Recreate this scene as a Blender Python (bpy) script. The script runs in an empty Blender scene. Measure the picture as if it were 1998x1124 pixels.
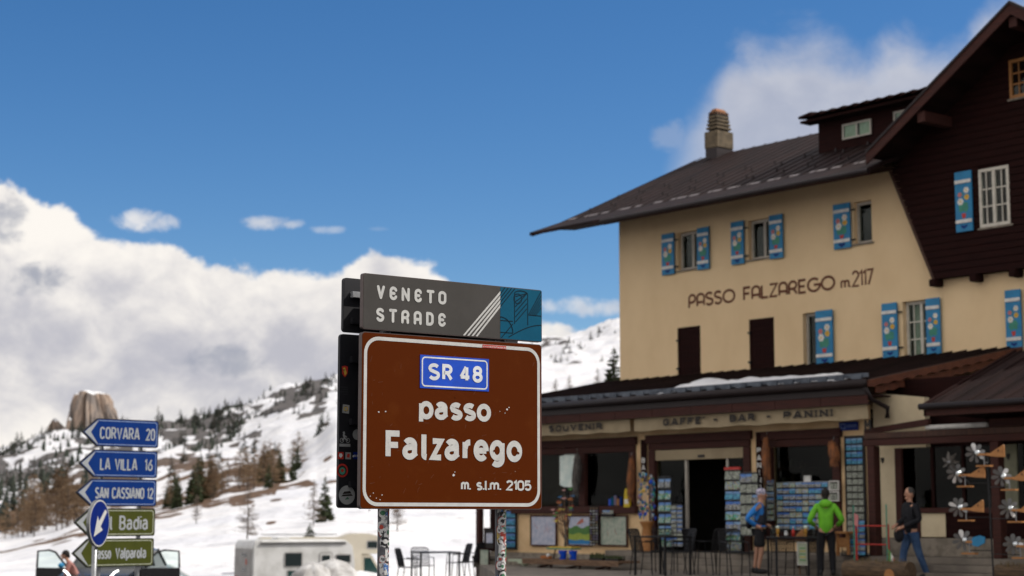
import bpy, bmesh, math, random
from mathutils import Vector, Matrix, noise
R = math.radians
scene = bpy.context.scene
COL = scene.collection
# ---------------------------------------------------------------- camera
F, HC, PITCH = 3400.0, 1.23, R(7.42)          # focal length in photo pixels, eye height, upward tilt
cam_d = bpy.data.cameras.new('camera'); cam = bpy.data.objects.new('camera', cam_d); COL.objects.link(cam)
cam.location = (0, 0, HC); cam.rotation_euler = (R(90) + PITCH, 0, 0)
cam_d.sensor_width = 36; cam_d.lens = F / 1998 * 36; cam_d.clip_start = .1; cam_d.clip_end = 20000
cam_d.dof.use_dof = True; cam_d.dof.focus_distance = 9.9; cam_d.dof.aperture_fstop = 3.3
scene.camera = cam
def ray(px, py):
    cx = (px - 999) / F; cy = (562 - py) / F
    return Vector((cx, math.cos(PITCH) - cy * math.sin(PITCH), math.sin(PITCH) + cy * math.cos(PITCH)))
def azel(px, py):
    r = ray(px, py); return math.atan2(r.x, r.y), math.atan2(r.z, math.hypot(r.x, r.y))
def at(px, py, Y):
    r = ray(px, py); k = Y / r.y; return Vector((r.x * k, Y, HC + r.z * k))
def gx(px, Y):                                  # world x of a photo column at depth Y
    return ray(px, 1005).x * Y / ray(px, 1005).y
# ---------------------------------------------------------------- light
SUN_EL, SUN_DIR = R(44), Vector((.998, .05))
sun_d = bpy.data.lights.new('sun', 'SUN'); sun = bpy.data.objects.new('sun', sun_d); COL.objects.link(sun)
sun_d.energy = 3.4; sun_d.angle = R(.5); sun_d.color = (1, .94, .86)
sd = Vector((SUN_DIR.x * math.cos(SUN_EL), SUN_DIR.y * math.cos(SUN_EL), math.sin(SUN_EL)))
sun.rotation_euler = sd.to_track_quat('Z', 'Y').to_euler()
scene.view_settings.view_transform = 'Standard'; scene.view_settings.look = 'None'
scene.view_settings.exposure = .2; scene.view_settings.gamma = 1
scene.view_settings.use_curve_mapping = False
scene.cycles.use_denoising = True
scene.cycles.max_bounces = 6; scene.cycles.transparent_max_bounces = 12
# ---------------------------------------------------------------- sky
world = bpy.data.worlds.new('World'); scene.world = world; world.use_nodes = True
nt = world.node_tree; nt.nodes.clear()
class NG:
    def __init__(s, nt): s.nt = nt; s.n = nt.nodes; s.l = nt.links
    def new(s, t, **k):
        x = s.n.new(t)
        for a, v in k.items(): setattr(x, a, v)
        return x
    def put(s, sock, v):
        if isinstance(v, bpy.types.NodeSocket): s.l.new(v, sock)
        else: sock.default_value = v
    def m(s, op, a, b=0.0, c=None, clamp=False):
        x = s.new('ShaderNodeMath', operation=op); x.use_clamp = clamp
        s.put(x.inputs[0], a); s.put(x.inputs[1], b)
        if c is not None: s.put(x.inputs[2], c)
        return x.outputs[0]
    def rng(s, v, a, b, c=0.0, d=1.0, smooth=True):
        x = s.new('ShaderNodeMapRange'); x.interpolation_type = 'SMOOTHSTEP' if smooth else 'LINEAR'
        for i, q in enumerate((v, a, b, c, d)): s.put(x.inputs[i], q)
        return x.outputs[0]
    def mix(s, f, a, b):
        x = s.new('ShaderNodeMix', data_type='RGBA')
        s.put(x.inputs[0], f); s.put(x.inputs[6], a); s.put(x.inputs[7], b)
        return x.outputs[2]
    def noise(s, vec, scale, detail=6, rough=.55, dist=0):
        x = s.new('ShaderNodeTexNoise'); s.put(x.inputs['Vector'], vec)
        x.inputs['Scale'].default_value = scale; x.inputs['Detail'].default_value = detail
        x.inputs['Roughness'].default_value = rough; x.inputs['Distortion'].default_value = dist
        return x.outputs['Fac']
g = NG(nt)
sky = g.new('ShaderNodeTexSky', sky_type='NISHITA', sun_disc=False)
sky.sun_elevation = SUN_EL; sky.sun_rotation = math.atan2(SUN_DIR.x, SUN_DIR.y); sky.altitude = 2100
sky.air_density = 1.0; sky.dust_density = 1.3; sky.ozone_density = 2.0
hs = g.new('ShaderNodeHueSaturation'); g.l.new(sky.outputs[0], hs.inputs['Color'])
hs.inputs['Hue'].default_value = .503; hs.inputs['Saturation'].default_value = 1.32; hs.inputs['Value'].default_value = .98
tc = g.new('ShaderNodeTexCoord'); sep = g.new('ShaderNodeSeparateXYZ'); g.l.new(tc.outputs['Generated'], sep.inputs[0])
DEG = 57.29578
A = g.m('MULTIPLY', g.m('ARCTAN2', sep.outputs[0], sep.outputs[1]), DEG)
El = g.m('MULTIPLY', g.m('ARCSINE', sep.outputs[2]), DEG)
cmb = g.new('ShaderNodeCombineXYZ'); g.put(cmb.inputs[0], A); g.put(cmb.inputs[1], g.m('MULTIPLY', El, 1.25)); V = cmb.outputs[0]
def ae(px, py):
    a, e = azel(px, py); return a * DEG, e * DEG
# height of the cloud bank's top around the compass
fc = g.new('ShaderNodeFloatCurve'); g.put(fc.inputs['Value'], g.m('DIVIDE', g.m('ADD', A, 40), 80, clamp=True))
pts = [(-1400, 330), (-700, 300), (-250, 335), (0, 352), (60, 385), (120, 395), (170, 440), (250, 470), (340, 482), (420, 512), (520, 515), (640, 530), (740, 500),
       (830, 515), (900, 560), (950, 610), (1040, 640), (1130, 632), (1215, 628), (1262, 520), (1300, 300), (1390, 165), (1470, 75), (1560, 60), (1680, 75), (1745, 40), (1800, 75), (1850, 80),
       (1920, 30), (1998, -30), (2200, -100), (2700, 40), (3300, 200)]
cm = fc.mapping; cv = cm.curves[0]
P2 = [(((ae(x, y)[0]) + 40) / 80, ae(x, y)[1] / 25) for x, y in pts]
cv.points[0].location = (0, P2[0][1]); cv.points[1].location = (1, P2[-1][1])
for q in P2: cv.points.new(*q)
for q in cv.points: q.handle_type = 'AUTO_CLAMPED'
cm.update()
T = g.m('MULTIPLY', fc.outputs[0], 25)
n1 = g.noise(V, .36, 9, .6, .25)
n1c = g.m('SUBTRACT', n1, .5)
right = g.rng(A, 2.6, 4.6)
depth = g.m('ADD', g.m('SUBTRACT', T, El), g.m('MULTIPLY', n1c, g.m('ADD', 2.6, g.m('MULTIPLY', right, .7))))
soft = g.m('ADD', .28, g.m('MULTIPLY', right, 1.3))
dens = g.rng(depth, g.m('MULTIPLY', soft, -.25), soft)
dens = g.m('MULTIPLY', dens, g.m('SUBTRACT', 1.0, g.m('MULTIPLY', right, .25)))
dens = g.m('MULTIPLY', dens, g.m('MAXIMUM', g.m('MAXIMUM', g.rng(A, 4.2, 7.6), g.rng(El, 8.5, 6.5)), g.rng(A, 2, 0)))
def blob(px, py, rx, ry, k=1.0):
    a0, e0 = ae(px, py)
    dx = g.m('DIVIDE', g.m('SUBTRACT', A, a0), rx / 59.3); dy = g.m('DIVIDE', g.m('SUBTRACT', El, e0), ry / 59.3)
    q = g.m('SUBTRACT', 1.0, g.m('ADD', g.m('MULTIPLY', dx, dx), g.m('MULTIPLY', dy, dy)))
    q = g.m('ADD', q, g.m('MULTIPLY', n2c, 3.2))
    return g.m('MULTIPLY', g.rng(q, .1, 1.2), k)
n2 = g.noise(V, .95, 8, .62, .3); n2c = g.m('SUBTRACT', n2, .5)
for b_ in ((275, 432, 72, 24, .75), (520, 435, 74, 17, .62), (640, 448, 42, 10, .3), (735, 447, 26, 6, .12), (1135, 600, 130, 24, .62), (1320, 268, 60, 40, .25)):
    dens = g.m('MAXIMUM', dens, blob(*b_))
# inner shading of the clouds: bright crowns, grey-lilac bellies
n3 = g.noise(V, .30, 7, .55, .6)
mp = g.new('ShaderNodeMapping'); g.l.new(V, mp.inputs[0]); mp.inputs['Location'].default_value = (7.3, 3.1, 0)
n4 = g.noise(mp.outputs[0], .55, 8, .6, .3)
lit = g.m('ADD', g.rng(depth, 3.6, .2, 0, .62), g.m('MULTIPLY', g.m('SUBTRACT', n3, .48), 1.6))
lit = g.m('ADD', lit, g.m('MULTIPLY', g.m('SUBTRACT', n4, .5), 1.2))
lit = g.m('ADD', lit, g.rng(A, -5, -17, 0, .25))
lit = g.m('ADD', lit, g.rng(El, 4.4, 2.2, 0, .35))
lit = g.rng(lit, -.12, 1.0)
lit = g.m('MULTIPLY', lit, g.m('SUBTRACT', 1.0, g.m('MULTIPLY', right, .62)))
ccol = g.mix(lit, (4.5, 4.5, 5.0, 1), (8.6, 8.2, 7.7, 1))
def dark(px, py, rx, ry, k):
    return blob(px, py, rx, ry, k)
for b_ in ((70, 545, 75, 38, .75), (5, 430, 50, 70, .7), (430, 705, 110, 36, .55)):
    ccol = g.mix(dark(*b_), ccol, (2.3, 2.6, 3.4, 1))
# brighter broken cumulus added over the unseen sky, lifting ambient light on the facade
n6 = g.noise(tc.outputs['Generated'], 2.6, 8, .6, .3)
away = g.m('MAXIMUM', g.rng(g.m('ABSOLUTE', A), 24, 40), g.rng(El, 24, 38))
up_ = g.rng(El, -2, 3)
d6 = g.m('MULTIPLY', g.m('MULTIPLY', g.rng(n6, .40, .50), away), up_)
final = g.mix(dens, hs.outputs[0], ccol)
final = g.mix(d6, final, g.mix(g.rng(n4, .3, .65), (6.5, 6.2, 6.0, 1), (10.5, 9.9, 9.2, 1)))
bg = g.new('ShaderNodeBackground'); g.l.new(final, bg.inputs[0]); bg.inputs[1].default_value = .1
wo = g.new('ShaderNodeOutputWorld'); g.l.new(bg.outputs[0], wo.inputs[0])
# ---------------------------------------------------------------- materials
def mat(name, c, rough=.7, metal=0, c2=None, scale=8, detail=5, bump=0, bscale=40, spec=.4, stretch=None, lo=.35, hi=.65, coat=0):
    m = bpy.data.materials.new(name); m.use_nodes = True; n = NG(m.node_tree)
    p = m.node_tree.nodes['Principled BSDF']
    p.inputs['Roughness'].default_value = rough; p.inputs['Metallic'].default_value = metal
    p.inputs['Specular IOR Level'].default_value = spec; p.inputs['Coat Weight'].default_value = coat
    t = n.new('ShaderNodeTexCoord'); v = t.outputs['Object']
    if stretch:
        mp = n.new('ShaderNodeMapping'); n.l.new(v, mp.inputs[0]); mp.inputs['Scale'].default_value = stretch; v = mp.outputs[0]
    if c2 is None: c2 = tuple(x * .82 for x in c)
    f = n.noise(v, scale, detail, .6); f = n.rng(f, lo, hi)
    n.l.new(n.mix(f, (*c, 1), (*c2, 1)), p.inputs['Base Color'])
    if bump:
        b = n.new('ShaderNodeBump'); b.inputs['Strength'].default_value = bump; b.inputs['Distance'].default_value = .02
        n.l.new(n.noise(v, bscale, 4), b.inputs['Height']); n.l.new(b.outputs[0], p.inputs['Normal'])
    return m
def glass_mat(name, tint=(.85, .95, .93), refl=.6):
    m = bpy.data.materials.new(name); m.use_nodes = True; n = NG(m.node_tree); m.node_tree.nodes.clear()
    tr = n.new('ShaderNodeBsdfTransparent'); tr.inputs[0].default_value = (*tint, 1)
    gl = n.new('ShaderNodeBsdfGlossy'); gl.inputs['Roughness'].default_value = .03
    lw = n.new('ShaderNodeLayerWeight'); fac = n.m('ADD', .03, n.m('MULTIPLY', n.m('POWER', lw.outputs['Facing'], 3.5), .5))
    mx = n.new('ShaderNodeMixShader'); n.put(mx.inputs[0], n.m('MULTIPLY', fac, refl))
    n.l.new(tr.outputs[0], mx.inputs[1]); n.l.new(gl.outputs[0], mx.inputs[2])
    o = n.new('ShaderNodeOutputMaterial'); n.l.new(mx.outputs[0], o.inputs[0]); return m
M = {}
def K(name, *a, **k): M[name] = mat(name, *a, **k); return M[name]
K('plaster', (.80, .60, .36), .9, c2=(.71, .515, .295), scale=.8, bump=.3, bscale=30, stretch=(1.2, 1.2, .8), lo=.25, hi=.85)
K('shop_plaster', (.78, .56, .32), .9, c2=(.67, .46, .25), scale=2.2, bump=.25, bscale=60)
K('pale_plaster', (.66, .56, .38), .9, c2=(.58, .48, .32), scale=2, bump=.2)
K('lettering_brown', (.14, .045, .022), .8)
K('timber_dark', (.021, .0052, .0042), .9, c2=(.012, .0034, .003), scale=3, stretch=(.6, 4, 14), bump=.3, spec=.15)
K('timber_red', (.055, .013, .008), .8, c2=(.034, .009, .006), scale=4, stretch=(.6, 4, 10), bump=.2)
K('verge_red_lit', (.12, .036, .016), .7, c2=(.08, .024, .012), scale=6)  # lighter copy of the red timber, its brighter lighting put into the colour
K('timber_board', (.07, .03, .018), .75, c2=(.04, .018, .012), scale=4, stretch=(6, 6, .6), bump=.2)
K('wood_light', (.40, .185, .06), .6, c2=(.30, .125, .035), scale=6, stretch=(1, 6, 6))
K('wood_old', (.20, .12, .07), .8, c2=(.11, .065, .04), scale=5, stretch=(1, 6, 6), bump=.3)
K('roof_metal', (.024, .012, .011), .7, c2=(.011, .006, .006), scale=1.6, bump=.4, bscale=6, spec=.12, stretch=(2, .4, .4))
K('roof_edge_lit', (.22, .19, .19), .5, metal=.3)
K('gutter_metal', (.018, .011, .012), .5, metal=.3)
K('stone', (.27, .235, .19), .9, c2=(.17, .145, .115), scale=7, bump=.6, bscale=25)
K('stone_chimney', (.15, .115, .072), .9, c2=(.085, .066, .042), scale=5, bump=.5, bscale=14)
K('chimney_cap', (.2, .13, .08), .9, c2=(.3, .12, .05), scale=4, bump=.4)
K('guard_metal', (.11, .13, .16), .5, metal=.3, c2=(.05, .06, .08), scale=6)
K('window_white', (.62, .58, .5), .5)
K('window_beige', (.48, .44, .38), .6)
K('shutter_blue', (.018, .21, .42), .55, c2=(.014, .17, .35), scale=5)
K('paint_white', (.72, .70, .66), .6)
K('paint_pink', (.55, .2, .2), .6); K('paint_yellow', (.7, .45, .05), .6); K('paint_green', (.05, .26, .18), .6); K('paint_red', (.45, .03, .02), .5)
K('curtain', (.42, .4, .33), .9, c2=(.27, .27, .17), scale=9, stretch=(6, 1, .6))
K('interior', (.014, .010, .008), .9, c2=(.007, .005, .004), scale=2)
K('black_metal', (.012, .012, .014), .45, metal=.3)
K('grey_metal', (.32, .33, .34), .38, metal=.85)
K('galvanised', (.42, .43, .44), .45, metal=.6, c2=(.3, .31, .33), scale=12)
K('rubber', (.015, .015, .015), .8)
K('asphalt', (.055, .055, .058), .92, c2=(.035, .035, .038), scale=3, bump=.4, bscale=90)
K('concrete', (.23, .20, .165), .92, c2=(.15, .13, .11), scale=1.6, bump=.4, bscale=50)
K('snow', (.80, .80, .81), .6, c2=(.68, .69, .72), scale=.8, bump=.5, bscale=3)
K('snow_dirty', (.62, .62, .62), .7, c2=(.35, .34, .33), scale=1.8, bump=.6, bscale=6)
K('canvas', (.36, .29, .185), .85, c2=(.29, .23, .145), scale=1.5, bump=.3, bscale=3)
K('ink_black', (.018, .014, .012), .7); K('ink_white', (.68, .68, .66), .5)
GL = glass_mat('window_glass'); GLD = glass_mat('shop_glass', (.42, .46, .44), .28)
# road signs
K('sign_brown', (0.084, 0.0150, 0.0004), .55, c2=(0.097, 0.0205, 0.0018), lo=.52, hi=.78, scale=7, spec=.04)
K('sign_white', (0.5610, 0.5610, 0.5355), .4, c2=(0.4930, 0.4930, 0.4760), scale=14)
K('sign_blue', (0.002, 0.070, 0.56), .35, spec=.35)
K('plate_white', (.74, .76, .78), .4)
K('sign_dir_blue', (.002, .030, .175), .5, c2=(.002, .026, .155), scale=4, spec=.1)
K('sign_dir_green', (0.0638, 0.0723, 0.0119), .45, c2=(0.0510, 0.0595, 0.0102), scale=4, spec=.1)
K('sign_round_blue', (.003, .018, .16), .45, spec=.12)
K('sign_grey', (0.0634, 0.0590, 0.0547), .55, c2=(0.0540, 0.0504, 0.0461), scale=4, spec=.15)
K('sign_teal', (.0015, .085, .155), .5, c2=(.0015, .075, .14), scale=5, spec=.1)
K('sign_teal_line', (.002, .018, .032), .6, spec=.1)
K('sign_back', (.0065, .0068, .010), .55, c2=(.010, .010, .013), scale=4)
K('edge_metal', (.11, .085, .08), .4, metal=.7)
K('scratch', (.16, .055, .025), .6); K('chip', (.62, .60, .58), .6)
# ---------------------------------------------------------------- mesh helpers
class MB:
    def __init__(s): s.v = []; s.f = []; s.i = []; s.sm = False
    def quad(s, pts, m=0):
        b = len(s.v); s.v += [tuple(p) for p in pts]; s.f.append(tuple(range(b, b + len(pts)))); s.i.append(m); return s
    def box(s, x0, x1, y0, y1, z0, z1, m=0, mtx=None):
        c = [(x, y, z) for z in (z0, z1) for y in (y0, y1) for x in (x0, x1)]
        if mtx: c = [tuple(mtx @ Vector(q)) for q in c]
        b = len(s.v); s.v += c
        for q in ((0, 2, 3, 1), (4, 5, 7, 6), (0, 1, 5, 4), (2, 6, 7, 3), (0, 4, 6, 2), (1, 3, 7, 5)):
            s.f.append(tuple(b + k for k in q)); s.i.append(m)
        return s
    def prism(s, poly, y0, y1, m=0, axis='y'):        # poly in (x,z) extruded along y (or (x,y) along z, (y,z) along x)
        n = len(poly); b = len(s.v)
        for y in (y0, y1):
            for a, c in poly: s.v.append((a, y, c) if axis == 'y' else ((a, c, y) if axis == 'z' else (y, a, c)))
        s.f.append(tuple(b + k for k in range(n))); s.i.append(m)
        s.f.append(tuple(b + n + k for k in reversed(range(n)))); s.i.append(m)
        for k in range(n):
            s.f.append((b + k, b + (k + 1) % n, b + n + (k + 1) % n, b + n + k)); s.i.append(m)
        return s
    def tube(s, path, r, seg=8, m=0, cap=True):
        path = [Vector(p) for p in path]; n = len(path); rr = r if isinstance(r, (list, tuple)) else [r] * n
        b = len(s.v)
        for k, p in enumerate(path):
            d = (path[min(k + 1, n - 1)] - path[max(k - 1, 0)]).normalized()
            up = Vector((0, 0, 1)) if abs(d.z) < .9 else Vector((1, 0, 0))
            a = d.cross(up).normalized(); c = a.cross(d)
            for j in range(seg):
                t = 2 * math.pi * j / seg; s.v.append(tuple(p + (a * math.cos(t) + c * math.sin(t)) * rr[k]))
        for k in range(n - 1):
            for j in range(seg):
                j2 = (j + 1) % seg
                s.f.append((b + k * seg + j, b + k * seg + j2, b + (k + 1) * seg + j2, b + (k + 1) * seg + j)); s.i.append(m)
        if cap:
            s.f.append(tuple(b + j for j in reversed(range(seg)))); s.i.append(m)
            s.f.append(tuple(b + (n - 1) * seg + j for j in range(seg))); s.i.append(m)
        return s
    def ell(s, c, r, seg=10, rings=6, m=0, jit=0, rnd=None, mtx=None):
        b = len(s.v); rings = max(rings, 3)
        for k in range(rings + 1):
            ph = math.pi * k / rings
            for j in range(seg):
                t = 2 * math.pi * j / seg; q = 1 + (rnd.uniform(-jit, jit) if rnd else 0)
                v = Vector((r[0] * math.sin(ph) * math.cos(t) * q, r[1] * math.sin(ph) * math.sin(t) * q, r[2] * math.cos(ph) * q))
                if mtx: v = mtx @ v
                s.v.append(tuple(v + Vector(c)))
        for k in range(rings):
            for j in range(seg):
                j2 = (j + 1) % seg
                s.f.append((b + k * seg + j, b + (k + 1) * seg + j, b + (k + 1) * seg + j2, b + k * seg + j2)); s.i.append(m)
        return s
    def lathe(s, prof, seg=14, c=(0, 0, 0), m=0):
        b = len(s.v)
        for r, z in prof:
            for j in range(seg):
                t = 2 * math.pi * j / seg; s.v.append((c[0] + r * math.cos(t), c[1] + r * math.sin(t), c[2] + z))
        for k in range(len(prof) - 1):
            for j in range(seg):
                j2 = (j + 1) % seg
                s.f.append((b + k * seg + j, b + k * seg + j2, b + (k + 1) * seg + j2, b + (k + 1) * seg + j)); s.i.append(m)
        return s
    def build(s, name, mats, parent=None, smooth=False, bevel=0, loc=None, rotz=None):
        me = bpy.data.meshes.new(name); me.from_pydata(s.v, [], s.f)
        mats = mats if isinstance(mats, (list, tuple)) else [mats]
        for q in mats: me.materials.append(M[q] if isinstance(q, str) else q)
        if len(mats) > 1: me.polygons.foreach_set('material_index', s.i)
        bm = bmesh.new(); bm.from_mesh(me); bmesh.ops.recalc_face_normals(bm, faces=bm.faces)
        if bevel: bmesh.ops.bevel(bm, geom=bm.edges[:], offset=bevel, segments=2, affect='EDGES', clamp_overlap=True)
        bm.to_mesh(me); bm.free()
        if smooth: me.polygons.foreach_set('use_smooth', [True] * len(me.polygons))
        me.update()
        o = bpy.data.objects.new(name, me); COL.objects.link(o)
        if parent: o.parent = parent
        if loc is not None: o.location = loc
        if rotz is not None: o.rotation_euler = (0, 0, rotz)
        return o
def thing(name, label, cat, loc=(0, 0, 0), rotz=0, group=None):
    o = bpy.data.objects.new(name, None); COL.objects.link(o); o.location = loc; o.rotation_euler = (0, 0, rotz)
    o['label'] = label; o['category'] = cat
    if group: o['group'] = group
    o.empty_display_size = .1
    return o
def tag(o, label, cat, group=None):
    o['label'] = label; o['category'] = cat
    if group: o['group'] = group
    return o
def struct(o, label=None):
    o['kind'] = 'structure'
    if label: o['label'] = label
    return o
def inst(o, parent, loc, rotz=0, scale=None):
    c = o.copy(); COL.objects.link(c); c.parent = parent; c.location = loc; c.rotation_euler = (0, 0, rotz)
    if scale: c.scale = scale
    return c
def dup(o, parent=None):
    c = o.copy(); COL.objects.link(c); c.parent = parent
    for ch in o.children: dup(ch, c)
    return c
# ---------------------------------------------------------------- stroke lettering
def arc(cx, cy, rx, ry, a0, a1, n=10):
    return [(cx + rx * math.cos(R(a0 + (a1 - a0) * k / n)), cy + ry * math.sin(R(a0 + (a1 - a0) * k / n))) for k in range(n + 1)]
def el(cx, cy, rx, ry): return arc(cx, cy, rx, ry, 90, 450, 26)
def so(w, r=.25):          # rounded oblong O, width w height 1
    r = min(r, w / 2)
    return arc(w - r, 1 - r, r, r, 90, 0, 6) + arc(w - r, r, r, r, 0, -90, 6) + arc(r, r, r, r, -90, -180, 6) + arc(r, 1 - r, r, r, 180, 90, 6)
def Sg(w, t=1.0):
    q = t / 4; return arc(w / 2, 3 * q, w / 2, q, 25, 180, 9) + arc(w / 2, 3 * q, w / 2, q, 180, 262, 5)[1:] + arc(w / 2, q, w / 2, q, 82, -155, 12)
G = {
 'A': (.62, [[(0, 0), (.27, 1), (.35, 1), (.62, 0)], [(.09, .27), (.53, .27)]]),
 'B': (.52, [[(.0, 0), (0, 1), (.27, 1)] + arc(.27, .76, .22, .24, 90, -90, 8) + [(0, .52)], [(.27, .52)] + arc(.27, .26, .25, .26, 90, -90, 8) + [(0, 0)]]),
 'C': (.54, [arc(.27, .72, .27, .28, 20, 180, 9) + arc(.27, .28, .27, .28, 180, 340, 9)]),
 'D': (.54, [[(0, 0), (0, 1), (.2, 1)] + arc(.2, .66, .34, .34, 90, 0, 6) + arc(.2, .34, .34, .34, 0, -90, 6) + [(0, 0)]]),
 'E': (.46, [[(.46, 1), (0, 1), (0, 0), (.46, 0)], [(0, .52), (.4, .52)]]),
 'F': (.46, [[(0, 0), (0, 1), (.46, 1)], [(0, .5), (.4, .5)]]),
 'G': (.56, [arc(.28, .72, .27, .28, 20, 180, 9) + arc(.28, .28, .27, .28, 180, 360, 10) + [(.55, .45), (.32, .45)]]),
 'I': (.0, [[(0, 0), (0, 1)]]), 'L': (.44, [[(0, 1), (0, 0), (.44, 0)]]),
 'M': (.66, [[(0, 0), (0, 1)], [(.03, .97), (.33, .32), (.63, .97)], [(.66, 1), (.66, 0)]]),
 'N': (.56, [[(0, 0), (0, 1)], [(.03, .98), (.53, .02)], [(.56, 0), (.56, 1)]]),
 'O': (.56, [so(.56, .28)]), 
 'P': (.52, [[(0, 0), (0, 1), (.26, 1)] + arc(.26, .74, .26, .26, 90, -90, 9) + [(0, .48)]]),
 'R': (.54, [[(0, 0), (0, 1), (.26, 1)] + arc(.26, .74, .26, .26, 90, -90, 9) + [(0, .48)], [(.25, .48), (.54, 0)]]),
 'S': (.52, [arc(.26, .76, .25, .24, 30, 185, 10) + [(.06, .62), (.45, .42)] + arc(.26, .27, .26, .27, 25, -152, 12)]), 'T': (.56, [[(0, 1), (.56, 1)], [(.28, 1), (.28, 0)]]),
 'U': (.54, [[(0, 1), (0, .27)] + arc(.27, .27, .27, .27, 180, 360, 10) + [(.54, 1)]]),
 'V': (.6, [[(0, 1), (.3, 0), (.6, 1)]]), 'Z': (.52, [[(0, 1), (.52, 1), (0, 0), (.52, 0)]]),
 '0': (.5, [so(.5, .25)]), '1': (.18, [[(0, .8), (.18, 1), (.18, 0)]]),
 '2': (.5, [arc(.25, .74, .25, .26, 165, -20, 9) + [(0, 0), (.52, 0)]]),
 '4': (.54, [[(.38, 0), (.38, .98)], [(.34, 1), (.02, .24)], [(0, .24), (.54, .24)]]),
 '5': (.5, [[(.46, 1), (.06, 1), (.02, .55)] + arc(.25, .32, .25, .32, 115, -155, 14)]),
 '6': (.5, [[(.42, 1), (.06, .5)] + arc(.25, .29, .25, .29, 150, -210, 20)]),
 '7': (.48, [[(0, 1), (.48, 1), (.12, 0)]]),
 '8': (.5, [el(.25, .76, .22, .24), el(.25, .27, .25, .27)]),
 'a': (.47, [arc(.22, .52, .20, .20, 155, 0, 9) + [(.42, .12), (.47, .01)], [(.42, .44), (.27, .43)] + arc(.2, .21, .2, .21, 95, 270, 9) + [(.3, .02), (.42, .12)]]),
 'b': (.48, [[(0, 0), (0, 1)], el(.24, .36, .24, .36)]), 'd': (.48, [[(.48, 0), (.48, 1)], el(.24, .36, .24, .36)]),
 'e': (.48, [[(.02, .35), (.48, .35)], arc(.24, .36, .24, .36, -4, 318, 22)]),
 'g': (.48, [el(.24, .38, .24, .34), [(.48, .72), (.48, -.02)] + arc(.24, -.02, .24, .24, 0, -140, 8)]),
 'i': (.0, [[(0, 0), (0, .72)], [(0, .93), (0, 1.02)]]), 'l': (.1, [[(0, 1), (0, .1)] + arc(.1, .1, .1, .1, 180, 270, 4)]),
 'm': (.74, [[(0, 0), (0, .72)], [(0, .5)] + arc(.18, .53, .18, .19, 170, 0, 8) + [(.36, 0)], [(.37, .5)] + arc(.56, .53, .18, .19, 170, 0, 8) + [(.74, 0)]]),
 'n': (.44, [[(0, 0), (0, .72)], [(0, .5)] + arc(.22, .5, .22, .22, 170, 0, 8) + [(.44, 0)]]),
 'o': (.48, [el(.24, .36, .24, .36)]), 'p': (.48, [[(0, .72), (0, -.26)], el(.24, .36, .24, .36)]),
 'r': (.26, [[(0, 0), (0, .72)], [(0, .42)] + arc(.22, .44, .2, .27, 170, 95, 6) + [(.26, .71)]]),
 's': (.42, [[(x, y * .72) for x, y in arc(.21, .76, .2, .24, 35, 180, 8) + [(.05, .62), (.36, .42)] + arc(.21, .25, .21, .25, 30, -150, 10)]]), 'u': (.44, [[(0, .72), (0, .2)] + arc(.22, .22, .22, .22, 180, 360, 8) + [(.44, .72)], [(.44, .3), (.44, 0)]]),
 'v': (.46, [[(0, .72), (.23, 0), (.46, .72)]]), 'z': (.42, [[(0, .72), (.42, .72), (0, 0), (.42, 0)]]),
 'w': (.7, [[(0, .72), (.17, 0), (.35, .6), (.53, 0), (.7, .72)]]), 'f': (.3, [[(.1, 0), (.1, .8)] + arc(.26, .82, .16, .18, 180, 80, 5), [(0, .68), (.3, .68)]]),
 't': (.3, [[(.1, .95), (.1, .15)] + arc(.25, .15, .15, .15, 180, 270, 4), [(0, .7), (.3, .7)]]),
 'c': (.44, [arc(.23, .36, .23, .36, 45, 315, 12)]), 'k': (.44, [[(0, 0), (0, 1)], [(.42, .72), (.0, .28)], [(.15, .42), (.44, 0)]]), 'h': (.44, [[(0, 0), (0, 1)], [(0, .5)] + arc(.22, .5, .22, .22, 170, 0, 8) + [(.44, 0)]]),
 '.': (.0, [[(0, -.04), (0, .12)]]), '-': (.34, [[(0, .45), (.34, .45)]]), "'": (.0, [[(0, .8), (0, 1)]]), ' ': (.3, []),
}
# rounded geometric capitals of the grey header board
HEAD = dict(G)
HEAD['E'] = (.5, [arc(.26, .72, .25, .28, 20, 180, 10) + arc(.26, .28, .25, .28, 180, 340, 10), [(0, .5), (.34, .5)]])
HEAD['O'] = (.5, [so(.5, .25)]); HEAD['D'] = (.5, [[(0, 0), (0, 1), (.24, 1)] + arc(.24, .7, .26, .3, 90, 0, 7) + arc(.24, .3, .26, .3, 0, -90, 7) + [(0, 0)]])
HEAD['R'] = (.5, [[(0, 0), (0, .72)] + arc(.25, .72, .25, .28, 180, -40, 14) + [(.36, .44)], [(0, .42), (.3, .42)] + arc(.28, .22, .2, .2, 75, 0, 5) + [(.48, 0)]])
HEAD['A'] = (.5, [[(0, 0), (0, .75)] + arc(.25, .75, .25, .25, 180, 0, 10) + [(.5, 0)], [(0, .36), (.5, .36)]])
HEAD['N'] = (.5, [[(0, 0), (0, 1), (.5, 0), (.5, 1)]]); HEAD['T'] = (.56, [[(0, 1), (.56, 1)], [(.28, 1), (.28, 0)]])
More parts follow.
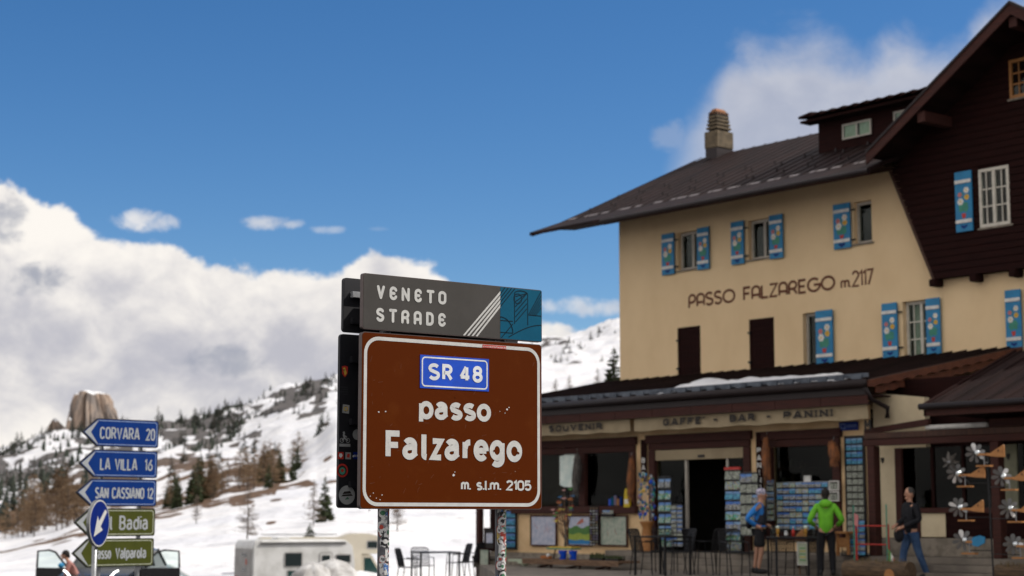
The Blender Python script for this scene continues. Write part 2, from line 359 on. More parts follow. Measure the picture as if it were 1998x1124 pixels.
# thin inter-war capitals painted on the hotel wall
DECO = dict(G)
DECO['A'] = (.55, [[(0, 0), (0, .7)] + arc(.275, .7, .275, .3, 180, 0, 10) + [(.55, 0)], [(0, .3), (.55, .3)]])
DECO['P'] = (.5, [[(0, -.08), (0, .7)] + arc(.25, .68, .25, .32, 170, -100, 14) + [(.0, .34)]])
DECO['R'] = (.55, [[(0, 0), (0, .7)] + arc(.26, .7, .26, .3, 180, -90, 14) + [(.0, .42)], [(.3, .42), (.55, 0)]])
DECO['O'] = (.86, [el(.43, .5, .43, .5)]); DECO['G'] = (.8, [arc(.42, .5, .42, .5, 45, 360, 22) + [(.42, .5)]])
DECO['E'] = (.46, [[(.46, 1), (.0, 1), (0, 0), (.46, 0)], [(0, .5), (.4, .5)]])
def stroke(mb, pts, t, off, y0, m=0):
    pts = [Vector(p) for p in pts]
    q = [pts[0]]
    for p in pts[1:]:
        if (p - q[-1]).length > 1e-6: q.append(p)
    pts = q; n = len(pts)
    if n < 2: return
    closed = (pts[0] - pts[-1]).length < 1e-5
    if closed: pts = pts[:-1]; n -= 1
    L, Rr = [], []
    for k in range(n):
        a = pts[k - 1] if (k > 0 or closed) else None; c = pts[(k + 1) % n] if (k < n - 1 or closed) else None
        d1 = (pts[k] - a).normalized() if a is not None else (c - pts[k]).normalized()
        d2 = (c - pts[k]).normalized() if c is not None else d1
        n1_ = Vector((-d1.y, d1.x)); n2_ = Vector((-d2.y, d2.x)); mm = n1_ + n2_
        if mm.length < .05: mm = n1_
        mm.normalize(); sc = min(1 / max(mm.dot(n1_), .3), 1.75)
        L.append(pts[k] + mm * (t / 2 * sc)); Rr.append(pts[k] - mm * (t / 2 * sc))
    for k in range(n if closed else n - 1):
        k2 = (k + 1) % n
        mb.quad([(L[k].x, y0, L[k].y), (L[k2].x, y0, L[k2].y), (Rr[k2].x, y0, Rr[k2].y), (Rr[k].x, y0, Rr[k].y)], m)
def letters(txt, x0, x1, z0, z1, t, y, name, material, parent, font=G, gap=.26, serif=False, lift=.0004, vertical=False):
    """Lettering between x0..x1 whose capitals stand from z0 to z1, as flat paint at depth y facing -y."""
    lay = []; x = 0
    for ch in txt:
        w, st = font.get(ch, G.get(ch, (.3, []))); lay.append((x, w, st, ch)); x += w + gap
    tot = x - gap; H = z1 - z0; hh = H - t; sx = (x1 - x0 - t) / max(tot, .01)
    mb = MB(); k = 0
    for xx, w, st, ch in lay:
        for s_ in st:
            P = [(x0 + t / 2 + (xx + a) * sx, z0 + t / 2 + c * hh) for a, c in s_]
            stroke(mb, P, t, 0, y - lift * (k % 4)); k += 1
            if serif:
                for (a, c), P_ in ((s_[0], P[0]), (s_[-1], P[-1])):
                    if c in (0, 1) and len(s_) < 5: stroke(mb, [(P_[0] - t * .95, P_[1]), (P_[0] + t * .95, P_[1])], t * .5, 0, y - lift * 5)
    return mb.build(name, material, parent)
def spots(seq, z0, z1, t, y, name, material, parent, font=G, cap=False, fs=None):
    """letters placed one by one: (char, left edge, right edge) in metres; z0..z1 is the height of the capitals"""
    mb = MB(); H_ = z1 - z0 - t; k = 0
    for ch, xl, xr in seq:
        w, sts = font.get(ch, G.get(ch)); w = max(w, .01); sc = (xr - xl - t) / w
        for s_ in sts:
            P = [Vector((xl + t / 2 + a * sc, z0 + t / 2 + c * H_)) for a, c in s_]
            runs = [[P[0]]]
            for j in range(1, len(P)):
                runs[-1].append(P[j])
                if cap and j < len(P) - 1 and (P[j] - P[j - 1]).length > 1e-6 and (P[j + 1] - P[j]).length > 1e-6 and (P[j] - P[j - 1]).normalized().dot((P[j + 1] - P[j]).normalized()) < .6: runs.append([P[j]])
            for r_ in runs:
                stroke(mb, r_, t, 0, y - .00035 * (k % 4)); k += 1
                if cap:
                    for e in (r_[0], r_[-1]): mb.quad([(e.x + t / 2 * math.cos(q * .5236), y - .00035 * (k % 4) - .0001, e.y + t / 2 * math.sin(q * .5236)) for q in range(12)])
    return mb.build(name, material, parent)
def rrect(x0, x1, z0, z1, r, n=6):
    return ([(x1 - r + r * math.cos(R(a)), z1 - r + r * math.sin(R(a))) for a in [90 - 90 * k / n for k in range(n + 1)]] +
            [(x1 - r + r * math.cos(R(a)), z0 + r + r * math.sin(R(a))) for a in [-90 * k / n for k in range(n + 1)]] +
            [(x0 + r + r * math.cos(R(a)), z0 + r + r * math.sin(R(a))) for a in [-90 - 90 * k / n for k in range(n + 1)]] +
            [(x0 + r + r * math.cos(R(a)), z1 - r + r * math.sin(R(a))) for a in [180 - 90 * k / n for k in range(n + 1)]])
def ring(mb, poly, t, y, m=0): stroke(mb, poly + [poly[0]], t, 0, y, m)
class Frame:                                    # a vertical plane placed in the world, with photo lines of sight traced onto it
    def __init__(s, px, py, Y, ang, z0=None):
        p = at(px, py, Y); s.a = R(ang); s.ux = Vector((math.cos(s.a), math.sin(s.a))); s.n = Vector((-s.ux.y, s.ux.x)); s.P = Vector((p.x, p.y)); s.org = (p.x, p.y, 0)
    def f(s, px, py, off=0):
        r = ray(px, py); r2 = Vector((r.x, r.y)); t = (off + s.P.dot(s.n)) / r2.dot(s.n)
        return (r2 * t - s.P).dot(s.ux), HC + r.z * t
    def w(s, x, y, z=0):
        q = s.P + s.ux * x + s.n * y; return Vector((q.x, q.y, z))
# ================================================================ TERRAIN
def ss(x): x = max(0, min(1, x)); return x * x * (3 - 2 * x)
def near_z(x, y):
    a = max(0, min(1, (2 + .8 * max(0, y - 43) - x) / 12)); return -a * (1.07 + .04 * max(0, min(60, y - 39.5)))
RINGS = [95, 150, 215, 300, 400, 600, 900, 1300, 1750]
TAB = {  # photo column : height in the photo of the ground at each distance
 -900: [1118, 1098, 1090, 1070, 1040, 990, 930, 880, 850],
 -300: [1118, 1098, 1088, 1070, 1045, 985, 930, 890, 870],
 0: [1124, 1096, 1078, 1062, 1040, 985, 935, 895, 876],
 90: [1124, 1084, 1058, 1046, 1025, 965, 915, 870, 850],
 150: [1124, 1072, 1042, 1030, 1005, 945, 900, 858, 838],
 330: [1120, 1045, 1000, 990, 955, 905, 872, 842, 832],
 400: [1120, 1038, 985, 970, 938, 900, 862, 828, 822],
 450: [1120, 1030, 975, 948, 925, 892, 850, 806, 794],
 560: [1120, 1020, 960, 925, 895, 862, 810, 770, 750],
 610: [1120, 1016, 955, 900, 858, 848, 798, 757, 740],
 655: [1120, 1012, 948, 880, 822, 830, 785, 748, 734],
 800: [1122, 1010, 945, 870, 808, 770, 740, 705, 700],
 1058: [1122, 1010, 940, 868, 800, 752, 712, 676, 660],
 1130: [1122, 1010, 940, 860, 790, 745, 700, 662, 645],
 1210: [1122, 1010, 940, 850, 780, 732, 690, 645, 628],
 1500: [1080, 1005, 930, 840, 780, 720, 670, 630, 610],
 2300: [1080, 1005, 930, 840, 790, 730, 690, 650, 640]}
TC = sorted((azel(k, 1000)[0], k, v) for k, v in TAB.items())
import bisect
TA = [q[0] for q in TC]
def tab_px(az, d):
    def col(v, d):
        if d <= RINGS[0]: return v[0]
        for k in range(len(RINGS) - 1):
            if d <= RINGS[k + 1]:
                t = (math.log(d) - math.log(RINGS[k])) / (math.log(RINGS[k + 1]) - math.log(RINGS[k])); return v[k] + (v[k + 1] - v[k]) * t
        return v[-1] + (d - RINGS[-1]) * .25
    if az <= TA[0]: return col(TC[0][2], d)
    if az >= TA[-1]: return col(TC[-1][2], d)
    k = bisect.bisect(TA, az) - 1; t = ss((az - TA[k]) / (TA[k + 1] - TA[k])); t = .5 * t + .5 * (az - TA[k]) / (TA[k + 1] - TA[k])
    return col(TC[k][2], d) * (1 - t) + col(TC[k + 1][2], d) * t
def ground(x, y):
    d = math.hypot(x, y); az = math.atan2(x, y)
    if d < 60: return near_z(x, y)
    el_ = (1005 - tab_px(az, d)) / F * math.cos(az * .9)
    z = HC + d * el_
    if d > 100:
        am = min(1, (d - 100) / 300)
        z += am * d * (.0042 * noise.noise(Vector((x / (14 + d * .07), y / (14 + d * .07), 1.7))) + .0022 * noise.noise(Vector((x / 9, y / 9, 5.1))) * min(1, d / 700) + .003 * noise.noise(Vector((x / (d * .02 + 3), y / (d * .02 + 3), 9.3))) * am)
    if d < 95: t = ss((d - 60) / 35); z = z * t + near_z(x, y) * (1 - t)
    return z
def cover(x, y, d, az, px):                    # 0 snow .. 1 bare ground
    n_a = noise.fractal(Vector((x / (d * .03 + 4), y / (d * .03 + 4), 2.2)), 1, 2, 5)
    n_b = noise.fractal(Vector((x / (d * .009 + 1.5), y / (d * .009 + 1.5), 7.2)), 1, 2, 4)
    v = -.55
    if 185 < d < 330 and px < 640:              # thawed brown bank at the top of the near snowfield
        v = .75 - abs(d - 222) / 26
        if px > 540: v = .55 - abs(d - 235) / 20 - abs(px - 600) / 80
    if 225 < d < 420 and px < 640: v = max(v, -.12 + .3 * (1 - abs(px - 480) / 260))
    if 420 <= d < 760: v = .02 if px < 420 else -.14
    if d >= 760: v = (.14 if px < 480 else .08) if px < 700 else -.16  # extra bare rock far off also paints in haze dulling the snow
    if px >= 640: v = -.42 if d < 600 else -.2
    if 640 <= px < 700: v = min(v, .0)
    if px < 640 and px > 600: v -= (px - 600) / 40 * .9 if d < 600 else 0
    if d < 185: v = -.78
    for sp, sdd, sw, sh in ((533, 152, 14, 3.5), (540, 196, 16, 5), (640, 290, 10, 8), (497, 190, 6, 4), (775, 160, 12, 5), (860, 230, 14, 6)):
        if abs(px - sp) < sw and abs(d - sdd) < sh: return ss(1.25 - math.hypot((px - sp) / sw, (d - sdd) / sh) + n_b * .5)
    return ss((v + n_a * .55 + n_b * .45 + .12) * 2.6)
def build_terrain():
    azs = []; a = -180
    while a < 180:
        azs.append(a); a += .1 if -19 <= a < 7 else (.5 if -40 <= a < 30 else 4)
    ds = [0.5, 6, 12, 18, 24, 30, 36, 42, 48, 54, 60, 66, 72, 78, 84, 90]
    d = 94
    while d < 2500: ds.append(d); d *= 1.0155
    ds += [2700, 3200, 4200, 6000, 9000]
    nA = len(azs); V_, Cv = [], []
    for d in ds:
        for a in azs:
            az = R(a); x, y = d * math.sin(az), d * math.cos(az); V_.append((x, y, ground(x, y) - (0 if d < 2500 else (d - 2500) * .05)))
            px = 999 + F * math.tan(az) if abs(a) < 80 else 5000
            Cv.append(cover(x, y, d, az, px) if (d >= 92) else 0)
    split = next(k for k, d in enumerate(ds) if d >= 90)
    objs = []
    for name, k0, k1, mt in (('parking_lot', 0, split, 'asphalt'), ('snowy_hillside', split, len(ds) - 1, 'hill')):
        fs = []
        for k in range(k0, k1):
            for j in range(nA):
                j2 = (j + 1) % nA; fs.append((k * nA + j, k * nA + j2, (k + 1) * nA + j2, (k + 1) * nA + j))
        used = range(k0 * nA, (k1 + 1) * nA); off = k0 * nA
        me = bpy.data.meshes.new(name); me.from_pydata([V_[q] for q in used], [], [tuple(q - off for q in f) for f in fs])
        me.polygons.foreach_set('use_smooth', [True] * len(me.polygons))
        ca = me.color_attributes.new('cover', 'FLOAT_COLOR', 'POINT')
        buf = []
        for q in used: c = Cv[q]; buf += [c, c, c, 1]
        ca.data.foreach_set('color', buf); me.materials.append(M[mt]); me.update()
        o = bpy.data.objects.new(name, me); COL.objects.link(o); struct(o); objs.append(o)
    return objs
def hill_material():
    m = bpy.data.materials.new('hill'); m.use_nodes = True; n = NG(m.node_tree); p = m.node_tree.nodes['Principled BSDF']
    at_ = n.new('ShaderNodeAttribute', attribute_name='cover'); t = n.new('ShaderNodeTexCoord'); v = t.outputs['Object']
    f1 = n.noise(v, .35, 6, .65); f2 = n.noise(v, .06, 5, .6); f3 = n.noise(v, 1.7, 5, .6)
    ge = n.new('ShaderNodeNewGeometry'); sp = n.new('ShaderNodeSeparateXYZ'); n.l.new(ge.outputs['Normal'], sp.inputs[0])
    c = n.m('ADD', at_.outputs['Fac'], n.m('MULTIPLY', n.m('SUBTRACT', f1, .5), .55))
    c = n.rng(c, .42, .56)
    br = n.mix(n.rng(f3, .35, .65), (.15, .085, .045, 1), (.085, .055, .035, 1))
    cd = n.new('ShaderNodeSeparateXYZ'); n.l.new(v, cd.inputs[0]); far = n.rng(cd.outputs[1], 420, 800)
    rk = n.mix(n.rng(f2, .35, .65), (.13, .115, .105, 1), (.07, .065, .062, 1))
    bare = n.mix(far, br, rk)
    sn = n.mix(n.rng(f2, .3, .7), (.76, .755, .76, 1), (.62, .63, .67, 1))
    n.l.new(n.mix(c, sn, bare), p.inputs['Base Color']); p.inputs['Roughness'].default_value = .75; p.inputs['Specular IOR Level'].default_value = .2
    b = n.new('ShaderNodeBump'); b.inputs['Strength'].default_value = .8; b.inputs['Distance'].default_value = 1.4
    n.l.new(n.m('ADD', n.m('MULTIPLY', n.noise(v, .07, 4), 2.5), n.m('MULTIPLY', n.noise(v, .5, 6), .5)), b.inputs['Height']); n.l.new(b.outputs[0], p.inputs['Normal'])
    M['hill'] = m
hill_material()
build_terrain()
# ---------------------------------------------------------------- rock towers far away
def rock_mat():
    m = mat('dolomite', (.37, .285, .225), .9, c2=(.155, .135, .125), scale=.09, stretch=(1, 1, .35), bump=1.0, bscale=.3, lo=.38, hi=.62)
    m.node_tree.nodes['Bump'].inputs['Distance'].default_value = 2; M['dolomite'] = m
rock_mat()
K('summit_snow', (.85, .86, .88), .7)
def rock_tower(cpx, wpx, D, prof, seed, label, snowlab=True):
    """prof: list of (fraction of height, left px, right px, photo y)."""
    rx = gx(cpx, D); zc = at(cpx, prof[0][3], D).z
    o = thing('rock_tower', label, 'rock tower', (rx, D, zc))
    mb = MB(); N = 104; rows = []
    for yy, l, r_ in [(p[3], p[1], p[2]) for p in prof]:
        rows.append(((gx(l, D) - rx), (gx(r_, D) - rx), at(cpx, yy, D).z - zc))
    sub = []
    for k in range(len(rows) - 1):
        for s_ in range(6):
            t = s_ / 6; sub.append([a + (b - a) * t for a, b in zip(rows[k], rows[k + 1])])
    sub.append(list(rows[-1]))
    n = len(sub)
    for k, (l, r_, z) in enumerate(sub):
        cx, hw = (l + r_) / 2, (r_ - l) / 2
        for j in range(N):
            t = 2 * math.pi * j / N; c, s = math.cos(t), math.sin(t)
            fp = [(-1, .05), (-.88, -.45), (-.62, -.50), (-.55, -.82), (-.28, -.78), (-.20, -.55), (-.06, -.92), (.38, -.62), (.46, -.5), (.86, -.25), (1, .2), (.7, .8), (-.6, .8)]; ff = j / N * len(fp); f0 = int(ff); ft_ = ff - f0; A_, B_2 = fp[f0 % len(fp)], fp[(f0 + 1) % len(fp)]; c = A_[0] + (B_2[0] - A_[0]) * ft_; s = A_[1] + (B_2[1] - A_[1]) * ft_; q = 1
            crack = noise.noise(Vector((c * 3.2 + seed, s * 3.2, z * .012))); f2 = noise.noise(Vector((c * 8 + seed, s * 8, z * .05)))
            q *= 1 + .5 * min(crack, .06) * 1.6 - .11 * abs(f2) * 2 - (.10 if abs(noise.noise(Vector((c * 5.5 + seed, s * 5.5, 1.0)))) < .05 else 0)
            zz = z + (noise.noise(Vector((c * 2 + seed, s * 2, 3))) * 3 if k == n - 1 else 0)
            mb.v.append((cx + hw * q * c, hw * 1.1 * q * s, zz))
    for k in range(n - 1):
        for j in range(N):
            j2 = (j + 1) % N; mb.f.append((k * N + j, k * N + j2, (k + 1) * N + j2, (k + 1) * N + j)); mb.i.append(0)
    mb.build('rock', 'dolomite', o)
    sb = MB(); b = (n - 1) * N; top = [mb.v[b + j] for j in range(N)]
    cz = sum(q[2] for q in top) / N + 2.5; cxx = sum(q[0] for q in top) / N
    for j in range(N):
        a, c = top[j], top[(j + 1) % N]; am = (a[0] * .5 + cxx * .5, a[1] * .5, a[2] * .5 + cz * .5 + .8); cm_ = (c[0] * .5 + cxx * .5, c[1] * .5, c[2] * .5 + cz * .5 + .8)
        sb.quad([a, c, cm_, am]); sb.quad([am, cm_, (cxx, 0, cz)])
    sb.build('snow_cap', 'summit_snow', o)
    return o
DR = 1700
rock_tower(172, 95, DR, [(0, 116, 242, 862), (0, 124, 236, 835), (0, 129, 224, 805), (0, 134, 214, 782), (0, 139, 207, 769)], 1.3, 'tall flat-topped dolomite rock tower on the skyline above the blue road signs')
rock_tower(104, 45, DR, [(0, 74, 140, 870), (0, 82, 134, 846), (0, 87, 118, 832), (0, 94, 108, 822)], 4.1, 'small low dolomite crag left of the tall rock tower')
rock_tower(128, 40, DR - 30, [(0, 112, 142, 866), (0, 118, 140, 848), (0, 122, 136, 832), (0, 127, 133, 820)], 7.7, 'narrow rock shoulder between the small crag and the tall rock tower')
# ---------------------------------------------------------------- trees
K('bark', (.10, .075, .06), .9, c2=(.055, .042, .035), scale=6)
K('needles', (.030, .048, .018), .8, c2=(.055, .062, .02), scale=2.2, lo=.3, hi=.7)
K('needles_far', (.020, .030, .024), .85, c2=(.035, .042, .026), scale=.7)
K('larch_twig', (.20, .125, .065), .85, c2=(.13, .085, .05), scale=1.5)
K('larch_grey', (.17, .13, .10), .85, c2=(.11, .085, .065), scale=1.5)
K('scrub_brown', (.12, .075, .04), .9, c2=(.07, .05, .025), scale=1.5)
def spruce_meshes(seed, dens, w=.22, tiers=16):
    rnd = random.Random(seed); t = MB(); t.tube([(0, 0, -.06), (rnd.uniform(-.01, .01), 0, .5), (0, 0, .97)], [.022, .014, .003], 6)
    c = MB()
    for k in range(tiers):
        h = .07 + .91 * k / tiers; rad = w * (1 - h) ** .85 * rnd.uniform(.8, 1.12) + .012
        nb = max(5, int(dens * (1 - h * .6)))
        for j in range(nb):
            a = rnd.uniform(0, 6.283); L = rad * rnd.uniform(.55, 1.1); z = h + rnd.uniform(-.02, .02)
            d = Vector((math.cos(a), math.sin(a), 0)); s = Vector((-d.y, d.x, 0)); wd = L * rnd.uniform(.16, .3) + .006
            p0 = Vector((0, 0, z)) + d * L * .1; p1 = Vector((0, 0, z - L * .25)) + d * L * .62; p2 = Vector((0, 0, z - L * .22 + rnd.uniform(-.01, .02))) + d * L
            dz = Vector((0, 0, wd * .5))
            c.quad([p0 + dz * .5, p1 + s * wd - dz, p2, p1 - s * wd - dz])
            c.quad([p0, p1 + dz, p2 - Vector((0, 0, .004)), p1 - dz * 2])
    return t, c
def larch_meshes(seed, dens, w=.26, tw=.004):
    rnd = random.Random(seed); t = MB(); t.tube([(0, 0, -.06), (rnd.uniform(-.02, .02), 0, .5), (0, 0, .98)], [.013, .008, .002], 5)
    c = MB()
    for k in range(dens):
        h = rnd.uniform(.14, .97); a = rnd.uniform(0, 6.283); L = w * (1 - h) ** .7 * rnd.uniform(.5, 1.1) + .015
        d = Vector((math.cos(a), math.sin(a), 0)); p0 = Vector((0, 0, h)); p1 = p0 + d * L * .6 + Vector((0, 0, -L * .1)); p2 = p0 + d * L + Vector((0, 0, rnd.uniform(-.1, .25) * L))
        c.tube([p0, p1, p2], [.0035, .002, .0008], 3, cap=False)
        for q in range(9):
            tt = rnd.uniform(.25, 1); pa = p0.lerp(p2, tt); dd = Vector((rnd.uniform(-1, 1), rnd.uniform(-1, 1), rnd.uniform(-1.3, .5))).normalized() * L * rnd.uniform(.15, .35); sv = dd.cross(Vector((.3, .2, 1))).normalized() * tw
            c.quad([pa - sv, pa + sv, pa + dd])
    return t, c
PROT = {}
def proto(kind, v):
    key = (kind, v)
    if key in PROT: return PROT[key]
    if kind == 'spruce': t, c = spruce_meshes(10 + v, 15, .2 + .03 * (v % 3)); cm_ = 'needles'
    elif kind == 'far_spruce': t, c = spruce_meshes(40 + v, 7, .22 + .04 * (v % 2), 9); cm_ = 'needles_far'
    elif kind == 'larch': t, c = larch_meshes(70 + v, 150, .26, .0042); cm_ = 'larch_grey'
    elif kind == 'far_larch': t, c = larch_meshes(90 + v, 90, .3, .009); cm_ = 'larch_twig'
    def mk(mb, nm, mt):
        me = bpy.data.meshes.new(nm); me.from_pydata(mb.v, [], mb.f); me.materials.append(M[mt]); return me
    PROT[key] = (mk(t, 'trunk', 'bark'), mk(c, 'crown', cm_)); return PROT[key]
NM = {'spruce': ('spruce_tree', 'spruce'), 'far_spruce': ('spruce_tree', 'spruce'), 'larch': ('larch_tree', 'larch'), 'far_larch': ('larch_tree', 'larch')}
def tree(kind, v, px, D, h, label, group=None, fat=1, sink=0, y=None):
    x = gx(px, D); z = ground(x, D) - sink
    if y is not None: z = at(px, y, D).z
    o = thing(NM[kind][0], label, NM[kind][1], (x, D, z), random.Random(px + D).uniform(0, 6), group)
    tm, cm_ = proto(kind, v)
    for me, nm in ((tm, 'trunk'), (cm_, 'crown')):
        c = bpy.data.objects.new(nm, me); COL.objects.link(c); c.parent = o; c.scale = (h * fat, h * fat, h)
    return o
def hpx(n, D): return n * D / F
# single trees on the near snowfield
tree('larch', 0, 383, 165, hpx(58, 165), 'small bare larch alone on the near snowfield, right of the blue signs', fat=1.2)
tree('larch', 1, 483, 128, hpx(112, 128), 'tall bare larch on the snowfield directly behind the caravan', fat=1.15)
tree('larch', 2, 612, 143, hpx(92, 143), 'bare larch leaning close beside the dark spruce left of the brown sign', fat=1.1)
tree('spruce', 0, 634, 147, hpx(92, 147), 'dark conical spruce on the snowfield just left of the big brown sign', fat=1.25)
tree('spruce', 1, 605, 122, hpx(44, 122), 'low dark bushy spruce at the foot of the snowfield above the motorhomes', fat=2.0)
tree('larch', 3, 775, 135, hpx(72, 135), 'bare larch seen under the brown sign between its posts', fat=1.5)
tree('larch', 4, 720, 160, hpx(60, 160), 'slender bare larch behind the foot of the left signpost', fat=1.2)
tree('spruce', 2, 1200, 78, hpx(118, 78), 'dark green spruce peeping out beside the hotel corner above the shop roof', fat=1.3, y=790)
tree('larch', 0, 1085, 120, hpx(52, 120), 'bare orange larch poking above the shop roof next to the brown sign', fat=1.2, y=790)
tree('larch', 2, 1112, 140, hpx(46, 140), 'faint bare larch poking above the middle of the shop roof end', fat=1.2, y=776)
tree('larch', 1, 1168, 150, hpx(40, 150), 'faint bare larch above the shop roof beside the dark spruce', fat=1.2, y=757)
# groves: every tree its own object
rnd = random.Random(5)
ORD = 'first second third fourth fifth sixth seventh eighth ninth tenth eleventh twelfth thirteenth fourteenth fifteenth sixteenth seventeenth eighteenth nineteenth twentieth twenty-first twenty-second twenty-third twenty-fourth'.split()
def grove(kind, xs, ds, n, hp, label, group, fat=(1, 1.3), nv=4, avoid=None):
    k = 0; tries = 0; made = []
    while k < n and tries < n * 30:
        tries += 1; px = rnd.uniform(*xs); D = math.exp(rnd.uniform(math.log(ds[0]), math.log(ds[1])))
        if avoid and avoid(px, D): continue
        if noise.noise(Vector((px / 26, D / 60, 3.3))) < -.12: continue
        made.append((px, tree(kind, k % nv, px, D, hpx(rnd.uniform(*hp), D), label, group, rnd.uniform(*fat)))); k += 1
    if len(made) <= 24:
        made.sort(key=lambda q: q[0])
        for i, (_, t) in enumerate(made): t['label'] = label + ', ' + ORD[i] + ' from the left'
grove('spruce', (345, 410), (226, 262), 8, (60, 98), 'tall spruce in the dark clump on the brown bank', 'spruces clumped on the brown bank', (.95, 1.25))
grove('spruce', (505, 625), (232, 300), 10, (42, 72), 'spruce on the brown knoll above the near snowfield', 'spruces on the brown knoll')
grove('far_larch', (470, 620), (235, 320), 16, (48, 84), 'bare larch on the brown knoll above the near snowfield', 'larches on the brown knoll', (1, 1.4))
grove('spruce', (300, 345), (235, 270), 5, (38, 66), 'small spruce on the bank right of the blue signs', 'spruces beside the blue signs')
grove('far_larch', (325, 470), (232, 310), 18, (45, 84), 'bare brown larch on the thawed bank', 'larches along the thawed bank', (1, 1.4))
grove('far_larch', (60, 160), (300, 460), 24, (66, 104), 'orange-brown larch in the thicket left of the signs', 'orange larch thicket left of the signs', (1.2, 1.8))
grove('far_larch', (-60, 60), (300, 420), 12, (45, 84), 'orange-brown larch at the left edge of the hillside', 'larches at the left edge', (1.1, 1.6))
grove('far_spruce', (-80, 165), (420, 700), 46, (34, 62), 'dark spruce on the snowy slope below the rock tower', 'spruces below the rock tower', (1, 1.5))
grove('far_spruce', (-120, 250), (1200, 1650), 60, (14, 30), 'tiny dark spruce along the far left skyline', 'spruces on the far left skyline', (1.2, 2.0))
grove('far_spruce', (300, 470), (800, 1680), 62, (14, 34), 'tiny dark spruce on the ridge right of the blue signs', 'spruces on the middle ridge', (1.2, 2.0))
grove('far_spruce', (440, 660), (800, 1650), 60, (9, 24), 'tiny scattered spruce on the far snowy mountainside', 'spruces scattered on the far mountainside', (1.2, 2.2))
grove('far_spruce', (1060, 1215), (650, 1600), 14, (8, 20), 'tiny dark tree on the snow slope beside the hotel', 'trees on the bright slope beside the hotel', (1.4, 2.4))
grove('far_spruce', (330, 640), (420, 640), 22, (22, 44), 'small spruce on the slope behind the brown bank', 'spruces behind the brown bank', (1, 1.5))
# ================================================================ TERRACE
BF = Frame(1210, 742, 46, -50.5)
def b(px, py, w=0.0): return BF.f(px, py, -w)
BR = R(-50.5)
ter = MB()
poly = [(-.1, 4.3), (30, 4.3), (30, 16), (b(1010, 1124, 16)[0], 16), (b(960, 1124, 9)[0], 9), (b(932, 1124, 5.6)[0], 5.6)]
pv = [(BF.w(u, -w).x, BF.w(u, -w).y) for u, w in poly]
ter.prism(pv, -.6, .09, axis='z'); struct(ter.build('paved_terrace', 'concrete'))
for k, (w1, z) in enumerate(((5.72, .21), (5.42, .34), (5.12, .46))):
    st = MB(); u0 = b(1128 + 26 * k, 1100, w1)[0]; st.box(u0, 30, -w1, -4.3 - .0, (.092, .211, .341)[k], z - .001)
    o = st.build('terrace_step', 'concrete', bevel=.012, loc=BF.org, rotz=BR); struct(o)
# ================================================================ HOTEL (local x along the facade, -y towards the road)
H = thing('alpine_hotel', 'ochre alpine hotel with dark timber gable, blue painted shutters and ground-floor shop', 'hotel', BF.org, BR)
def rect(px0, py0, px1, py1, w):
    a = b(px0, py0, w); c = b(px1, py1, w); return a[0], c[0], c[1], a[1]       # u0,u1,z0,z1
def holed_wall(name, m, x0, x1, z0, z1, holes, y, th=.32, parent=H, top=None):
    xs = sorted({x0, x1, *[h[0] for h in holes], *[h[1] for h in holes]}); zs = sorted({z0, z1, *[h[2] for h in holes], *[h[3] for h in holes]})
    mb = MB()
    for i in range(len(xs) - 1):
        for k in range(len(zs) - 1):
            cx, cz = (xs[i] + xs[i + 1]) / 2, (zs[k] + zs[k + 1]) / 2
            if any(h[0] < cx < h[1] and h[2] < cz < h[3] for h in holes): continue
            mb.quad([(xs[i], y, zs[k]), (xs[i + 1], y, zs[k]), (xs[i + 1], y, zs[k + 1]), (xs[i], y, zs[k + 1])])
    for a, c, d, e in holes:
        mb.quad([(a, y, d), (a, y + th, d), (a, y + th, e), (a, y, e)]); mb.quad([(c, y, d), (c, y, e), (c, y + th, e), (c, y + th, d)])
        mb.quad([(a, y, e), (a, y + th, e), (c, y + th, e), (c, y, e)]); mb.quad([(a, y, d), (c, y, d), (c, y + th, d), (a, y + th, d)])
    return mb.build(name, m, parent)
EAVE = 9.12
# window openings on the upper facade (photo columns read at mid height)
def win(px0, px1, pyt, pyb, w=0):
    ym = (pyt + pyb) / 2; u0 = b(px0, ym, w)[0]; u1 = b(px1, ym, w)[0]; um = (px0 + px1) / 2
    return (u0, u1, b(um, pyb, w)[1], b(um, pyt, w)[1])
WU = [(1322, 1364, 450, 531, 'w'), (1460, 1506, 426, 509, 'w'), (1667, 1702, 394, 483, 'w1')]
ZU = (7.44, 8.42); ZL = (4.70, 5.97)
openings = []
def uo(px, py, w=0): return b(px, py, w)[0]
wins = []
for a, c, t, bt, k in WU: wins.append([uo(a, 490), uo(c, 480) + (.12 if k == 'w' else 0), ZU[0], ZU[1], k])
wins.append([uo(1322, 690), uo(1367, 690), 4.5, 5.97, 'wood']); wins.append([uo(1462, 680), uo(1511, 680), 4.5, 5.97, 'wood'])
wins.append([uo(1567, 665), uo(1612, 660), 4.5, 5.97, 'w1']); wins.append([uo(1762, 640), uo(1823, 640), 4.66, 5.97, 'grid'])
wins.append([uo(2002, 625), uo(2062, 620), 4.66, 5.97, 'grid'])
UE = 17.6
holed_wall('wall', 'plaster', 0, UE, 2.0, EAVE + .25, [w[:4] for w in wins], 0, .22)
sw = MB(); sw.quad([(0, 0, 2), (0, 9.6, 2), (0, 9.6, 9.2), (0, 4.8, 11.3), (0, 0, 9.3)]); sw.quad([(0, 9.6, 2), (UE, 9.6, 2), (UE, 9.6, 9.3), (0, 9.6, 9.3)]); sw.quad([(UE, 0, 2), (UE, 9.6, 2), (UE, 9.6, 9.3), (UE, 0, 9.3)])
sw.build('wall', 'plaster', H)
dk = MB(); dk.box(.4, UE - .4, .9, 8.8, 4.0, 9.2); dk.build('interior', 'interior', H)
FL = MB()
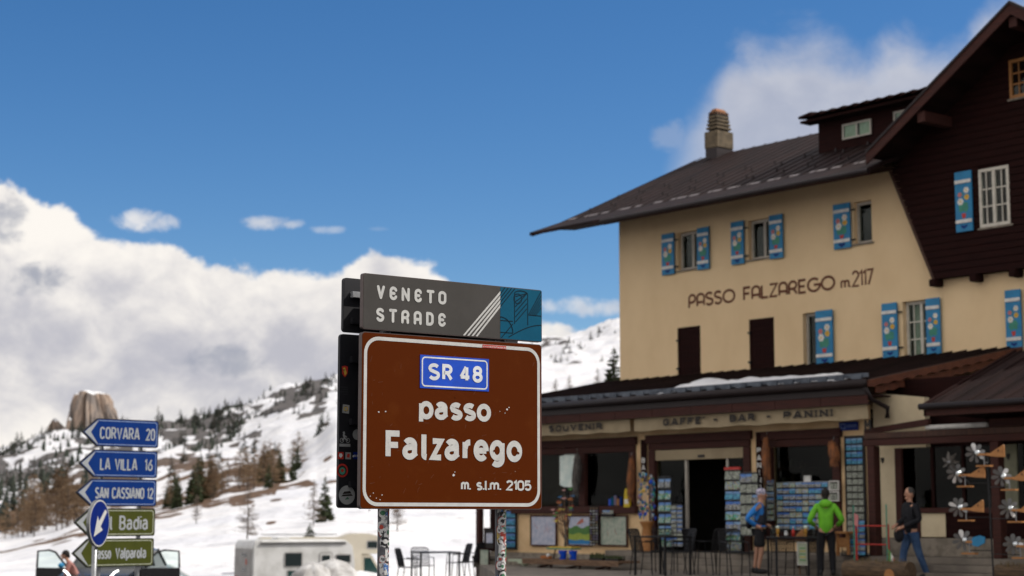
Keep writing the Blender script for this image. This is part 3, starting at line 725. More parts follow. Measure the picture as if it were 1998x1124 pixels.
def shutter(x0, x1, z0, z1, y=-.045, grid=False, name='shutter'):
    s = MB(); s.box(x0, x1, y - .035, y, z0, z1, 0); w = x1 - x0; h = z1 - z0
    s.box(x0 - .012, x0 + .015, y - .04, y + .004, z0, z1, 1) if False else None
    o = s.build(name, 'shutter_blue', H, bevel=.006)
    for zz in (z0 + h * .17, z0 + h * .83):
        q = MB(); q.box(x0 + .01, x1 - .01, y - .055, y - .036, zz - .038, zz + .038); q.build('band', 'paint_white', o, bevel=.004)
    f = MB(); yy = y - .0365
    def disc(cx, cz, r, m, lift):
        f.quad([(cx + r * math.cos(t * .785), yy - lift, cz + r * math.sin(t * .785)) for t in range(8)], m)
    cx = (x0 + x1) / 2
    f.quad([(cx - w * .13, yy - .001, z0 + h * .30), (cx - w * .09, yy - .001, z0 + h * .22), (cx + w * .09, yy - .001, z0 + h * .22), (cx + w * .13, yy - .001, z0 + h * .30)], 3)
    for k in range(9):
        a = k * .7 + x0; disc(cx + w * .2 * math.cos(a), z0 + h * (.40 + .05 * math.sin(a * 2)), w * .11, 2, .001 + k * .0002)
    for k in range(5): disc(cx + w * (.05 * (-1) ** k), z0 + h * (.47 + .05 * k), w * .055, 2, .003 + k * .0002)
    for dx, dz, r, m in ((.19, .68, .155, 0), (-.2, .615, .125, 1), (.2, .565, .14, 4), (-.17, .50, .175, 0)):
        for k in range(6):
            a = k * 1.047; disc(cx + w * dx + r * w * .62 * math.cos(a), z0 + h * dz + r * w * .62 * math.sin(a), r * w * .45, m, .004 + k * .0002)
        disc(cx + w * dx, z0 + h * dz, r * w * .3, 4 if m == 0 else 3, .006)
    disc(cx - w * .12, z0 + h * .09, w * .07, 5, .001); disc(cx + w * .12, z0 + h * .09, w * .07, 5, .001); disc(cx, z0 + h * .07, w * .08, 5, .0015)
    f.build('painted_flowers', ['paint_white', 'paint_pink', 'paint_green', 'paint_red', 'paint_yellow', 'sign_round_blue'], o)
    return o
def window(x0, x1, z0, z1, y0=.12, kind='w', fm='window_beige', curtain=True, parent=H):
    f = MB(); t = .07
    for a, c, d, e in ((x0, x1, z1 - t, z1), (x0, x1, z0, z0 + t), (x0, x0 + t, z0 + t, z1 - t), (x1 - t, x1, z0 + t, z1 - t)): f.box(a, c, y0, y0 + .07, d, e)
    xm = (x0 + x1) / 2
    if kind in ('w', 'grid'): f.box(xm - .04, xm + .04, y0 - .006, y0 + .06, z0 + t, z1 - t)
    o = f.build('window', fm, parent, bevel=.008)
    if kind == 'grid':
        for q in (1, 2):
            m_ = MB(); zz = z0 + t + (z1 - z0 - 2 * t) * q / 3; m_.box(x0 + t, x1 - t, y0 + .012, y0 + .035, zz - .014, zz + .014); m_.build('glazing_bar', fm, o)
        for q in (.25, .75):
            m_ = MB(); xx = x0 + (x1 - x0) * q; m_.box(xx - .012, xx + .012, y0 + .014, y0 + .033, z0 + t, z1 - t); m_.build('glazing_bar', fm, o)
    for a, c in (((x0 + t, xm), (xm, x1 - t)) if kind in ('w', 'grid') else ((x0 + t, x1 - t),)):
        p = MB(); p.box(a, c, y0 + .04, y0 + .048, z0 + t, z1 - t); p.build('pane', GL, o)
    if curtain:
        for sgn in ((1,) if kind == 'w' else (-1, 1)):
            cu = MB(); n = 9; cw = (x1 - x0) * .27
            xs0 = x1 - t - cw if sgn > 0 else x0 + t
            if kind == 'w': xs0 = xm + .02; cw = (x1 - xm - t) * .6
            for k in range(n):
                a = xs0 + cw * k / n; c = xs0 + cw * (k + 1) / n
                cu.quad([(a, y0 + .16 + .02 * (k % 2), z0 + t), (c, y0 + .16 + .02 * ((k + 1) % 2), z0 + t), (c, y0 + .16 + .02 * ((k + 1) % 2), z1 - t), (a, y0 + .16 + .02 * (k % 2), z1 - t)])
            cu.build('curtain', 'curtain', o)
    s = MB(); s.box(x0 - .06, x1 + .06, -.05, y0, z0 - .04, z0 - .002); s.build('sill', 'stone', o)
    return o
for x0, x1, z0, z1, k in wins:
    if k == 'wood':
        f = MB(); f.box(x0, x0 + .07, .02, .09, z0, z1); f.box(x1 - .07, x1, .02, .09, z0, z1); f.box(x0 + .07, x1 - .07, .02, .09, z1 - .07, z1)
        o = f.build('window', 'timber_dark', H)
        for k2 in range(5):
            a = x0 + .07 + (x1 - x0 - .14) * k2 / 5; p = MB(); p.box(a + .004, a + (x1 - x0 - .14) / 5 - .004, .03, .07, z0, z1 - .075); p.build('board', 'timber_dark', o)
        for k2 in range(11):
            zz = z0 + .1 + k2 * .125; p = MB(); p.box(x0 + .09, x1 - .09, .016, .03, zz, zz + .04); p.build('slat', 'timber_dark', o)
        hg = MB(); hg.box(x0 - .02, x0 + .06, -.03, .02, z1 - .35, z1 - .3); hg.box(x0 - .02, x0 + .06, -.03, .02, z0 + .4, z0 + .45); hg.build('hinge', 'black_metal', o)
    else: window(x0, x1, z0, z1, .12, {'w1': 's', 'w': 'w', 'grid': 'grid'}[k], 'window_white' if k == 'grid' else 'window_beige', curtain=(k != 'w1'))
for a, c, y0_, zz in ((1295, 1319, 500, (7.37, 8.44)), (1364, 1387, 485, (7.37, 8.44)), (1430, 1455, 475, (7.37, 8.44)), (1505, 1531, 465, (7.37, 8.44)), (1630, 1663, 445, (7.37, 8.43)),
                      (1596, 1629, 660, (4.70, 5.98)), (1725, 1755, 645, (4.73, 5.97)), (1811, 1839, 640, (4.73, 5.97)), (1966, 1997, 625, (4.69, 5.95)), (2066, 2098, 620, (4.69, 5.95))):
    shutter(uo(a, y0_), uo(c, y0_), *zz)
for a, y0_, zz in ((1319, 500, 8.25), (1319, 500, 7.55), (1455, 475, 8.25), (1455, 475, 7.55), (1663, 445, 8.25), (1663, 445, 7.55), (1755, 645, 5.75), (1755, 645, 4.95)):
    hg = MB(); u = uo(a, y0_); hg.box(u, u + .1, -.06, 0, zz - .015, zz + .015); hg.build('hinge', 'black_metal', H)
# painted lettering
zt0, zt1 = 6.44, 6.80
letters('PASSO', uo(1343, 583), uo(1435, 575), zt0, zt1, .062, -.006, 'lettering', 'lettering_brown', H, DECO, .16)
letters('FALZAREGO', uo(1450, 570), uo(1630, 548), zt0, zt1, .062, -.006, 'lettering', 'lettering_brown', H, DECO, .16)
letters('m.', uo(1640, 548), uo(1660, 548), zt0, zt0 + .26, .05, -.006, 'lettering', 'lettering_brown', H, DECO, .1)
letters('2117', uo(1662, 542), uo(1705, 540), zt0, zt1 + .03, .05, -.006, 'lettering', 'lettering_brown', H, DECO, .12)
# ---- main roof
uL = -1.78
def slab(name, pts, th, m, parent=H):                        # a tilted slab: top polygon + thickness downward
    mb = MB(); n = len(pts); bot = [(x, y, z - th) for x, y, z in pts]; bs = len(mb.v); mb.v += list(pts) + bot
    mb.f.append(tuple(range(n))); mb.f.append(tuple(reversed(range(n, 2 * n)))); mb.i += [0, 0]
    for k in range(n): mb.f.append((k, (k + 1) % n, n + (k + 1) % n, n + k)); mb.i.append(0)
    return mb.build(name, m, parent)
yE, zE, yF, zF, yRg, zR = -.5, 9.18, -1.5, 8.80, 4.8, 11.62
uR = 9.6
roof = slab('roof', [(uL, yE, zE), (uR, yE, zE), (uR, .3, zE + .368), (UE, .3, zE + .368), (UE, yRg, zR), (uL + .3, yRg, zR)], .12, 'roof_metal')
slab('flared_eave', [(uL - .15, yF, zF), (uR + .05, yF, zF), (uR, yE - .003, zE - .004), (uL, yE - .003, zE - .004)], .09, 'roof_metal', roof)
slab('rear_slope', [(uL + .3, yRg + .003, zR), (UE, yRg + .003, zR), (UE, 10.9, 8.8), (uL - .1, 10.9, 8.8)], .12, 'roof_metal', roof)
# raised sheet joints running down the slope, snow hooks
for k in range(27):
    u = uL + .2 + k * .42
    sm = MB(); dz = .02
    sm.v += [(u, yE, zE + .001), (u + .025, yE, zE + .001), (u + .025, yE, zE + dz), (u, yE, zE + dz), (u, yRg, zR + .001), (u + .025, yRg, zR + .001), (u + .025, yRg, zR + dz), (u, yRg, zR + dz)]
    sm.f += [(0, 1, 2, 3), (4, 5, 6, 7), (1, 5, 6, 2), (0, 4, 7, 3), (3, 2, 6, 7)]; sm.i += [0] * 5
    if u < UE - 6: sm.build('seam', 'roof_metal', roof)
rnd2 = random.Random(8)
hookm = MB(); hookm.box(-.02, .02, -.02, .02, 0, .09); hook = hookm.build('snow_hook', 'gutter_metal', roof)
for k in range(44):
    u = uL + .5 + (k % 22) * .5; t = .12 + .2 * (k // 22) + (.06 if k % 2 else 0); y = yE + (yRg - yE) * t; z = zE + (zR - zE) * t
    if u > 9.4: continue
    if k == 0: hook.location = (u, y, z)
    else: inst(hook, roof, (u, y, z))
# lit edge of the crease painted in as pale strips, with streaks of frost
for k in range(16):
    u = uL + .25 + k * .66; L = rnd2.uniform(.25, .55)
    e = MB(); e.v += [(u, yE + .02, zE + .022), (u + L, yE + .02, zE + .022), (u + L, yE + .12, zE + .072), (u, yE + .12, zE + .072), (u, yE + .02, zE + .004), (u + L, yE + .02, zE + .004)]
    e.f += [(0, 1, 2, 3), (4, 5, 1, 0)]; e.i += [0, 0]
    if u < 8.9: e.build('lit_edge_strip', 'roof_edge_lit', roof)
# eave boards, gutter, soffit
so_ = MB(); so_.v += [(uL, -.9, 8.92), (uR - .1, -.9, 8.92), (uR - .1, 0, 9.0), (uL, 0, 9.0)]; so_.f.append((0, 1, 2, 3)); so_.i.append(0)
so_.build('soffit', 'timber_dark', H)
xg = uo(1178, 437, 1.5)
fb = MB(); fb.box(xg, uR + .05, yF - .02, yF + .03, zF - .17, zF - .03); fb.build('fascia_board', 'timber_red', H)
gt = MB(); gt.tube([(xg - .02, yF - .09, zF - .09), (uR + .1, yF - .09, zF - .09)], .06, 10); gt.build('gutter', 'gutter_metal', H)
vb = MB(); vb.prism([(yF, zF - .12), (yF, zF - .01), (yE, zE - .02), (yRg, zR - .02), (yRg, zR - .16), (yE, zE - .16)], uL - .06, uL - .02, axis='x'); vb.build('verge_board', 'timber_dark', H)
# ---- chimney
yc = 4.3
c0 = uo(1376, 300, -yc); c1 = c0 + .47; zc0 = b(1400, 318, -yc)[1]; zc1 = b(1400, 286, -yc)[1]; zc2 = b(1400, 250, -yc)[1]; zc3 = b(1400, 214, -yc)[1]
cd_ = .66
ch = MB(); ch.box(c0 + .02, c1 - .02, yc + .02, yc + cd_ - .02, zc0 - .6, zc1); ch.box(c0 - .0, c1 + .0, yc, yc + cd_, zc1, zc2)
chim = MB(); chim.box(c0 - .02, c1 + .02, yc - .02, yc + cd_ + .02, zc1, zc2 - .04); chim = chim.build('chimney', 'stone_chimney', H, bevel=.02)
bb = MB(); bb.box(c0 + .01, c1 - .01, yc, yc + cd_, zc0 - .6, zc1 - .003); bb.build('flashing', 'gutter_metal', chim)
co = MB(); co.box(c0 + .08, c1 - .08, yc + .08, yc + cd_ - .08, zc2 - .04, zc3); co.build('flue', 'interior', chim)
nl = 4
for k in range(nl):
    z = zc2 + (zc3 - zc2 - .1) * (k + .25) / nl; l = MB(); i = .02 + .015 * k
    l.box(c0 + i, c1 - i, yc + i, yc + cd_ - i, z, z + (zc3 - zc2) / nl * .52); l.build('louvre', 'stone_chimney', chim, bevel=.01)
cp = MB(); i0 = .07
cp.v += [(c0 + i0, yc + i0, zc3 - .05), (c1 - i0, yc + i0, zc3 - .05), (c1 - i0, yc + cd_ - i0, zc3 - .05), (c0 + i0, yc + cd_ - i0, zc3 - .05), (c0 + i0 + .09, yc + i0 + .09, zc3 + .1), (c1 - i0 - .09, yc + i0 + .09, zc3 + .1), (c1 - i0 - .09, yc + cd_ - i0 - .09, zc3 + .1), (c0 + i0 + .09, yc + cd_ - i0 - .09, zc3 + .1)]
cp.f += [(0, 1, 5, 4), (1, 2, 6, 5), (2, 3, 7, 6), (3, 0, 4, 7), (4, 5, 6, 7)]; cp.i += [0] * 5; cp.build('cap', 'chimney_cap', chim)
for px in ((1392), (1409)):
    v = MB(); uu = uo(px, 300, -yc); v.box(uu - .02, uu + .02, yc - .045, yc - .021, zc1 + .02, zc2 - .06)
# ---- shed dormer
wd = -1.7
d0 = uo(1597, 262, wd); d1 = uo(1840, 240, wd); zdb = b(1597, 292, wd)[1] - .2; zdt = b(1597, 238, wd)[1]
dm = MB(); dm.box(d0, d1, -wd, 6.6, zdb, zdt); dorm = dm.build('dormer', 'timber_dark', H)
for a, c, t_, b_ in ((1646, 1702, 238, 268), (1746, 1775, 216, 240)):
    x0, x1 = uo(a, 253 if a < 1700 else 228, wd), uo(c, 250 if a < 1700 else 228, wd); z1 = b((a + c) / 2, t_, wd)[1]; z0 = b((a + c) / 2, b_, wd)[1]
    fr = MB(); y_ = -wd - .02
    for q in ((x0, x1, z1 - .04, z1), (x0, x1, z0, z0 + .04), (x0, x0 + .04, z0 + .04, z1 - .04), (x1 - .04, x1, z0 + .04, z1 - .04), ((x0 + x1) / 2 - .02, (x0 + x1) / 2 + .02, z0 + .04, z1 - .04)): fr.box(q[0], q[1], y_ - .04, y_, q[2], q[3])
    fo = fr.build('window', 'window_beige', H)
    for q in (0, 1):
        cu = MB(); xa = x0 + .06 + (x1 - x0) * (.0 if q == 0 else .52); n = 6; cw = (x1 - x0) * .4
        for k in range(n): cu.quad([(xa + cw * k / n, y_ - .004 - .006 * (k % 2), z0 + .04), (xa + cw * (k + 1) / n, y_ - .004 - .006 * ((k + 1) % 2), z0 + .04), (xa + cw * (k + 1) / n, y_ - .004 - .006 * ((k + 1) % 2), z1 - .04), (xa + cw * k / n, y_ - .004 - .006 * (k % 2), z1 - .04)])
        cu.build('curtain', 'curtain', fo)
    p = MB(); p.box(x0 + .04, x1 - .04, y_ - .03, y_ - .025, z0 + .04, z1 - .04); p.build('pane', GL, fo)
# dormer roof of overlapping boards, seen as a stepped edge
e0 = uo(1560, 235, wd + .45); nb = 12; e1 = d1 + .2; zr0 = zdt + .03
for k in range(nb):
    a = e0 + (e1 - e0) * k / nb; c = e0 + (e1 - e0) * (k + 1) / nb + .06
    pb = MB(); y0_, y1_ = -wd - .5 - .0, 6.9; t1 = .035 + .03 * (k == 0)
    z_a, z_c = zr0 + .0, zr0 + .06
    pb.v += [(a, y0_, z_a), (c, y0_, z_c), (c, y1_, z_c + .75), (a, y1_, z_a + .75)] + [(a, y0_, z_a + t1), (c, y0_, z_c + t1), (c, y1_, z_c + t1 + .75), (a, y1_, z_a + t1 + .75)]
    pb.f += [(0, 1, 2, 3), (4, 5, 6, 7), (0, 1, 5, 4), (1, 2, 6, 5), (2, 3, 7, 6), (3, 0, 4, 7)]; pb.i += [0] * 6
    pb.build('roof_board', 'timber_dark', dorm)
db = MB(); db.box(d0 - .25, d1 + .1, -wd - .4, -wd - .02, zdt - .06, zdt - .0); db.build('eave_board', 'timber_dark', dorm)
# ---- timber gable
uc = 13.24; zp = 11.75; sl = (11.75 - 9.30) / (uc - 9.55); wg = .3
tL, tzL = 9.18, 9.02; bL, bz = 10.31, 6.36
def gspan(z):
    l1 = uc - (zp - .15 - z) / sl
    l2 = tL + (bL - tL) * (tzL - z) / (tzL - bz) if z < tzL else -99
    l = max(l1, l2); return l, 2 * uc - l
gb = MB(); zz = [bz, 7.4, tzL, 9.4, zp - .2]
pg = [(gspan(z)[0], z) for z in zz] + [(gspan(z)[1], z) for z in reversed(zz)]
gwin = (uo(1907, 385, wg), uo(1967, 380, wg), 7.33, 8.60); gw2 = (uo(1966, 155, wg), uo(1966, 155, wg) + .95, b(1967, 193, wg)[1], b(1967, 117, wg)[1])
gb.prism(pg, -.2, .6); gable = gb.build('gable_wall', 'timber_dark', H)
z = bz; hh = .155
while z < zp - .25:
    z1 = min(z + hh - .012, zp - .2); (a0, b0), (a1, b1) = gspan(z), gspan(z1)
    cuts = [(a0, a1, b0, b1)]
    for g4 in (gwin, gw2):
        if z1 > g4[2] and z < g4[3]:
            nc = []
            for q in cuts:
                if q[0] < g4[0] < q[2]: nc += [(q[0], q[1], g4[0], g4[0]), (g4[1], g4[1], q[2], q[3])]
                else: nc.append(q)
            cuts = nc
    for q in cuts:
        if q[2] - q[0] < .1: continue
        mb = MB(); y0_, y1_ = -.235 , -.2
        mb.v += [(q[0], y0_ - .012, z), (q[2], y0_ - .012, z), (q[3], y0_, z1), (q[1], y0_, z1), (q[0], y1_ + .004, z), (q[2], y1_ + .004, z), (q[3], y1_ + .004, z1), (q[1], y1_ + .004, z1)]
        mb.f += [(0, 1, 2, 3), (4, 5, 6, 7), (0, 1, 5, 4), (1, 2, 6, 5), (2, 3, 7, 6), (3, 0, 4, 7)]; mb.i += [0] * 6
        mb.build('board', 'timber_board' if rnd2.random() < .0 else 'timber_dark', gable)
    z += hh
for px in (1818, 1897, 1974, 2052, 2130):
    u = uo(px, 540, wg); br = MB(); br.box(u - .09, u + .09, -.3, .0, bz - .16, bz - .002); br.build('bracket', 'timber_dark', H, bevel=.015)
vg = MB(); vg.v += [(tL - .02, -.25, tzL), (tL + .06, -.25, tzL), (bL + .06, -.25, bz), (bL - .02, -.25, bz)]; vg.f.append((0, 1, 2, 3)); vg.i.append(0)
vg.build('edge_trim', 'timber_board', H)
window(gwin[0] + .005, gwin[1] - .005, gwin[2], gwin[3], -.255, 'grid', 'window_white')
window(gw2[0], gw2[1], gw2[2], gw2[3], -.255, 'grid', 'wood_light')
shutter(uo(1863, 390, wg), uo(1896, 388, wg), 7.30, 8.62, -.26)
# gable roof
wo_ = 1.25; uE = uc - 3.95
def gz(u): return zp - abs(uc - u) * sl
for sgn in (-1, 1):
    ue = uc + sgn * 3.85
    pts_ = [(uc, -wo_, gz(uc)), (ue, -wo_, gz(ue)), (ue, 4.6, gz(ue)), (uc, 4.6, gz(uc))]
    slab('gable_roof', [(x, y, z + .0) for x, y, z in pts_], .1, 'roof_metal')
    fbm = MB(); fbm.v += [(uc, -wo_ - .03, gz(uc) - .02), (ue, -wo_ - .03, gz(ue) - .02), (ue, -wo_ - .03, gz(ue) - .26), (uc, -wo_ - .03, gz(uc) - .26)] + [(uc, -wo_ + .02, gz(uc) - .02), (ue, -wo_ + .02, gz(ue) - .02), (ue, -wo_ + .02, gz(ue) - .26), (uc, -wo_ + .02, gz(uc) - .26)]
    fbm.f += [(0, 1, 2, 3), (4, 5, 6, 7), (0, 1, 5, 4), (1, 2, 6, 5), (2, 3, 7, 6)]; fbm.i += [0] * 5; fbm.build('barge_board', 'timber_red', H)
    eg = MB(); eg.v += [(uc, -wo_ - .06, gz(uc) + .03), (ue, -wo_ - .06, gz(ue) + .03), (ue, -wo_ - .06, gz(ue) - .03), (uc, -wo_ - .06, gz(uc) - .03), (uc, -wo_ + .1, gz(uc) + .03), (ue, -wo_ + .1, gz(ue) + .03)]
    eg.f += [(0, 1, 2, 3), (4, 5, 1, 0)]; eg.i += [0, 0]; eg.build('verge_flashing', 'gutter_metal', H)
    for t in (.0, .62):
        uu = uc + sgn * 3.85 * t
        if t == 0 and sgn < 0: continue
        bm_ = MB(); bm_.box(uu - .1, uu + .1, -wo_ + .05, -.2, gz(uu) - .52, gz(uu) - .28 if t else gz(uu) - .30); bm_.build('purlin', 'timber_red', H, bevel=.01)
# ---- lean-to shop roof
WS, WE = 4.4, 5.1
u_r = 12.35; zg = 3.78; zj = 4.74
lo = slab('shop_roof', [(-.6, -WE, zg), (u_r, -WE, zg), (u_r - .1, -.0, zj), (-.35, -.0, zj)], .08, 'roof_metal')
for k in range(34):
    u = -.45 + k * .38
    if u > u_r - .1: break
    sm = MB(); sm.v += [(u, -WE, zg + .001), (u + .03, -WE, zg + .001), (u + .03, -WE, zg + .035), (u, -WE, zg + .035), (u, -.01, zj + .001), (u + .03, -.01, zj + .001), (u + .03, -.01, zj + .035), (u, -.01, zj + .035)]
    sm.f += [(0, 1, 2, 3), (1, 5, 6, 2), (0, 4, 7, 3), (3, 2, 6, 7)]; sm.i += [0] * 4; sm.build('seam', 'roof_metal', lo)
sb = MB(); sb.box(-.6, u_r, -WE + .03, -WE + .06, zg + .07, zg + .15); sbar = sb.build('snow_guard', 'guard_metal', lo)
for k in range(30):
    u = -.5 + k * .43
    q = MB(); q.box(u, u + .24, -WE + .0, -WE + .028, zg + .04, zg + .12); q.build('guard_plate', 'guard_metal', lo)
# old snow lying on the roof
def snow_strip(u0, u1, y0, y1, thick, seed):
    mb = MB(); nx, ny = 46, 8; r0 = random.Random(seed)
    for j in range(ny + 1):
        for i in range(nx + 1):
            s, t = i / nx, j / ny; u = u0 + (u1 - u0) * s
            end = min(1, min(s, 1 - s) * 7); hgt = (.45 + .55 * abs(noise.noise(Vector((u * 1.7, seed, 0)))) * 1.6) * end ** .6
            y = y0 + (y1 - y0) * t * (.25 + .75 * hgt); zz = zg + (y + WE) / WE * (zj - zg)
            mb.v.append((u, y, zz + .012 + thick * math.sin(math.pi * min(1, t * .95 + .03)) ** .5 * hgt * (1 + .4 * noise.noise(Vector((u * 6, t * 4, seed))))))
    for j in range(ny):
        for i in range(nx): a = j * (nx + 1) + i; mb.f.append((a, a + 1, a + nx + 2, a + nx + 1)); mb.i.append(0)
    return mb
s0, s1 = b(1285, 770, 4.8)[0], b(1638, 745, 4.8)[0]
so2 = snow_strip(s0, s1, -4.98, -3.3, .24, 3).build('snow_patch', 'snow', None, smooth=True, loc=BF.org, rotz=BR)
tag(so2, 'long strip of old snow lying on the shop roof above the bar awning', 'snow patch')
# gutter, fascia boards
gt = MB(); gt.tube([(-.7, -WE - .09, zg - .06), (u_r + .05, -WE - .09, zg - .06)], .085, 12); gt.build('gutter', 'gutter_metal', H, smooth=True)
gf = MB(); gf.box(-.7, u_r, -WE - .03, -WE + .02, zg - .27, zg - .085); gf.build('eave_board', 'gutter_metal', H)
for k in range(11):
    a = -.6 + k * 1.18; q = MB(); q.box(a + .006, min(a + 1.174, u_r), -WE - .015, -WE + .03, zg - .45, zg - .275); q.build('fascia_board', 'timber_red', H)
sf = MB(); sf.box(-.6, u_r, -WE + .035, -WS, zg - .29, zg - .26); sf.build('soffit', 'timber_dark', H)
# carved verge at the right end of the shop roof
for k, (z_, m_) in enumerate(((.0, 'verge_red_lit'), (-.17, 'verge_red_lit'))):
    mb = MB(); n = 26
    y_a, y_b = -WE - .05 + .35 * k, -.05; za = zg + z_ + (.075 * k)
    top, bot = [], []
    for i in range(n + 1):
        t = i / n; y = y_a + (y_b - y_a) * t; zt_ = za + (zj - zg) * t * (1 - .07 * k); top.append((y, zt_ - .005)); bot.append((y, zt_ - .12 - (.035 if i % 2 else 0)))
    mb.prism(top + bot[::-1], u_r + .02 - .1 * k, u_r + .06 - .1 * k, axis='x'); mb.build('carved_verge_board', m_, H)
# downpipe elbow
dp = MB(); dp.tube([(u_r, -WE - .08, zg - .12), (u_r + .0, -WE + .1, zg - .35), (u_r + .0, -WE + .6, zg - .5), (u_r, -WS - .12, zg - .7)], .05, 8); dp.build('downpipe', 'gutter_metal', H, smooth=True)
# ---- shop front
z0f = .46
w1 = (b(1000, 930, WS)[0] + .15, b(1240, 930, WS)[0], 1.33, 2.89); w2 = (b(1270, 960, WS)[0], b(1465, 960, WS)[0], z0f, 2.90); w3 = (b(1497, 940, WS)[0], b(1640, 940, WS)[0], .80, 2.86)
SW = b(1702, 940, WS)[0]
holed_wall('shop_wall', 'shop_plaster', .02, SW, .0, zg - .2, [w1, w2, w3], -WS, .3)
ls = MB(); ls.quad([(.02, -WS, -1.2), (.02, 0, -1.2), (.02, 0, 4.6), (.02, -WS, 3.6)]); ls.build('shop_wall', 'shop_plaster', H)
pl = MB(); pl.box(.0, w2[0], -WS - .06, -WS - .003, -.6, .34); pl.build('plinth', 'stone', H, bevel=.01); pl = MB(); pl.box(w2[1], SW, -WS - .06, -WS - .003, .0, .50); pl.build('plinth', 'stone', H, bevel=.01)
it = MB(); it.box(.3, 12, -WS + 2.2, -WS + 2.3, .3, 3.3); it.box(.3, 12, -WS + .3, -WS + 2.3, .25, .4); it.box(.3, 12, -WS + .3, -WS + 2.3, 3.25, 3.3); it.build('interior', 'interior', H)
dp_ = MB(); dp_.box(.03, b(984, 1040, WS)[0], -WS - .03, -WS - .004, .35, 3.2); dp_.build('timber_panel', 'timber_dark', H)
def shopframe(x0, x1, z0, z1, mull, name='shop_window', t=.17, bottom=True, glass=True, y=-WS):
    f = MB()
    f.box(x0 - .09, x1 + .09, y - .09, y - .003, z1 - .10, z1 + .08); f.box(x0 - .03, x1 + .03, y - .05, y + .05, z1 - t - .08, z1 - .105)
    f.box(x0 - .03, x0 + t, y - .05, y + .05, z0, z1 - t - .085); f.box(x1 - t, x1 + .03, y - .05, y + .05, z0, z1 - t - .085)
    if bottom: f.box(x0 - .1, x1 + .1, y - .11, y + .05, z0 - .07, z0 + .1)
    for m_ in mull: f.box(m_ - .11, m_ + .11, y - .05, y + .05, z0 + .105, z1 - t - .085)
    o = f.build(name, 'timber_red', H, bevel=.012)
    if glass:
        xs = [x0 + t] + [q for m_ in mull for q in (m_ - .11, m_ + .11)] + [x1 - t]
        for k in range(0, len(xs), 2): p = MB(); p.box(xs[k], xs[k + 1], y + .05, y + .058, z0 + .1, z1 - t - .08); p.build('pane', GLD, o)
    return o
um = b(1138, 930, WS)[0]
shopframe(*w1, [um]); shopframe(*w3, [])
dr = shopframe(w2[0], w2[1], z0f, w2[3], [], 'shop_door', bottom=False, glass=False)
tr = MB(); tr.box(w2[0] + .17, w2[1] - .17, -WS - .02, -WS + .12, 2.42, 2.64); tr.build('transom', 'canvas', dr)
sn = MB(); uu = b(1370, 880, WS)[0]; sn.box(uu - .09, uu + .09, -WS - .05, -WS - .021, 2.46, 2.51); sn.build('door_sensor', 'black_metal', dr)
for px in (1337, 1418):
    uu = b(px, 980, WS)[0]; q = MB(); q.box(uu - .028, uu + .028, -WS + .03, -WS + .09, z0f, 2.42); q.build('sliding_leaf_stile', 'window_beige', dr)
for a, c in ((w2[0] + .17, b(1337, 980, WS)[0]), (b(1418, 980, WS)[0], w2[1] - .17)):
    q = MB(); q.box(a, c, -WS + .055, -WS + .063, z0f, 2.42); q.build('pane', GLD, dr)
wg_ = MB(); ux = b(1450, 870, WS)[0]
# things inside the shop: shelves with small goods
K('goods_a', (.25, .16, .09), .7, c2=(.1, .05, .03), scale=5); K('goods_b', (.08, .14, .3), .7, c2=(.3, .12, .08), scale=6); K('goods_c', (.3, .27, .2), .7, c2=(.1, .16, .09), scale=6)
rs = random.Random(3)
gi = 0
for z_ in (.75, 1.05, 1.35, 1.65, 1.95, 2.25):
    sh = MB(); sh.box(6.2, 8.6, -WS + 1.8, -WS + 2.19, z_ - .03, z_); shf = sh.build('shelf', 'wood_old', H)
    for k in range(9):
        u = 6.3 + k * .26 + rs.uniform(-.03, .03); w_ = rs.uniform(.05, .1); h_ = rs.uniform(.1, .22)
        q = MB(); q.box(u, u + w_, -WS + 1.85, -WS + 2.0, z_, z_ + h_ * .75); q.ell((u + w_ / 2, -WS + 1.92, z_ + h_ * .85), (w_ * .45, w_ * .45, h_ * .25), 8, 5)
        q.build('goods', rs.choice(['goods_a', 'goods_b', 'goods_c']), shf)
# banners
def banner(u0, u1, z0, z1, label, txts, cat='awning'):
    o = thing('canvas_awning', label, cat, BF.org, BR); n = 40; mb = MB(); y = -WE + .1
    for j in (0, 1, 2):
        for i in range(n + 1):
            u = u0 + (u1 - u0) * i / n; z = z1 + (z0 - z1) * j / 2 - (.012 * math.sin(i * .9) if j == 2 else 0)
            mb.v.append((u, y + (.012 * math.sin(i * 1.3 + u) + .01 * math.sin(i * .37)) * j, z))
    for j in (0, 1):
        for i in range(n): a = j * (n + 1) + i; mb.f.append((a, a + 1, a + n + 2, a + n + 1)); mb.i.append(0)
    mb.build('valance', 'canvas', o, smooth=True)
    for t, a, c in txts: letters(t, a, c, z0 + (z1 - z0) * .26, z0 + (z1 - z0) * .78, .045, y - .055, 'lettering', 'ink_black', o, G, .42, serif=True)
    rp = MB(); rp.tube([(u0 - .05, y + .02, z1), (u1 + .05, y + .02, z1)], .03, 8); rp.build('roller', 'gutter_metal', o)
    return o
def bu(px, py, w=5.0): return b(px, py, w)[0]
zb0 = b(1400, 833, 5.0)[1]; zb1 = zb0 + .30
banner(.2, bu(1228, 830), zb0, zb1, 'beige canvas awning valance lettered SOUVENIR over the left shop window', [('SOUVENIR', bu(1074, 838), bu(1178, 835))])
banner(bu(1238, 825), bu(1692, 805), zb0, zb1, "long beige canvas awning valance lettered GAFFE' - BAR - PANINI over the shop door", [("GAFFE'", bu(1297, 828), bu(1378, 822)), ('-', bu(1394, 822), bu(1404, 820)), ('BAR', bu(1427, 822), bu(1476, 818)), ('-', bu(1498, 818), bu(1508, 816)), ('PANINI', bu(1532, 815), bu(1628, 810))])
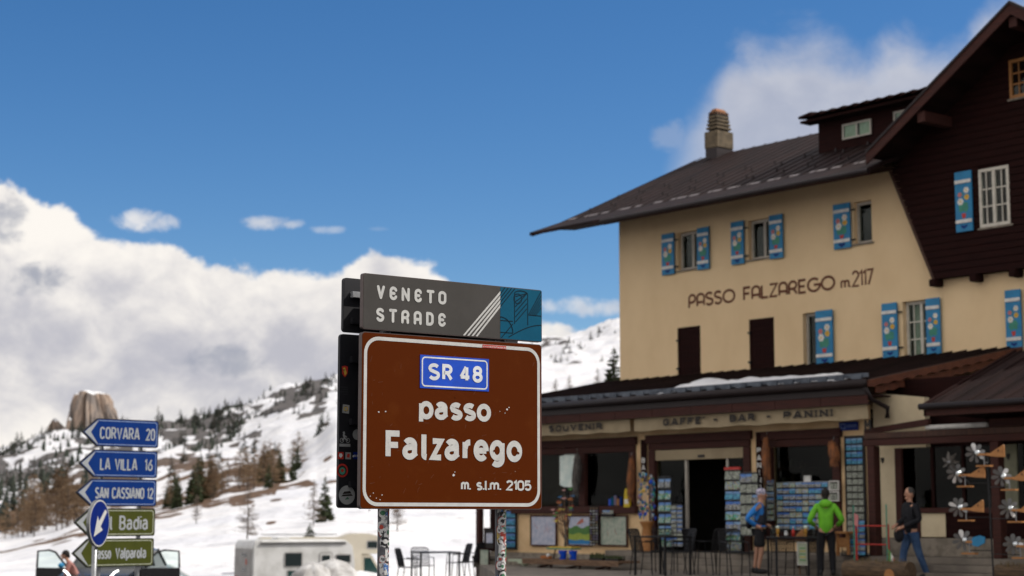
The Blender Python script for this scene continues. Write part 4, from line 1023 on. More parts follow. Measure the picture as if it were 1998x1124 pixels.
# ================================================================ ROAD SIGNS
SF = Frame(703, 993, 9.6, 37.2); SA = R(37.2)
def s(px, py, off=0): return SF.f(px, py, off)
sign = thing('road_sign', 'large brown sign reading SR 48 passo Falzarego under a grey header, on two stickered posts', 'road sign', SF.org, SA)
def plate(name, x0, x1, z0, z1, r, y, th, m, edge, parent):
    mb = MB(); mb.prism(rrect(x0, x1, z0, z1, r, 5), y, y + th, 0); o = mb.build(name, [edge], parent)
    f = MB(); f.quad([(a, y - .0012, c) for a, c in rrect(x0 + .004, x1 - .004, z0 + .004, z1 - .004, r, 5)]); f.build('face_sheet', m, o); return o
hz0, hz1 = 2.252, 2.565
hp = plate('header_plate', -.002, 1.262, hz0, hz1, .014, -.004, .028, 'sign_grey', 'edge_metal', sign)
mp_ = plate('main_plate', -.004, 1.262, 1.262, 2.238, .02, 0, .028, 'sign_brown', 'edge_metal', sign)
def P2(poly, y, name, m, parent):
    mb = MB(); mb.quad([(a, y, c) for a, c in poly]); return mb.build(name, m, parent)
xt = s(975, 620)[0]
P2([(xt, hz0 + .004), (1.258, hz0 + .004), (1.258, hz1 - .004), (xt, hz1 - .004)], -.0062, 'teal_panel', 'sign_teal', hp)
ln = MB(); tw = 1.258 - xt; th_ = hz1 - hz0 - .008; bx, bz_ = xt, hz0 + .004
def q(u, v): return (bx + u * tw, bz_ + v * th_)
def clipped(u0, v0, u1, v1):
    stroke(ln, [q(u0, v0), q(u1, v1)], .0058, 0, -.0069)
for k in range(4): clipped(0, .62 + k * .08, .35 - k * .08, .995)
for k in range(6): clipped(.36, .34 + k * .1, .64, .62 + min(k * .1, .3))
for k in range(5): clipped(.68 + .04 * k, .5, .995, .62 + .0 + .08 * (4 - k) + .05)
clipped(.68, .5, .995, .5); clipped(.34, .3, .34, .9); clipped(.66, .3, .66, .9)
stroke(ln, [q(.34 + .32 * (1 - math.cos(t * math.pi / 8)) / 2, .9 + .06 * math.sin(t * math.pi / 8)) for t in range(9)], .0058, 0, -.0072)
stroke(ln, [q(.42 + .1 * math.cos(t * .7), .8 + .1 * math.sin(t * .7)) for t in range(10)], .005, 0, -.0072)
stroke(ln, [q(.0 + .3 * math.sin(t * math.pi / 16), .12 + .3 * math.cos(t * math.pi / 16)) for t in range(9)], .0058, 0, -.0075)
clipped(0, .35, .3, .35); clipped(0, .12, .3, .12)
stroke(ln, [q(.2 + .8 * t / 12, .04 + .28 * math.sin(t / 12 * 1.5)) for t in range(13)], .0058, 0, -.0071)
clipped(.02, .01, .3, .3)
ln.build('line_pattern', 'sign_teal_line', hp)
st = MB()
for k in range(4):
    x_b = s(904 + 8.2 * k, 657)[0]; z_b = hz0 + .006; x_t = xt; zt_ = s(975, 571 + 8.6 * k)[1]
    L = Vector((x_t - x_b, 0, zt_ - z_b)); nrm = Vector((-L.z, 0, L.x)).normalized() * .0062
    st.quad([(x_b - .007, -.0062, z_b), (x_b + .007, -.0062, z_b), (x_t, -.0062, zt_ - .009), (x_t, -.0062, zt_ + .009)])
st.build('white_stripes', 'sign_white', hp)
def hx(v): return s(720 + v / 10.706, 600)[0]
hzt = lambda px, py: s(px, py)[1]
spots([(c, hx(a), hx(e)) for c, a, e in (('V', 148, 315), ('E', 410, 572), ('N', 665, 835), ('E', 932, 1090), ('T', 1187, 1350), ('O', 1432, 1600))], hzt(767, 586), hzt(767, 559.4), .0172, -.0063, 'lettering', 'sign_white', hp, HEAD, True)
spots([(c, hx(a), hx(e)) for c, a, e in (('S', 137, 308), ('T', 405, 572), ('R', 660, 830), ('A', 920, 1088), ('D', 1178, 1340), ('E', 1432, 1590))], hzt(767, 630.2), hzt(767, 603.2), .0172, -.0063, 'lettering', 'sign_white', hp, HEAD, True)
bd = MB(); ring(bd, rrect(.022, 1.238, 1.288, 2.205, .085, 8), .02, -.0022); bd.build('border', 'sign_white', mp_)
# number plate
n0, n1 = s(819, 725)[0], s(953, 735)[0]; nz1, nz0 = s(819, 692)[1], s(819, 757)[1]
npl = MB(); npl.box(n0, n1, -.0045, -.0015, nz0, nz1); npo = npl.build('number_plate', 'sign_blue', sign)
rg = MB(); ring(rg, rrect(n0 + .014, n1 - .014, nz0 + .013, nz1 - .013, .02, 5), .008, -.0056); rg.build('border', 'plate_white', npo)
def nx_(v): return s(800 + v / 7.685, 730)[0]
spots([(c, nx_(a), nx_(e)) for c, a, e in (('S', 265, 440), ('R', 475, 632), ('4', 730, 902), ('8', 928, 1078))], s(846, 742.2)[1], s(846, 709)[1], .0205, -.0056, 'lettering', 'plate_white', npo, G)
def fx(v): return s(740 + v / 6.66, 850)[0]
zb = s(840, 818.8)[1]; xh = s(840, 783)[1] - zb; cap_ = (xh - .029) / .72 + .029
spots([(c, fx(a), fx(e)) for c, a, e in (('p', 512, 700), ('a', 715, 893), ('s', 912, 1078), ('s', 1088, 1252), ('o', 1262, 1448))], zb, zb + cap_, .029, -.0024, 'lettering', 'sign_white', mp_, G)
zb = s(770, 896.5)[1]; zc_p = s(770, 840)[1]
spots([(c, fx(a), fx(e)) for c, a, e in (('F', 80, 293), ('a', 297, 503), ('l', 545, 645), ('z', 660, 832), ('a', 845, 1045), ('r', 1080, 1210), ('e', 1222, 1418), ('g', 1432, 1625), ('o', 1650, 1852))], zb, zc_p, .034, -.0024, 'lettering', 'sign_white', mp_, G)
zb = s(899, 956.5)[1]; zt = s(1000, 937)[1]
letters('m.', s(899, 950)[0], s(918, 950)[0], zb, zt, .0125, -.0024, 'lettering', 'sign_white', mp_, G, .22)
letters('s.l.m.', s(929, 950)[0], s(977, 950)[0], zb, zt, .0125, -.0024, 'lettering', 'sign_white', mp_, G, .2)
letters('2105', s(987, 950)[0], s(1036, 950)[0], zb, zt, .0125, -.0024, 'lettering', 'sign_white', mp_, G, .18)
# chipped paint, scratches, a narrow red sticker
rn = random.Random(4)
def blot(cx, cz, r, y, m, parent, name='chip', n=7):
    mb = MB(); mb.quad([(cx + r * rn.uniform(.5, 1.1) * math.cos(k * 6.283 / n), y, cz + r * rn.uniform(.4, .9) * math.sin(k * 6.283 / n)) for k in range(n)]); return mb.build(name, m, parent)
for px, py, r in ((739, 804, .007), (752, 803, .0065), (885, 927, .010), (887, 921, .005), (989, 799, .009), (993, 795, .005), (745, 966, .006), (728, 962, .005), (734, 972, .004), (741, 975, .005), (722, 968, .004), (893, 758, .01), (872, 758, .005), (985, 806, .004), (975, 803, .003), (1005, 920, .003)):
    blot(*s(px, py), r, -.0021, 'chip', mp_)
for px, py, r in ((963, 880, .009), (1010, 884, .012), (947, 805, .008), (888, 775, .006)): blot(*s(px, py), r, -.0042, 'sign_brown', mp_, 'worn_patch')
for k in range(70):
    px, py = rn.uniform(715, 1045), rn.uniform(700, 975); x, z = s(px, py); L = rn.uniform(.008, .035); a = rn.uniform(-.3, 1.6); mb = MB()
    stroke(mb, [(x, z), (x + L * math.cos(a), z + L * math.sin(a))], .0011, 0, -.0019); mb.build('scratch', 'scratch', mp_)
x0_, z0_ = s(941, 673); x1_, z1_ = s(987, 676)
rs_ = MB(); rs_.box(x0_, x1_, -.0035, -.0012, z0_ - .016, z0_ + .002); rso = rs_.build('sticker', 'paint_red', mp_)
letters('www.motorradfreunde.de', x0_ + .004, x1_ - .004, z0_ - .013, z0_ - .002, .0014, -.0037, 'lettering', 'ink_white', rso, G, .2)
# posts covered in stickers
K('sticker_white', (.6, .6, .58), .5, c2=(.2, .2, .22), scale=55, lo=.5, hi=.56); K('sticker_red', (.4, .05, .03), .5, c2=(.6, .5, .5), scale=60, lo=.56, hi=.6)
K('sticker_blue', (.03, .14, .4), .5, c2=(.5, .55, .6), scale=60, lo=.56, hi=.6); K('sticker_black', (.015, .015, .018), .5, c2=(.6, .6, .6), scale=50, lo=.55, hi=.59)
K('sticker_yellow', (.55, .38, .05), .5, c2=(.1, .08, .05), scale=60, lo=.56, hi=.6); K('sticker_green', (.05, .2, .1), .5, c2=(.5, .5, .45), scale=60, lo=.54, hi=.58)
K('post_metal', (.13, .13, .14), .5, metal=.3, c2=(.08, .08, .09), scale=20)
stm = ['sticker_white', 'sticker_red', 'sticker_blue', 'sticker_black', 'sticker_white', 'sticker_yellow', 'sticker_black', 'sticker_green', 'sticker_white']
for pi, pc in enumerate((748, 976.5)):
    ox = s(pc, 1005, .125)[0]; r = .032
    pm = MB(); pm.tube([(ox, .125, -.3), (ox, .125, 2.5)], r, 20); po = pm.build('post', 'post_metal', sign, smooth=False)
    bp = MB(); bp.lathe([(.0, .04), (.05, .035), (.09, .012), (.09, 0), (0, 0)], 16, (ox, .125, 0)); bp.build('post_foot', 'galvanised', po)
    z = .62; row = 0
    while z < 1.262:
        h = rn.uniform(.022, .06); a = -2.9 + rn.uniform(0, .4)
        while a < .1:
            wdt = rn.uniform(.45, 1.35)
            if rn.random() < (.9 if pi else .78):
                mb = MB(); rr = r + .0006 + .0003 * row; nseg = 6; zz = z + rn.uniform(-.012, .012); sk = rn.uniform(-.004, .004); round_ = rn.random() < .4
                hh_ = h if not round_ else rn.uniform(.04, .075)
                nn = 14 if round_ else 0
                if round_:
                    wa = hh_ / 2 / rr; c_ = a + wdt / 2
                    rimm = rn.choice(['sticker_white', 'sticker_red', 'sticker_black', 'sticker_white'])
                    for ri, (f_, lift) in enumerate(((1, 0), (.78, .0004), (.4, .0008))):
                        b0_ = len(mb.v)
                        mb.v.append((ox + (rr + lift) * math.cos(c_), .125 + (rr + lift) * math.sin(c_), zz + hh_ / 2))
                        for j in range(nn):
                            t = 6.283 * j / nn; aa = c_ + wa * f_ * math.cos(t); mb.v.append((ox + (rr + lift) * math.cos(aa), .125 + (rr + lift) * math.sin(aa), zz + hh_ / 2 + hh_ / 2 * f_ * math.sin(t)))
                        for j in range(nn): mb.f.append((b0_, b0_ + 1 + j, b0_ + 1 + (j + 1) % nn)); mb.i.append(ri)
                    cols = [('ink_white', 'sticker_black', 'ink_white'), ('sticker_red', 'ink_white', 'sticker_black'), ('ink_white', 'sticker_white', 'sticker_red'), ('ink_black', 'ink_white', 'sticker_green')][rn.randrange(4)]
                    mb.build('sticker', list(cols), po)
                else:
                    for j in range(nseg):
                        a0 = a + wdt * j / nseg; a1 = a + wdt * (j + 1) / nseg; z0q = zz + sk * j; z1q = zz + sk * (j + 1)
                        mb.quad([(ox + rr * math.cos(a0), .125 + rr * math.sin(a0), z0q), (ox + rr * math.cos(a1), .125 + rr * math.sin(a1), z1q), (ox + rr * math.cos(a1), .125 + rr * math.sin(a1), z1q + h), (ox + rr * math.cos(a0), .125 + rr * math.sin(a0), z0q + h)])
                    mb.build('sticker', rn.choice(stm), po)
            a += wdt * rn.uniform(.6, 1.05); row = (row + 1) % 6
        z += h * rn.uniform(.7, 1.0)
# clamps between posts and plates
for pc in (748, 976.5):
    ox = s(pc, 1005, .125)[0]
    for z in (1.38, 2.1, 2.33, 2.5):
        c = MB(); c.box(ox - .045, ox + .045, .03, .16, z - .02, z + .02); c.build('clamp', 'galvanised', sign, bevel=.004)
# the rear boards, bolted to the same posts and facing the other way
rear = plate('rear_main_plate', 0, 1.258, 1.268, 2.244, .02, .232, .022, 'sign_back', 'sign_back', sign)
rear2 = plate('rear_header_plate', .018, 1.262, 2.256, 2.566, .02, .232, .022, 'sign_back', 'sign_back', sign)
for z in (1.4, 1.75, 2.1, 2.32, 2.47):
    rl = MB(); rl.box(.06, 1.2, .20, .228, z - .018, z + .018); rl.build('rail', 'galvanised' if z == 2.47 else 'sign_back', sign, bevel=.003)
def rsx(px, py): return s(px, py, .229)
def sticker_disc(px, py, r, m, lift=0, n=24, sx=1):
    x, z = rsx(px, py); mb = MB(); mb.quad([(x + r * sx * math.cos(6.283 * k / n), .2300 - lift, z + r * math.sin(6.283 * k / n)) for k in range(n)]); return mb.build('sticker', m, rear)
def sticker_poly(px, py, pts, m, lift=0, name='sticker', parent=None):
    x, z = rsx(px, py); mb = MB(); mb.quad([(x + a, .2300 - lift, z + c) for a, c in pts]); return mb.build(name, m, parent or rear)
K('sticker_grey', (.30, .31, .31), .6, c2=(.24, .25, .25), scale=9)
sticker_disc(677, 966, .053, 'sticker_grey'); K('sticker_print', (.05, .13, .08), .6)
for k, (a, c, w_, h_) in enumerate(((0, .012, .06, .014), (0, -.003, .078, .010), (.0, -.02, .03, .012))):
    sticker_poly(677, 966, [(a - w_ / 2, c - h_ / 2), (a + w_ / 2, c - h_ / 2 + .004), (a + w_ / 2 - .01, c + h_ / 2 + .004), (a - w_ / 2 + .012, c + h_ / 2)], 'ink_black' if k < 2 else 'sticker_print', .0006 * (k + 1), 'print')
sticker_disc(668, 918, .038, 'paint_red', .0003); sticker_disc(668, 918, .028, 'ink_black', .0007); sticker_disc(668, 919, .02, 'paint_green', .001); sticker_disc(668, 918, .010, 'paint_red', .0013)
sticker_poly(665, 889, [(-.02, -.02), (.018, -.02), (.018, .02), (-.02, .02)], 'paint_red', .0003); sticker_poly(665, 889, [(-.013, -.001), (.0, -.014), (.012, 0), (.006, .012), (-.008, .012)], 'ink_white', .0007, 'print')
sticker_poly(679, 889, [(-.017, -.02), (.02, -.02), (.02, .018), (-.017, .018)], 'sticker_grey', .0003); sticker_poly(679, 889, [(-.008, -.01), (.01, -.012), (.012, .008), (0, .012), (-.006, .006)], 'paint_red', .0007, 'print')
sticker_poly(693, 889, [(-.012, -.02), (.04, -.02), (.04, .02), (-.012, .02)], 'sign_round_blue', .0001)
xx, zz_ = rsx(688, 891)
letters('afffe', xx, xx + .045, zz_ - .003, zz_ + .012, .0025, .2295, 'print', 'ink_white', rear, G, .2)
# motorcyclist sticker
sticker_poly(673, 868, [(-.036, -.010), (.036, -.010), (.036, .006), (-.036, .006)], 'sticker_grey', .0003)
mx_, mz_ = rsx(673, 858)
mc = MB()
for dx in (-.02, .02): ring(mc, [(mx_ + dx + .012 * math.cos(k * .628), mz_ - .004 + .012 * math.sin(k * .628)) for k in range(10)], .0035, .2290)
stroke(mc, [(mx_ - .02, mz_ - .004), (mx_ - .004, mz_ + .008), (mx_ + .02, mz_ - .004)], .007, 0, .2287); stroke(mc, [(mx_ - .002, mz_ + .006), (mx_ - .010, mz_ + .03)], .012, 0, .2284)
stroke(mc, [(mx_ - .008, mz_ + .026), (mx_ + .012, mz_ + .014)], .006, 0, .2282); stroke(mc, [(mx_ - .014, mz_ + .036), (mx_ - .002, mz_ + .040)], .014, 0, .2280)
mc.build('rider_print', 'sticker_grey', rear)
sticker_disc(697, 848, .03, 'sticker_grey', .0004)
sticker_poly(675, 798, [(-.024, -.022), (.02, -.026), (.024, .022), (-.02, .026)], 'sticker_grey', .0003); sticker_disc(675, 798, .015, 'sticker_yellow', .0007); sticker_disc(675, 798, .008, 'sticker_grey', .001)
sticker_poly(673, 725, [(0, -.032), (.018, -.012), (.02, .028), (0, .034), (-.02, .028), (-.018, -.012)], 'paint_red', .0003); sticker_poly(673, 725, [(0, -.024), (.013, -.008), (.0, .024), (-.014, .018)], 'sticker_yellow', .0007, 'print')
gp = MB(); xx, zz_ = rsx(664, 768)
for k in range(4): gp.quad([(xx + (.0 if k % 2 else .02), .2297, zz_ - .004 + .013 * k), (xx + .05, .2297, zz_ - .004 + .013 * k), (xx + .05, .2297, zz_ + .013 * k), (xx + (.0 if k % 2 else .02), .2297, zz_ + .013 * k)])
K('faint_print', (.03, .031, .035), .6); gp.build('print', 'faint_print', rear)
# ---- stack of five arrow boards
DF = Frame(190, 846, 22, 46); dsn = thing('direction_sign', 'stack of five arrow boards, three blue above two olive green, pointing left', 'road sign', DF.org, R(46))
def dd(px, py): return DF.f(px, py)
K('sign_worn_white', (.36, .38, .40), .5, c2=(.30, .32, .34), scale=10); K('thin_line_blue', (.20, .28, .48), .5); K('thin_line_green', (.42, .44, .34), .5)
for k, (z0, z1, xr, m, mline, t1, xa, xb, t2, xc, xd, fnt, ph) in enumerate((
    (2.088, 2.440, .917, 'sign_dir_blue', 'thin_line_blue', 'CORVARA', 193, 271, '20', 283, 301, G, .44),
    (1.700, 2.047, .912, 'sign_dir_blue', 'thin_line_blue', 'LA VILLA', 195, 268, '16', 282, 298, G, .44),
    (1.338, 1.682, .908, 'sign_dir_blue', 'thin_line_blue', 'SAN CASSIANO', 187, 283, '12', 288, 301, G, .42),
    (.962, 1.312, .898, 'sign_dir_green', 'thin_line_green', 'Val', 172, 224, 'Badia', 236, 292, G, .52),
    (.580, .936, .890, 'sign_dir_green', 'thin_line_green', 'Passo', 188, 222, 'Valparola', 230, 290, G, .40))):
    zm = (z0 + z1) / 2; tip = -.215
    xs = (0.0, -.03, -.06, -.075, -.09)[k]; tip = xs - .215
    body = MB(); out = [(tip, zm), (xs, z1)] + [(xr - .03 + .03 * math.sin(R(a)), z1 - .03 + .03 * math.cos(R(a))) for a in (0, 45, 90)] + [(xr - .03 + .03 * math.cos(R(a)), z0 + .03 - .03 * math.sin(R(a))) for a in (0, 45, 90)] + [(xs, z0)]
    body.prism(out, 0, .03); po = body.build('arrow_board', 'sign_back', dsn)
    ins = [(tip + .018, zm), (xs + .004, z1 - .012), (xr - .03, z1 - .012), (xr - .012, z1 - .03), (xr - .012, z0 + .03), (xr - .03, z0 + .012), (xs + .004, z0 + .012)]
    P2(ins, -.0012, 'face_sheet', m, po)
    P2([(tip + .03, zm), (xs + .008, z1 - .022), (xs + .016, z1 - .022), (xs - .095, zm), (xs + .016, z0 + .022), (xs + .008, z0 + .022)][:4], -.003, 'white_chevron', 'sign_worn_white', po)
    P2([(tip + .03, zm), (xs - .095, zm), (xs + .016, z0 + .022), (xs + .008, z0 + .022)], -.003, 'white_chevron', 'sign_worn_white', po)
    l = MB(); stroke(l, [(xs + .02, z1 - .028), (xr - .05, z1 - .028), (xr - .030, z1 - .048), (xr - .030, z0 + .048), (xr - .05, z0 + .028), (xs + .02, z0 + .028)], .010, 0, -.0026); l.build('border', mline, po)
    hh_ = (z1 - z0) * ph; zc = zm - .006
    letters(t1, dd(xa, 900)[0], dd(xb, 900)[0], zc - hh_ / 2, zc + hh_ / 2, .021 if k != 3 else .026, -.0032, 'lettering', 'sign_worn_white', po, fnt, .26)
    letters(t2, dd(xc, 900)[0], dd(xd, 900)[0], zc - hh_ / 2, zc + hh_ / 2, .021 if k != 3 else .026, -.0032, 'lettering', 'sign_worn_white', po, fnt, .26)
for x in (.12, .70):
    p = MB(); p.tube([(x, .08, -.9), (x, .08, 2.42)], .03, 10); p.build('post', 'galvanised', dsn, smooth=True)
    for z in (2.26, 1.87, 1.5, 1.13, .75):
        c = MB(); c.box(x - .05, x + .05, .031, .10, z - .015, z + .015); c.build('clamp', 'galvanised', dsn)
# ---- round blue keep-left sign
RF = Frame(194, 1021, 20, 78.3); rsn = thing('keep_left_sign', 'round dark blue sign with a white arrow pointing down left on a thin grey pole', 'road sign', RF.org, R(78.3))
zc = RF.f(194, 1021)[1]; rr = .268
def disc(r, y0, y1, m, name, parent):
    mb = MB(); mb.prism([(r * math.cos(6.283 * k / 40), zc + r * math.sin(6.283 * k / 40)) for k in range(40)], y0, y1); return mb.build(name, m, parent)
dpl = disc(rr, 0, .035, 'grey_metal', 'disc', rsn); disc(rr - .006, -.002, -.0005, 'sign_white', 'rim', dpl); disc(rr - .02, -.004, -.0025, 'sign_round_blue', 'face_sheet', dpl)
def rf(px, py): return RF.f(px, py)
sh_ = [rf(204.5, 994), rf(208, 999), rf(195.5, 1027), rf(199.5, 1034), rf(182, 1047.5), rf(190, 1006.5), rf(192.5, 1017)]
P2([sh_[0], sh_[1], sh_[2], sh_[6]], -.006, 'arrow', 'sign_white', dpl); P2([sh_[5], sh_[6], sh_[2], sh_[3], sh_[4]], -.006, 'arrow', 'sign_white', dpl)
ppx = RF.f(184, 1090, .06)[0]
p = MB(); p.tube([(ppx, .06, -1.1), (ppx, .06, zc + .2)], .03, 12); p.build('pole', 'grey_metal', rsn, smooth=True)
# ================================================================ DISTANT WOOD (uncountable)
def far_wood():
    mb = MB(); r0 = random.Random(77)
    zones = [((-150, 260), (650, 1100), 150, (12, 26)), ((-60, 170), (430, 650), 70, (22, 44)), ((300, 470), (650, 1500), 150, (9, 20)), ((440, 665), (1000, 1650), 120, (5, 13)), ((-100, 200), (1100, 1600), 120, (8, 17)), ((690, 1215), (1000, 1650), 50, (5, 10))]
    for xs, ds, n, hp in zones:
        for _ in range(n):
            px = r0.uniform(*xs); D = math.exp(r0.uniform(math.log(ds[0]), math.log(ds[1]))); x = gx(px, D)
            if noise.noise(Vector((px / 30, D / 130, 8.3))) < -.05: continue
            z = ground(x, D); h = hpx(r0.uniform(*hp), D); w = h * r0.uniform(.2, .36)
            for t in range(3):
                zb = z + h * (.05 + .3 * t); ww = w * (1 - .28 * t); n_ = 5; a0 = r0.uniform(0, 6)
                top = (x + r0.uniform(-.1, .1) * w, D, min(z + h, zb + h * .5)); ps = [(x + ww * r0.uniform(.7, 1.15) * math.cos(a0 + k * 1.2566), D + ww * math.sin(a0 + k * 1.2566), zb - r0.uniform(0, .05) * h) for k in range(n_)]
                for k in range(n_): mb.quad([ps[k], ps[(k + 1) % n_], top])
    o = mb.build('distant_wood', 'needles_far'); o['kind'] = 'stuff'; o['label'] = 'tiny dark trees dotting the far snowy slopes'
far_wood()
# ================================================================ SHOP GOODS
def I(px, py, w): return b(px, py, w)
def W3(u, w, z): q = BF.w(u, -w); return Vector((q.x, q.y, z))
def bthing(name, label, cat, u, w, z, rot=0, group=None): return thing(name, label, cat, W3(u, w, z), BR + rot, group)
def card_mat(name, cols, sky=True):
    m = bpy.data.materials.new(name); m.use_nodes = True; n = NG(m.node_tree); p = m.node_tree.nodes['Principled BSDF']; p.inputs['Roughness'].default_value = .45
    t = n.new('ShaderNodeTexCoord'); oi = n.new('ShaderNodeObjectInfo'); sp = n.new('ShaderNodeSeparateXYZ'); n.l.new(t.outputs['Generated'], sp.inputs[0])
    ad = n.new('ShaderNodeVectorMath', operation='ADD'); n.l.new(t.outputs['Generated'], ad.inputs[0]); cb = n.new('ShaderNodeCombineXYZ')
    n.put(cb.inputs[0], n.m('MULTIPLY', oi.outputs['Random'], 57.0)); n.put(cb.inputs[2], n.m('MULTIPLY', oi.outputs['Random'], 31.0)); n.l.new(cb.outputs[0], ad.inputs[1])
    f = n.noise(ad.outputs[0], 2.8, 3, .6)
    r = n.new('ShaderNodeValToRGB'); r.color_ramp.interpolation = 'CONSTANT'; n.put(r.inputs[0], n.rng(f, .25, .75))
    while len(r.color_ramp.elements) < len(cols): r.color_ramp.elements.new(.5)
    for k, c in enumerate(cols): r.color_ramp.elements[k].position = k / len(cols); r.color_ramp.elements[k].color = (*c, 1)
    sky_ = n.mix(n.m('FRACT', n.m('MULTIPLY', oi.outputs['Random'], 7.3)), (.015, .12, .48, 1), (.22, .38, .55, 1))
    n.l.new(n.mix(n.m('MULTIPLY', 1.0 if sky else 0.0, n.rng(n.m('ADD', sp.outputs[2], n.m('MULTIPLY', n.m('SUBTRACT', f, .5), .8)), .66, .72)), r.outputs[0], sky_), p.inputs['Base Color']); M[name] = m
card_mat('postcard_blue', [(.02, .12, .42), (.02, .05, .13), (.4, .42, .42), (.1, .07, .04), (.015, .04, .02), (.55, .55, .5), (.05, .12, .3), (.3, .25, .08)])
card_mat('postcard_green', [(.04, .3, .08), (.02, .12, .05), (.5, .55, .4), (.03, .25, .4), (.05, .4, .1)])
card_mat('postcard_grey', [(.30, .34, .28), (.05, .055, .05), (.40, .42, .36), (.16, .19, .13), (.06, .055, .045)], False)
card_mat('postcard_teal', [(.02, .2, .36), (.02, .12, .2), (.05, .3, .5), (.1, .35, .4)])
card_mat('postcard_mixed', [(.4, .15, .05), (.1, .3, .1), (.45, .45, .4), (.05, .15, .35), (.45, .35, .1), (.1, .05, .05)], False)
rc = random.Random(12)
CARD = {}
def card_mesh(w_, h_, m):
    key = (round(w_, 3), round(h_, 3), m)
    if key not in CARD:
        mb = MB(); mb.box(-w_ / 2, w_ / 2, -.004, .0, 0, h_); me = bpy.data.meshes.new('card'); me.from_pydata(mb.v, [], mb.f); me.materials.append(M[m]); CARD[key] = me
    return CARD[key]
def cards(parent, u0, u1, z0, z1, nc, nr, ms, y=-.03, fill=.84, tilt=-.12, drop=.0, name='postcard'):
    cw, chh = (u1 - u0) / nc, (z1 - z0) / nr
    for j in range(nr):
        for i in range(nc):
            if rc.random() < drop: continue
            m = ms[j % len(ms)] if isinstance(ms, list) else ms
            if isinstance(m, tuple): m = rc.choice(m)
            o = bpy.data.objects.new(name, card_mesh(cw * fill, chh * (fill - .14), m)); COL.objects.link(o); o.parent = parent  # cards cut short so the black backing shows as shelf shadow
            o.location = (u0 + cw * (i + .5), y, z1 - chh * (j + 1) + chh * .08); o.rotation_euler = (tilt, rc.uniform(-.02, .02), 0)
def board(name, label, cat, px0, px1, pyt, pyb, w, frame_m, back_m, ft=.03, th=.03):
    pm = (px0 + px1) / 2; u0 = I(px0, (pyt + pyb) / 2, w)[0]; u1 = I(px1, (pyt + pyb) / 2, w)[0]; z1 = I(pm, pyt, w)[1]; z0 = I(pm, pyb, w)[1]; wd_ = u1 - u0
    o = bthing(name, label, cat, (u0 + u1) / 2, w, z0); h = z1 - z0
    f = MB()
    for q in ((-wd_ / 2, wd_ / 2, h - ft, h), (-wd_ / 2, wd_ / 2, 0, ft), (-wd_ / 2, -wd_ / 2 + ft, ft, h - ft), (wd_ / 2 - ft, wd_ / 2, ft, h - ft)): f.box(q[0], q[1], -th, .0, q[2], q[3])
    f.build('frame', frame_m, o); bk = MB(); bk.box(-wd_ / 2 + ft, wd_ / 2 - ft, -th * .4, -.001, ft, h - ft); bk.build('panel', back_m, o)
    return o, wd_, h
WL = 4.4
# tall postcard board at the right end of the shop
o, w_, h_ = board('postcard_board', 'tall narrow postcard board with blue cards above grey, right of the last shop window', 'postcard board', 1651, 1690, 850, 1058, WL + .04, 'black_metal', 'ink_black')
cards(o, -w_ / 2 + .04, w_ / 2 - .04, .04, h_ - .03, 3, 15, ['postcard_teal'] * 4 + [('postcard_grey',)] * 11, tilt=-.02, fill=.88)
o, w_, h_ = board('poster_board', 'blue framed poster board on the shop wall beside the right signpost', 'poster', 985, 1009, 994, 1072, WL + .04, 'black_metal', 'ink_black')
cards(o, -w_ / 2 + .04, w_ / 2 - .04, .04, h_ - .03, 1, 5, 'postcard_teal', tilt=-.02, fill=.95, name='picture')
K('map_blue', (.33, .38, .50), .6, c2=(.5, .5, .58), scale=9); K('map_green', (.26, .33, .27), .6, c2=(.42, .44, .36), scale=12, detail=8)
for k, (a, c, lab, mm) in enumerate(((1036, 1087, 'pale blue framed trail map, leftmost of three under the shop window', 'map_blue'), (1108, 1155, 'framed panorama map with green meadow and blue sky, middle of three under the window', None), (1171, 1225, 'grey-green framed hiking map, rightmost of three under the shop window', 'map_green'))):
    o, w_, h_ = board('map_board', lab, 'map board', a, c, 1005, 1066, WL + .04, 'timber_red', mm or 'map_blue', ft=.035)
    if k == 1:
        hill = MB(); n = 16; ww = w_ - .08
        def strip(z_lo, z_hi, m, amp, y):
            pts_ = [(-ww / 2 + ww * i / n, z_hi + amp * math.sin(i * .7 + z_hi * 9)) for i in range(n + 1)]; hill.quad([(-ww / 2, y, z_lo)] + [(p_[0], y, p_[1]) for p_ in pts_][::-1][::-1] + [(ww / 2, y, z_lo)], m)
        strip(.05, h_ * .62, 0, .03, -.0145); strip(.05, h_ * .4, 1, .02, -.0155); strip(.05, h_ * .2, 2, .01, -.0165)
        hill.build('painted_meadow', [mat('meadow_green', (.08, .2, .05)), mat('meadow_lime', (.3, .38, .06)), mat('lake_blue', (.03, .2, .45))], o)
        K('peak', (.45, .15, .1))
        pk = MB(); pk.quad([(-.1, -.0170, h_ * .68), (-.02, -.0170, h_ * .8), (.12, -.0170, h_ * .9), (.16, -.0170, h_ * .78), (.04, -.0170, h_ * .72)]); pk.build('painted_peak', 'peak', o)
    else:
        for _ in range(7):
            r_ = MB(); x, z = rc.uniform(-w_ / 3, w_ / 3), rc.uniform(.15, h_ - .2); stroke(r_, [(x, z), (x + rc.uniform(-.1, .1), z + .06), (x + rc.uniform(-.15, .15), z + .13)], .008, 0, -.0135); r_.build('trail_line', rc.choice(['paint_red', 'grey_metal', 'paint_pink']), o)
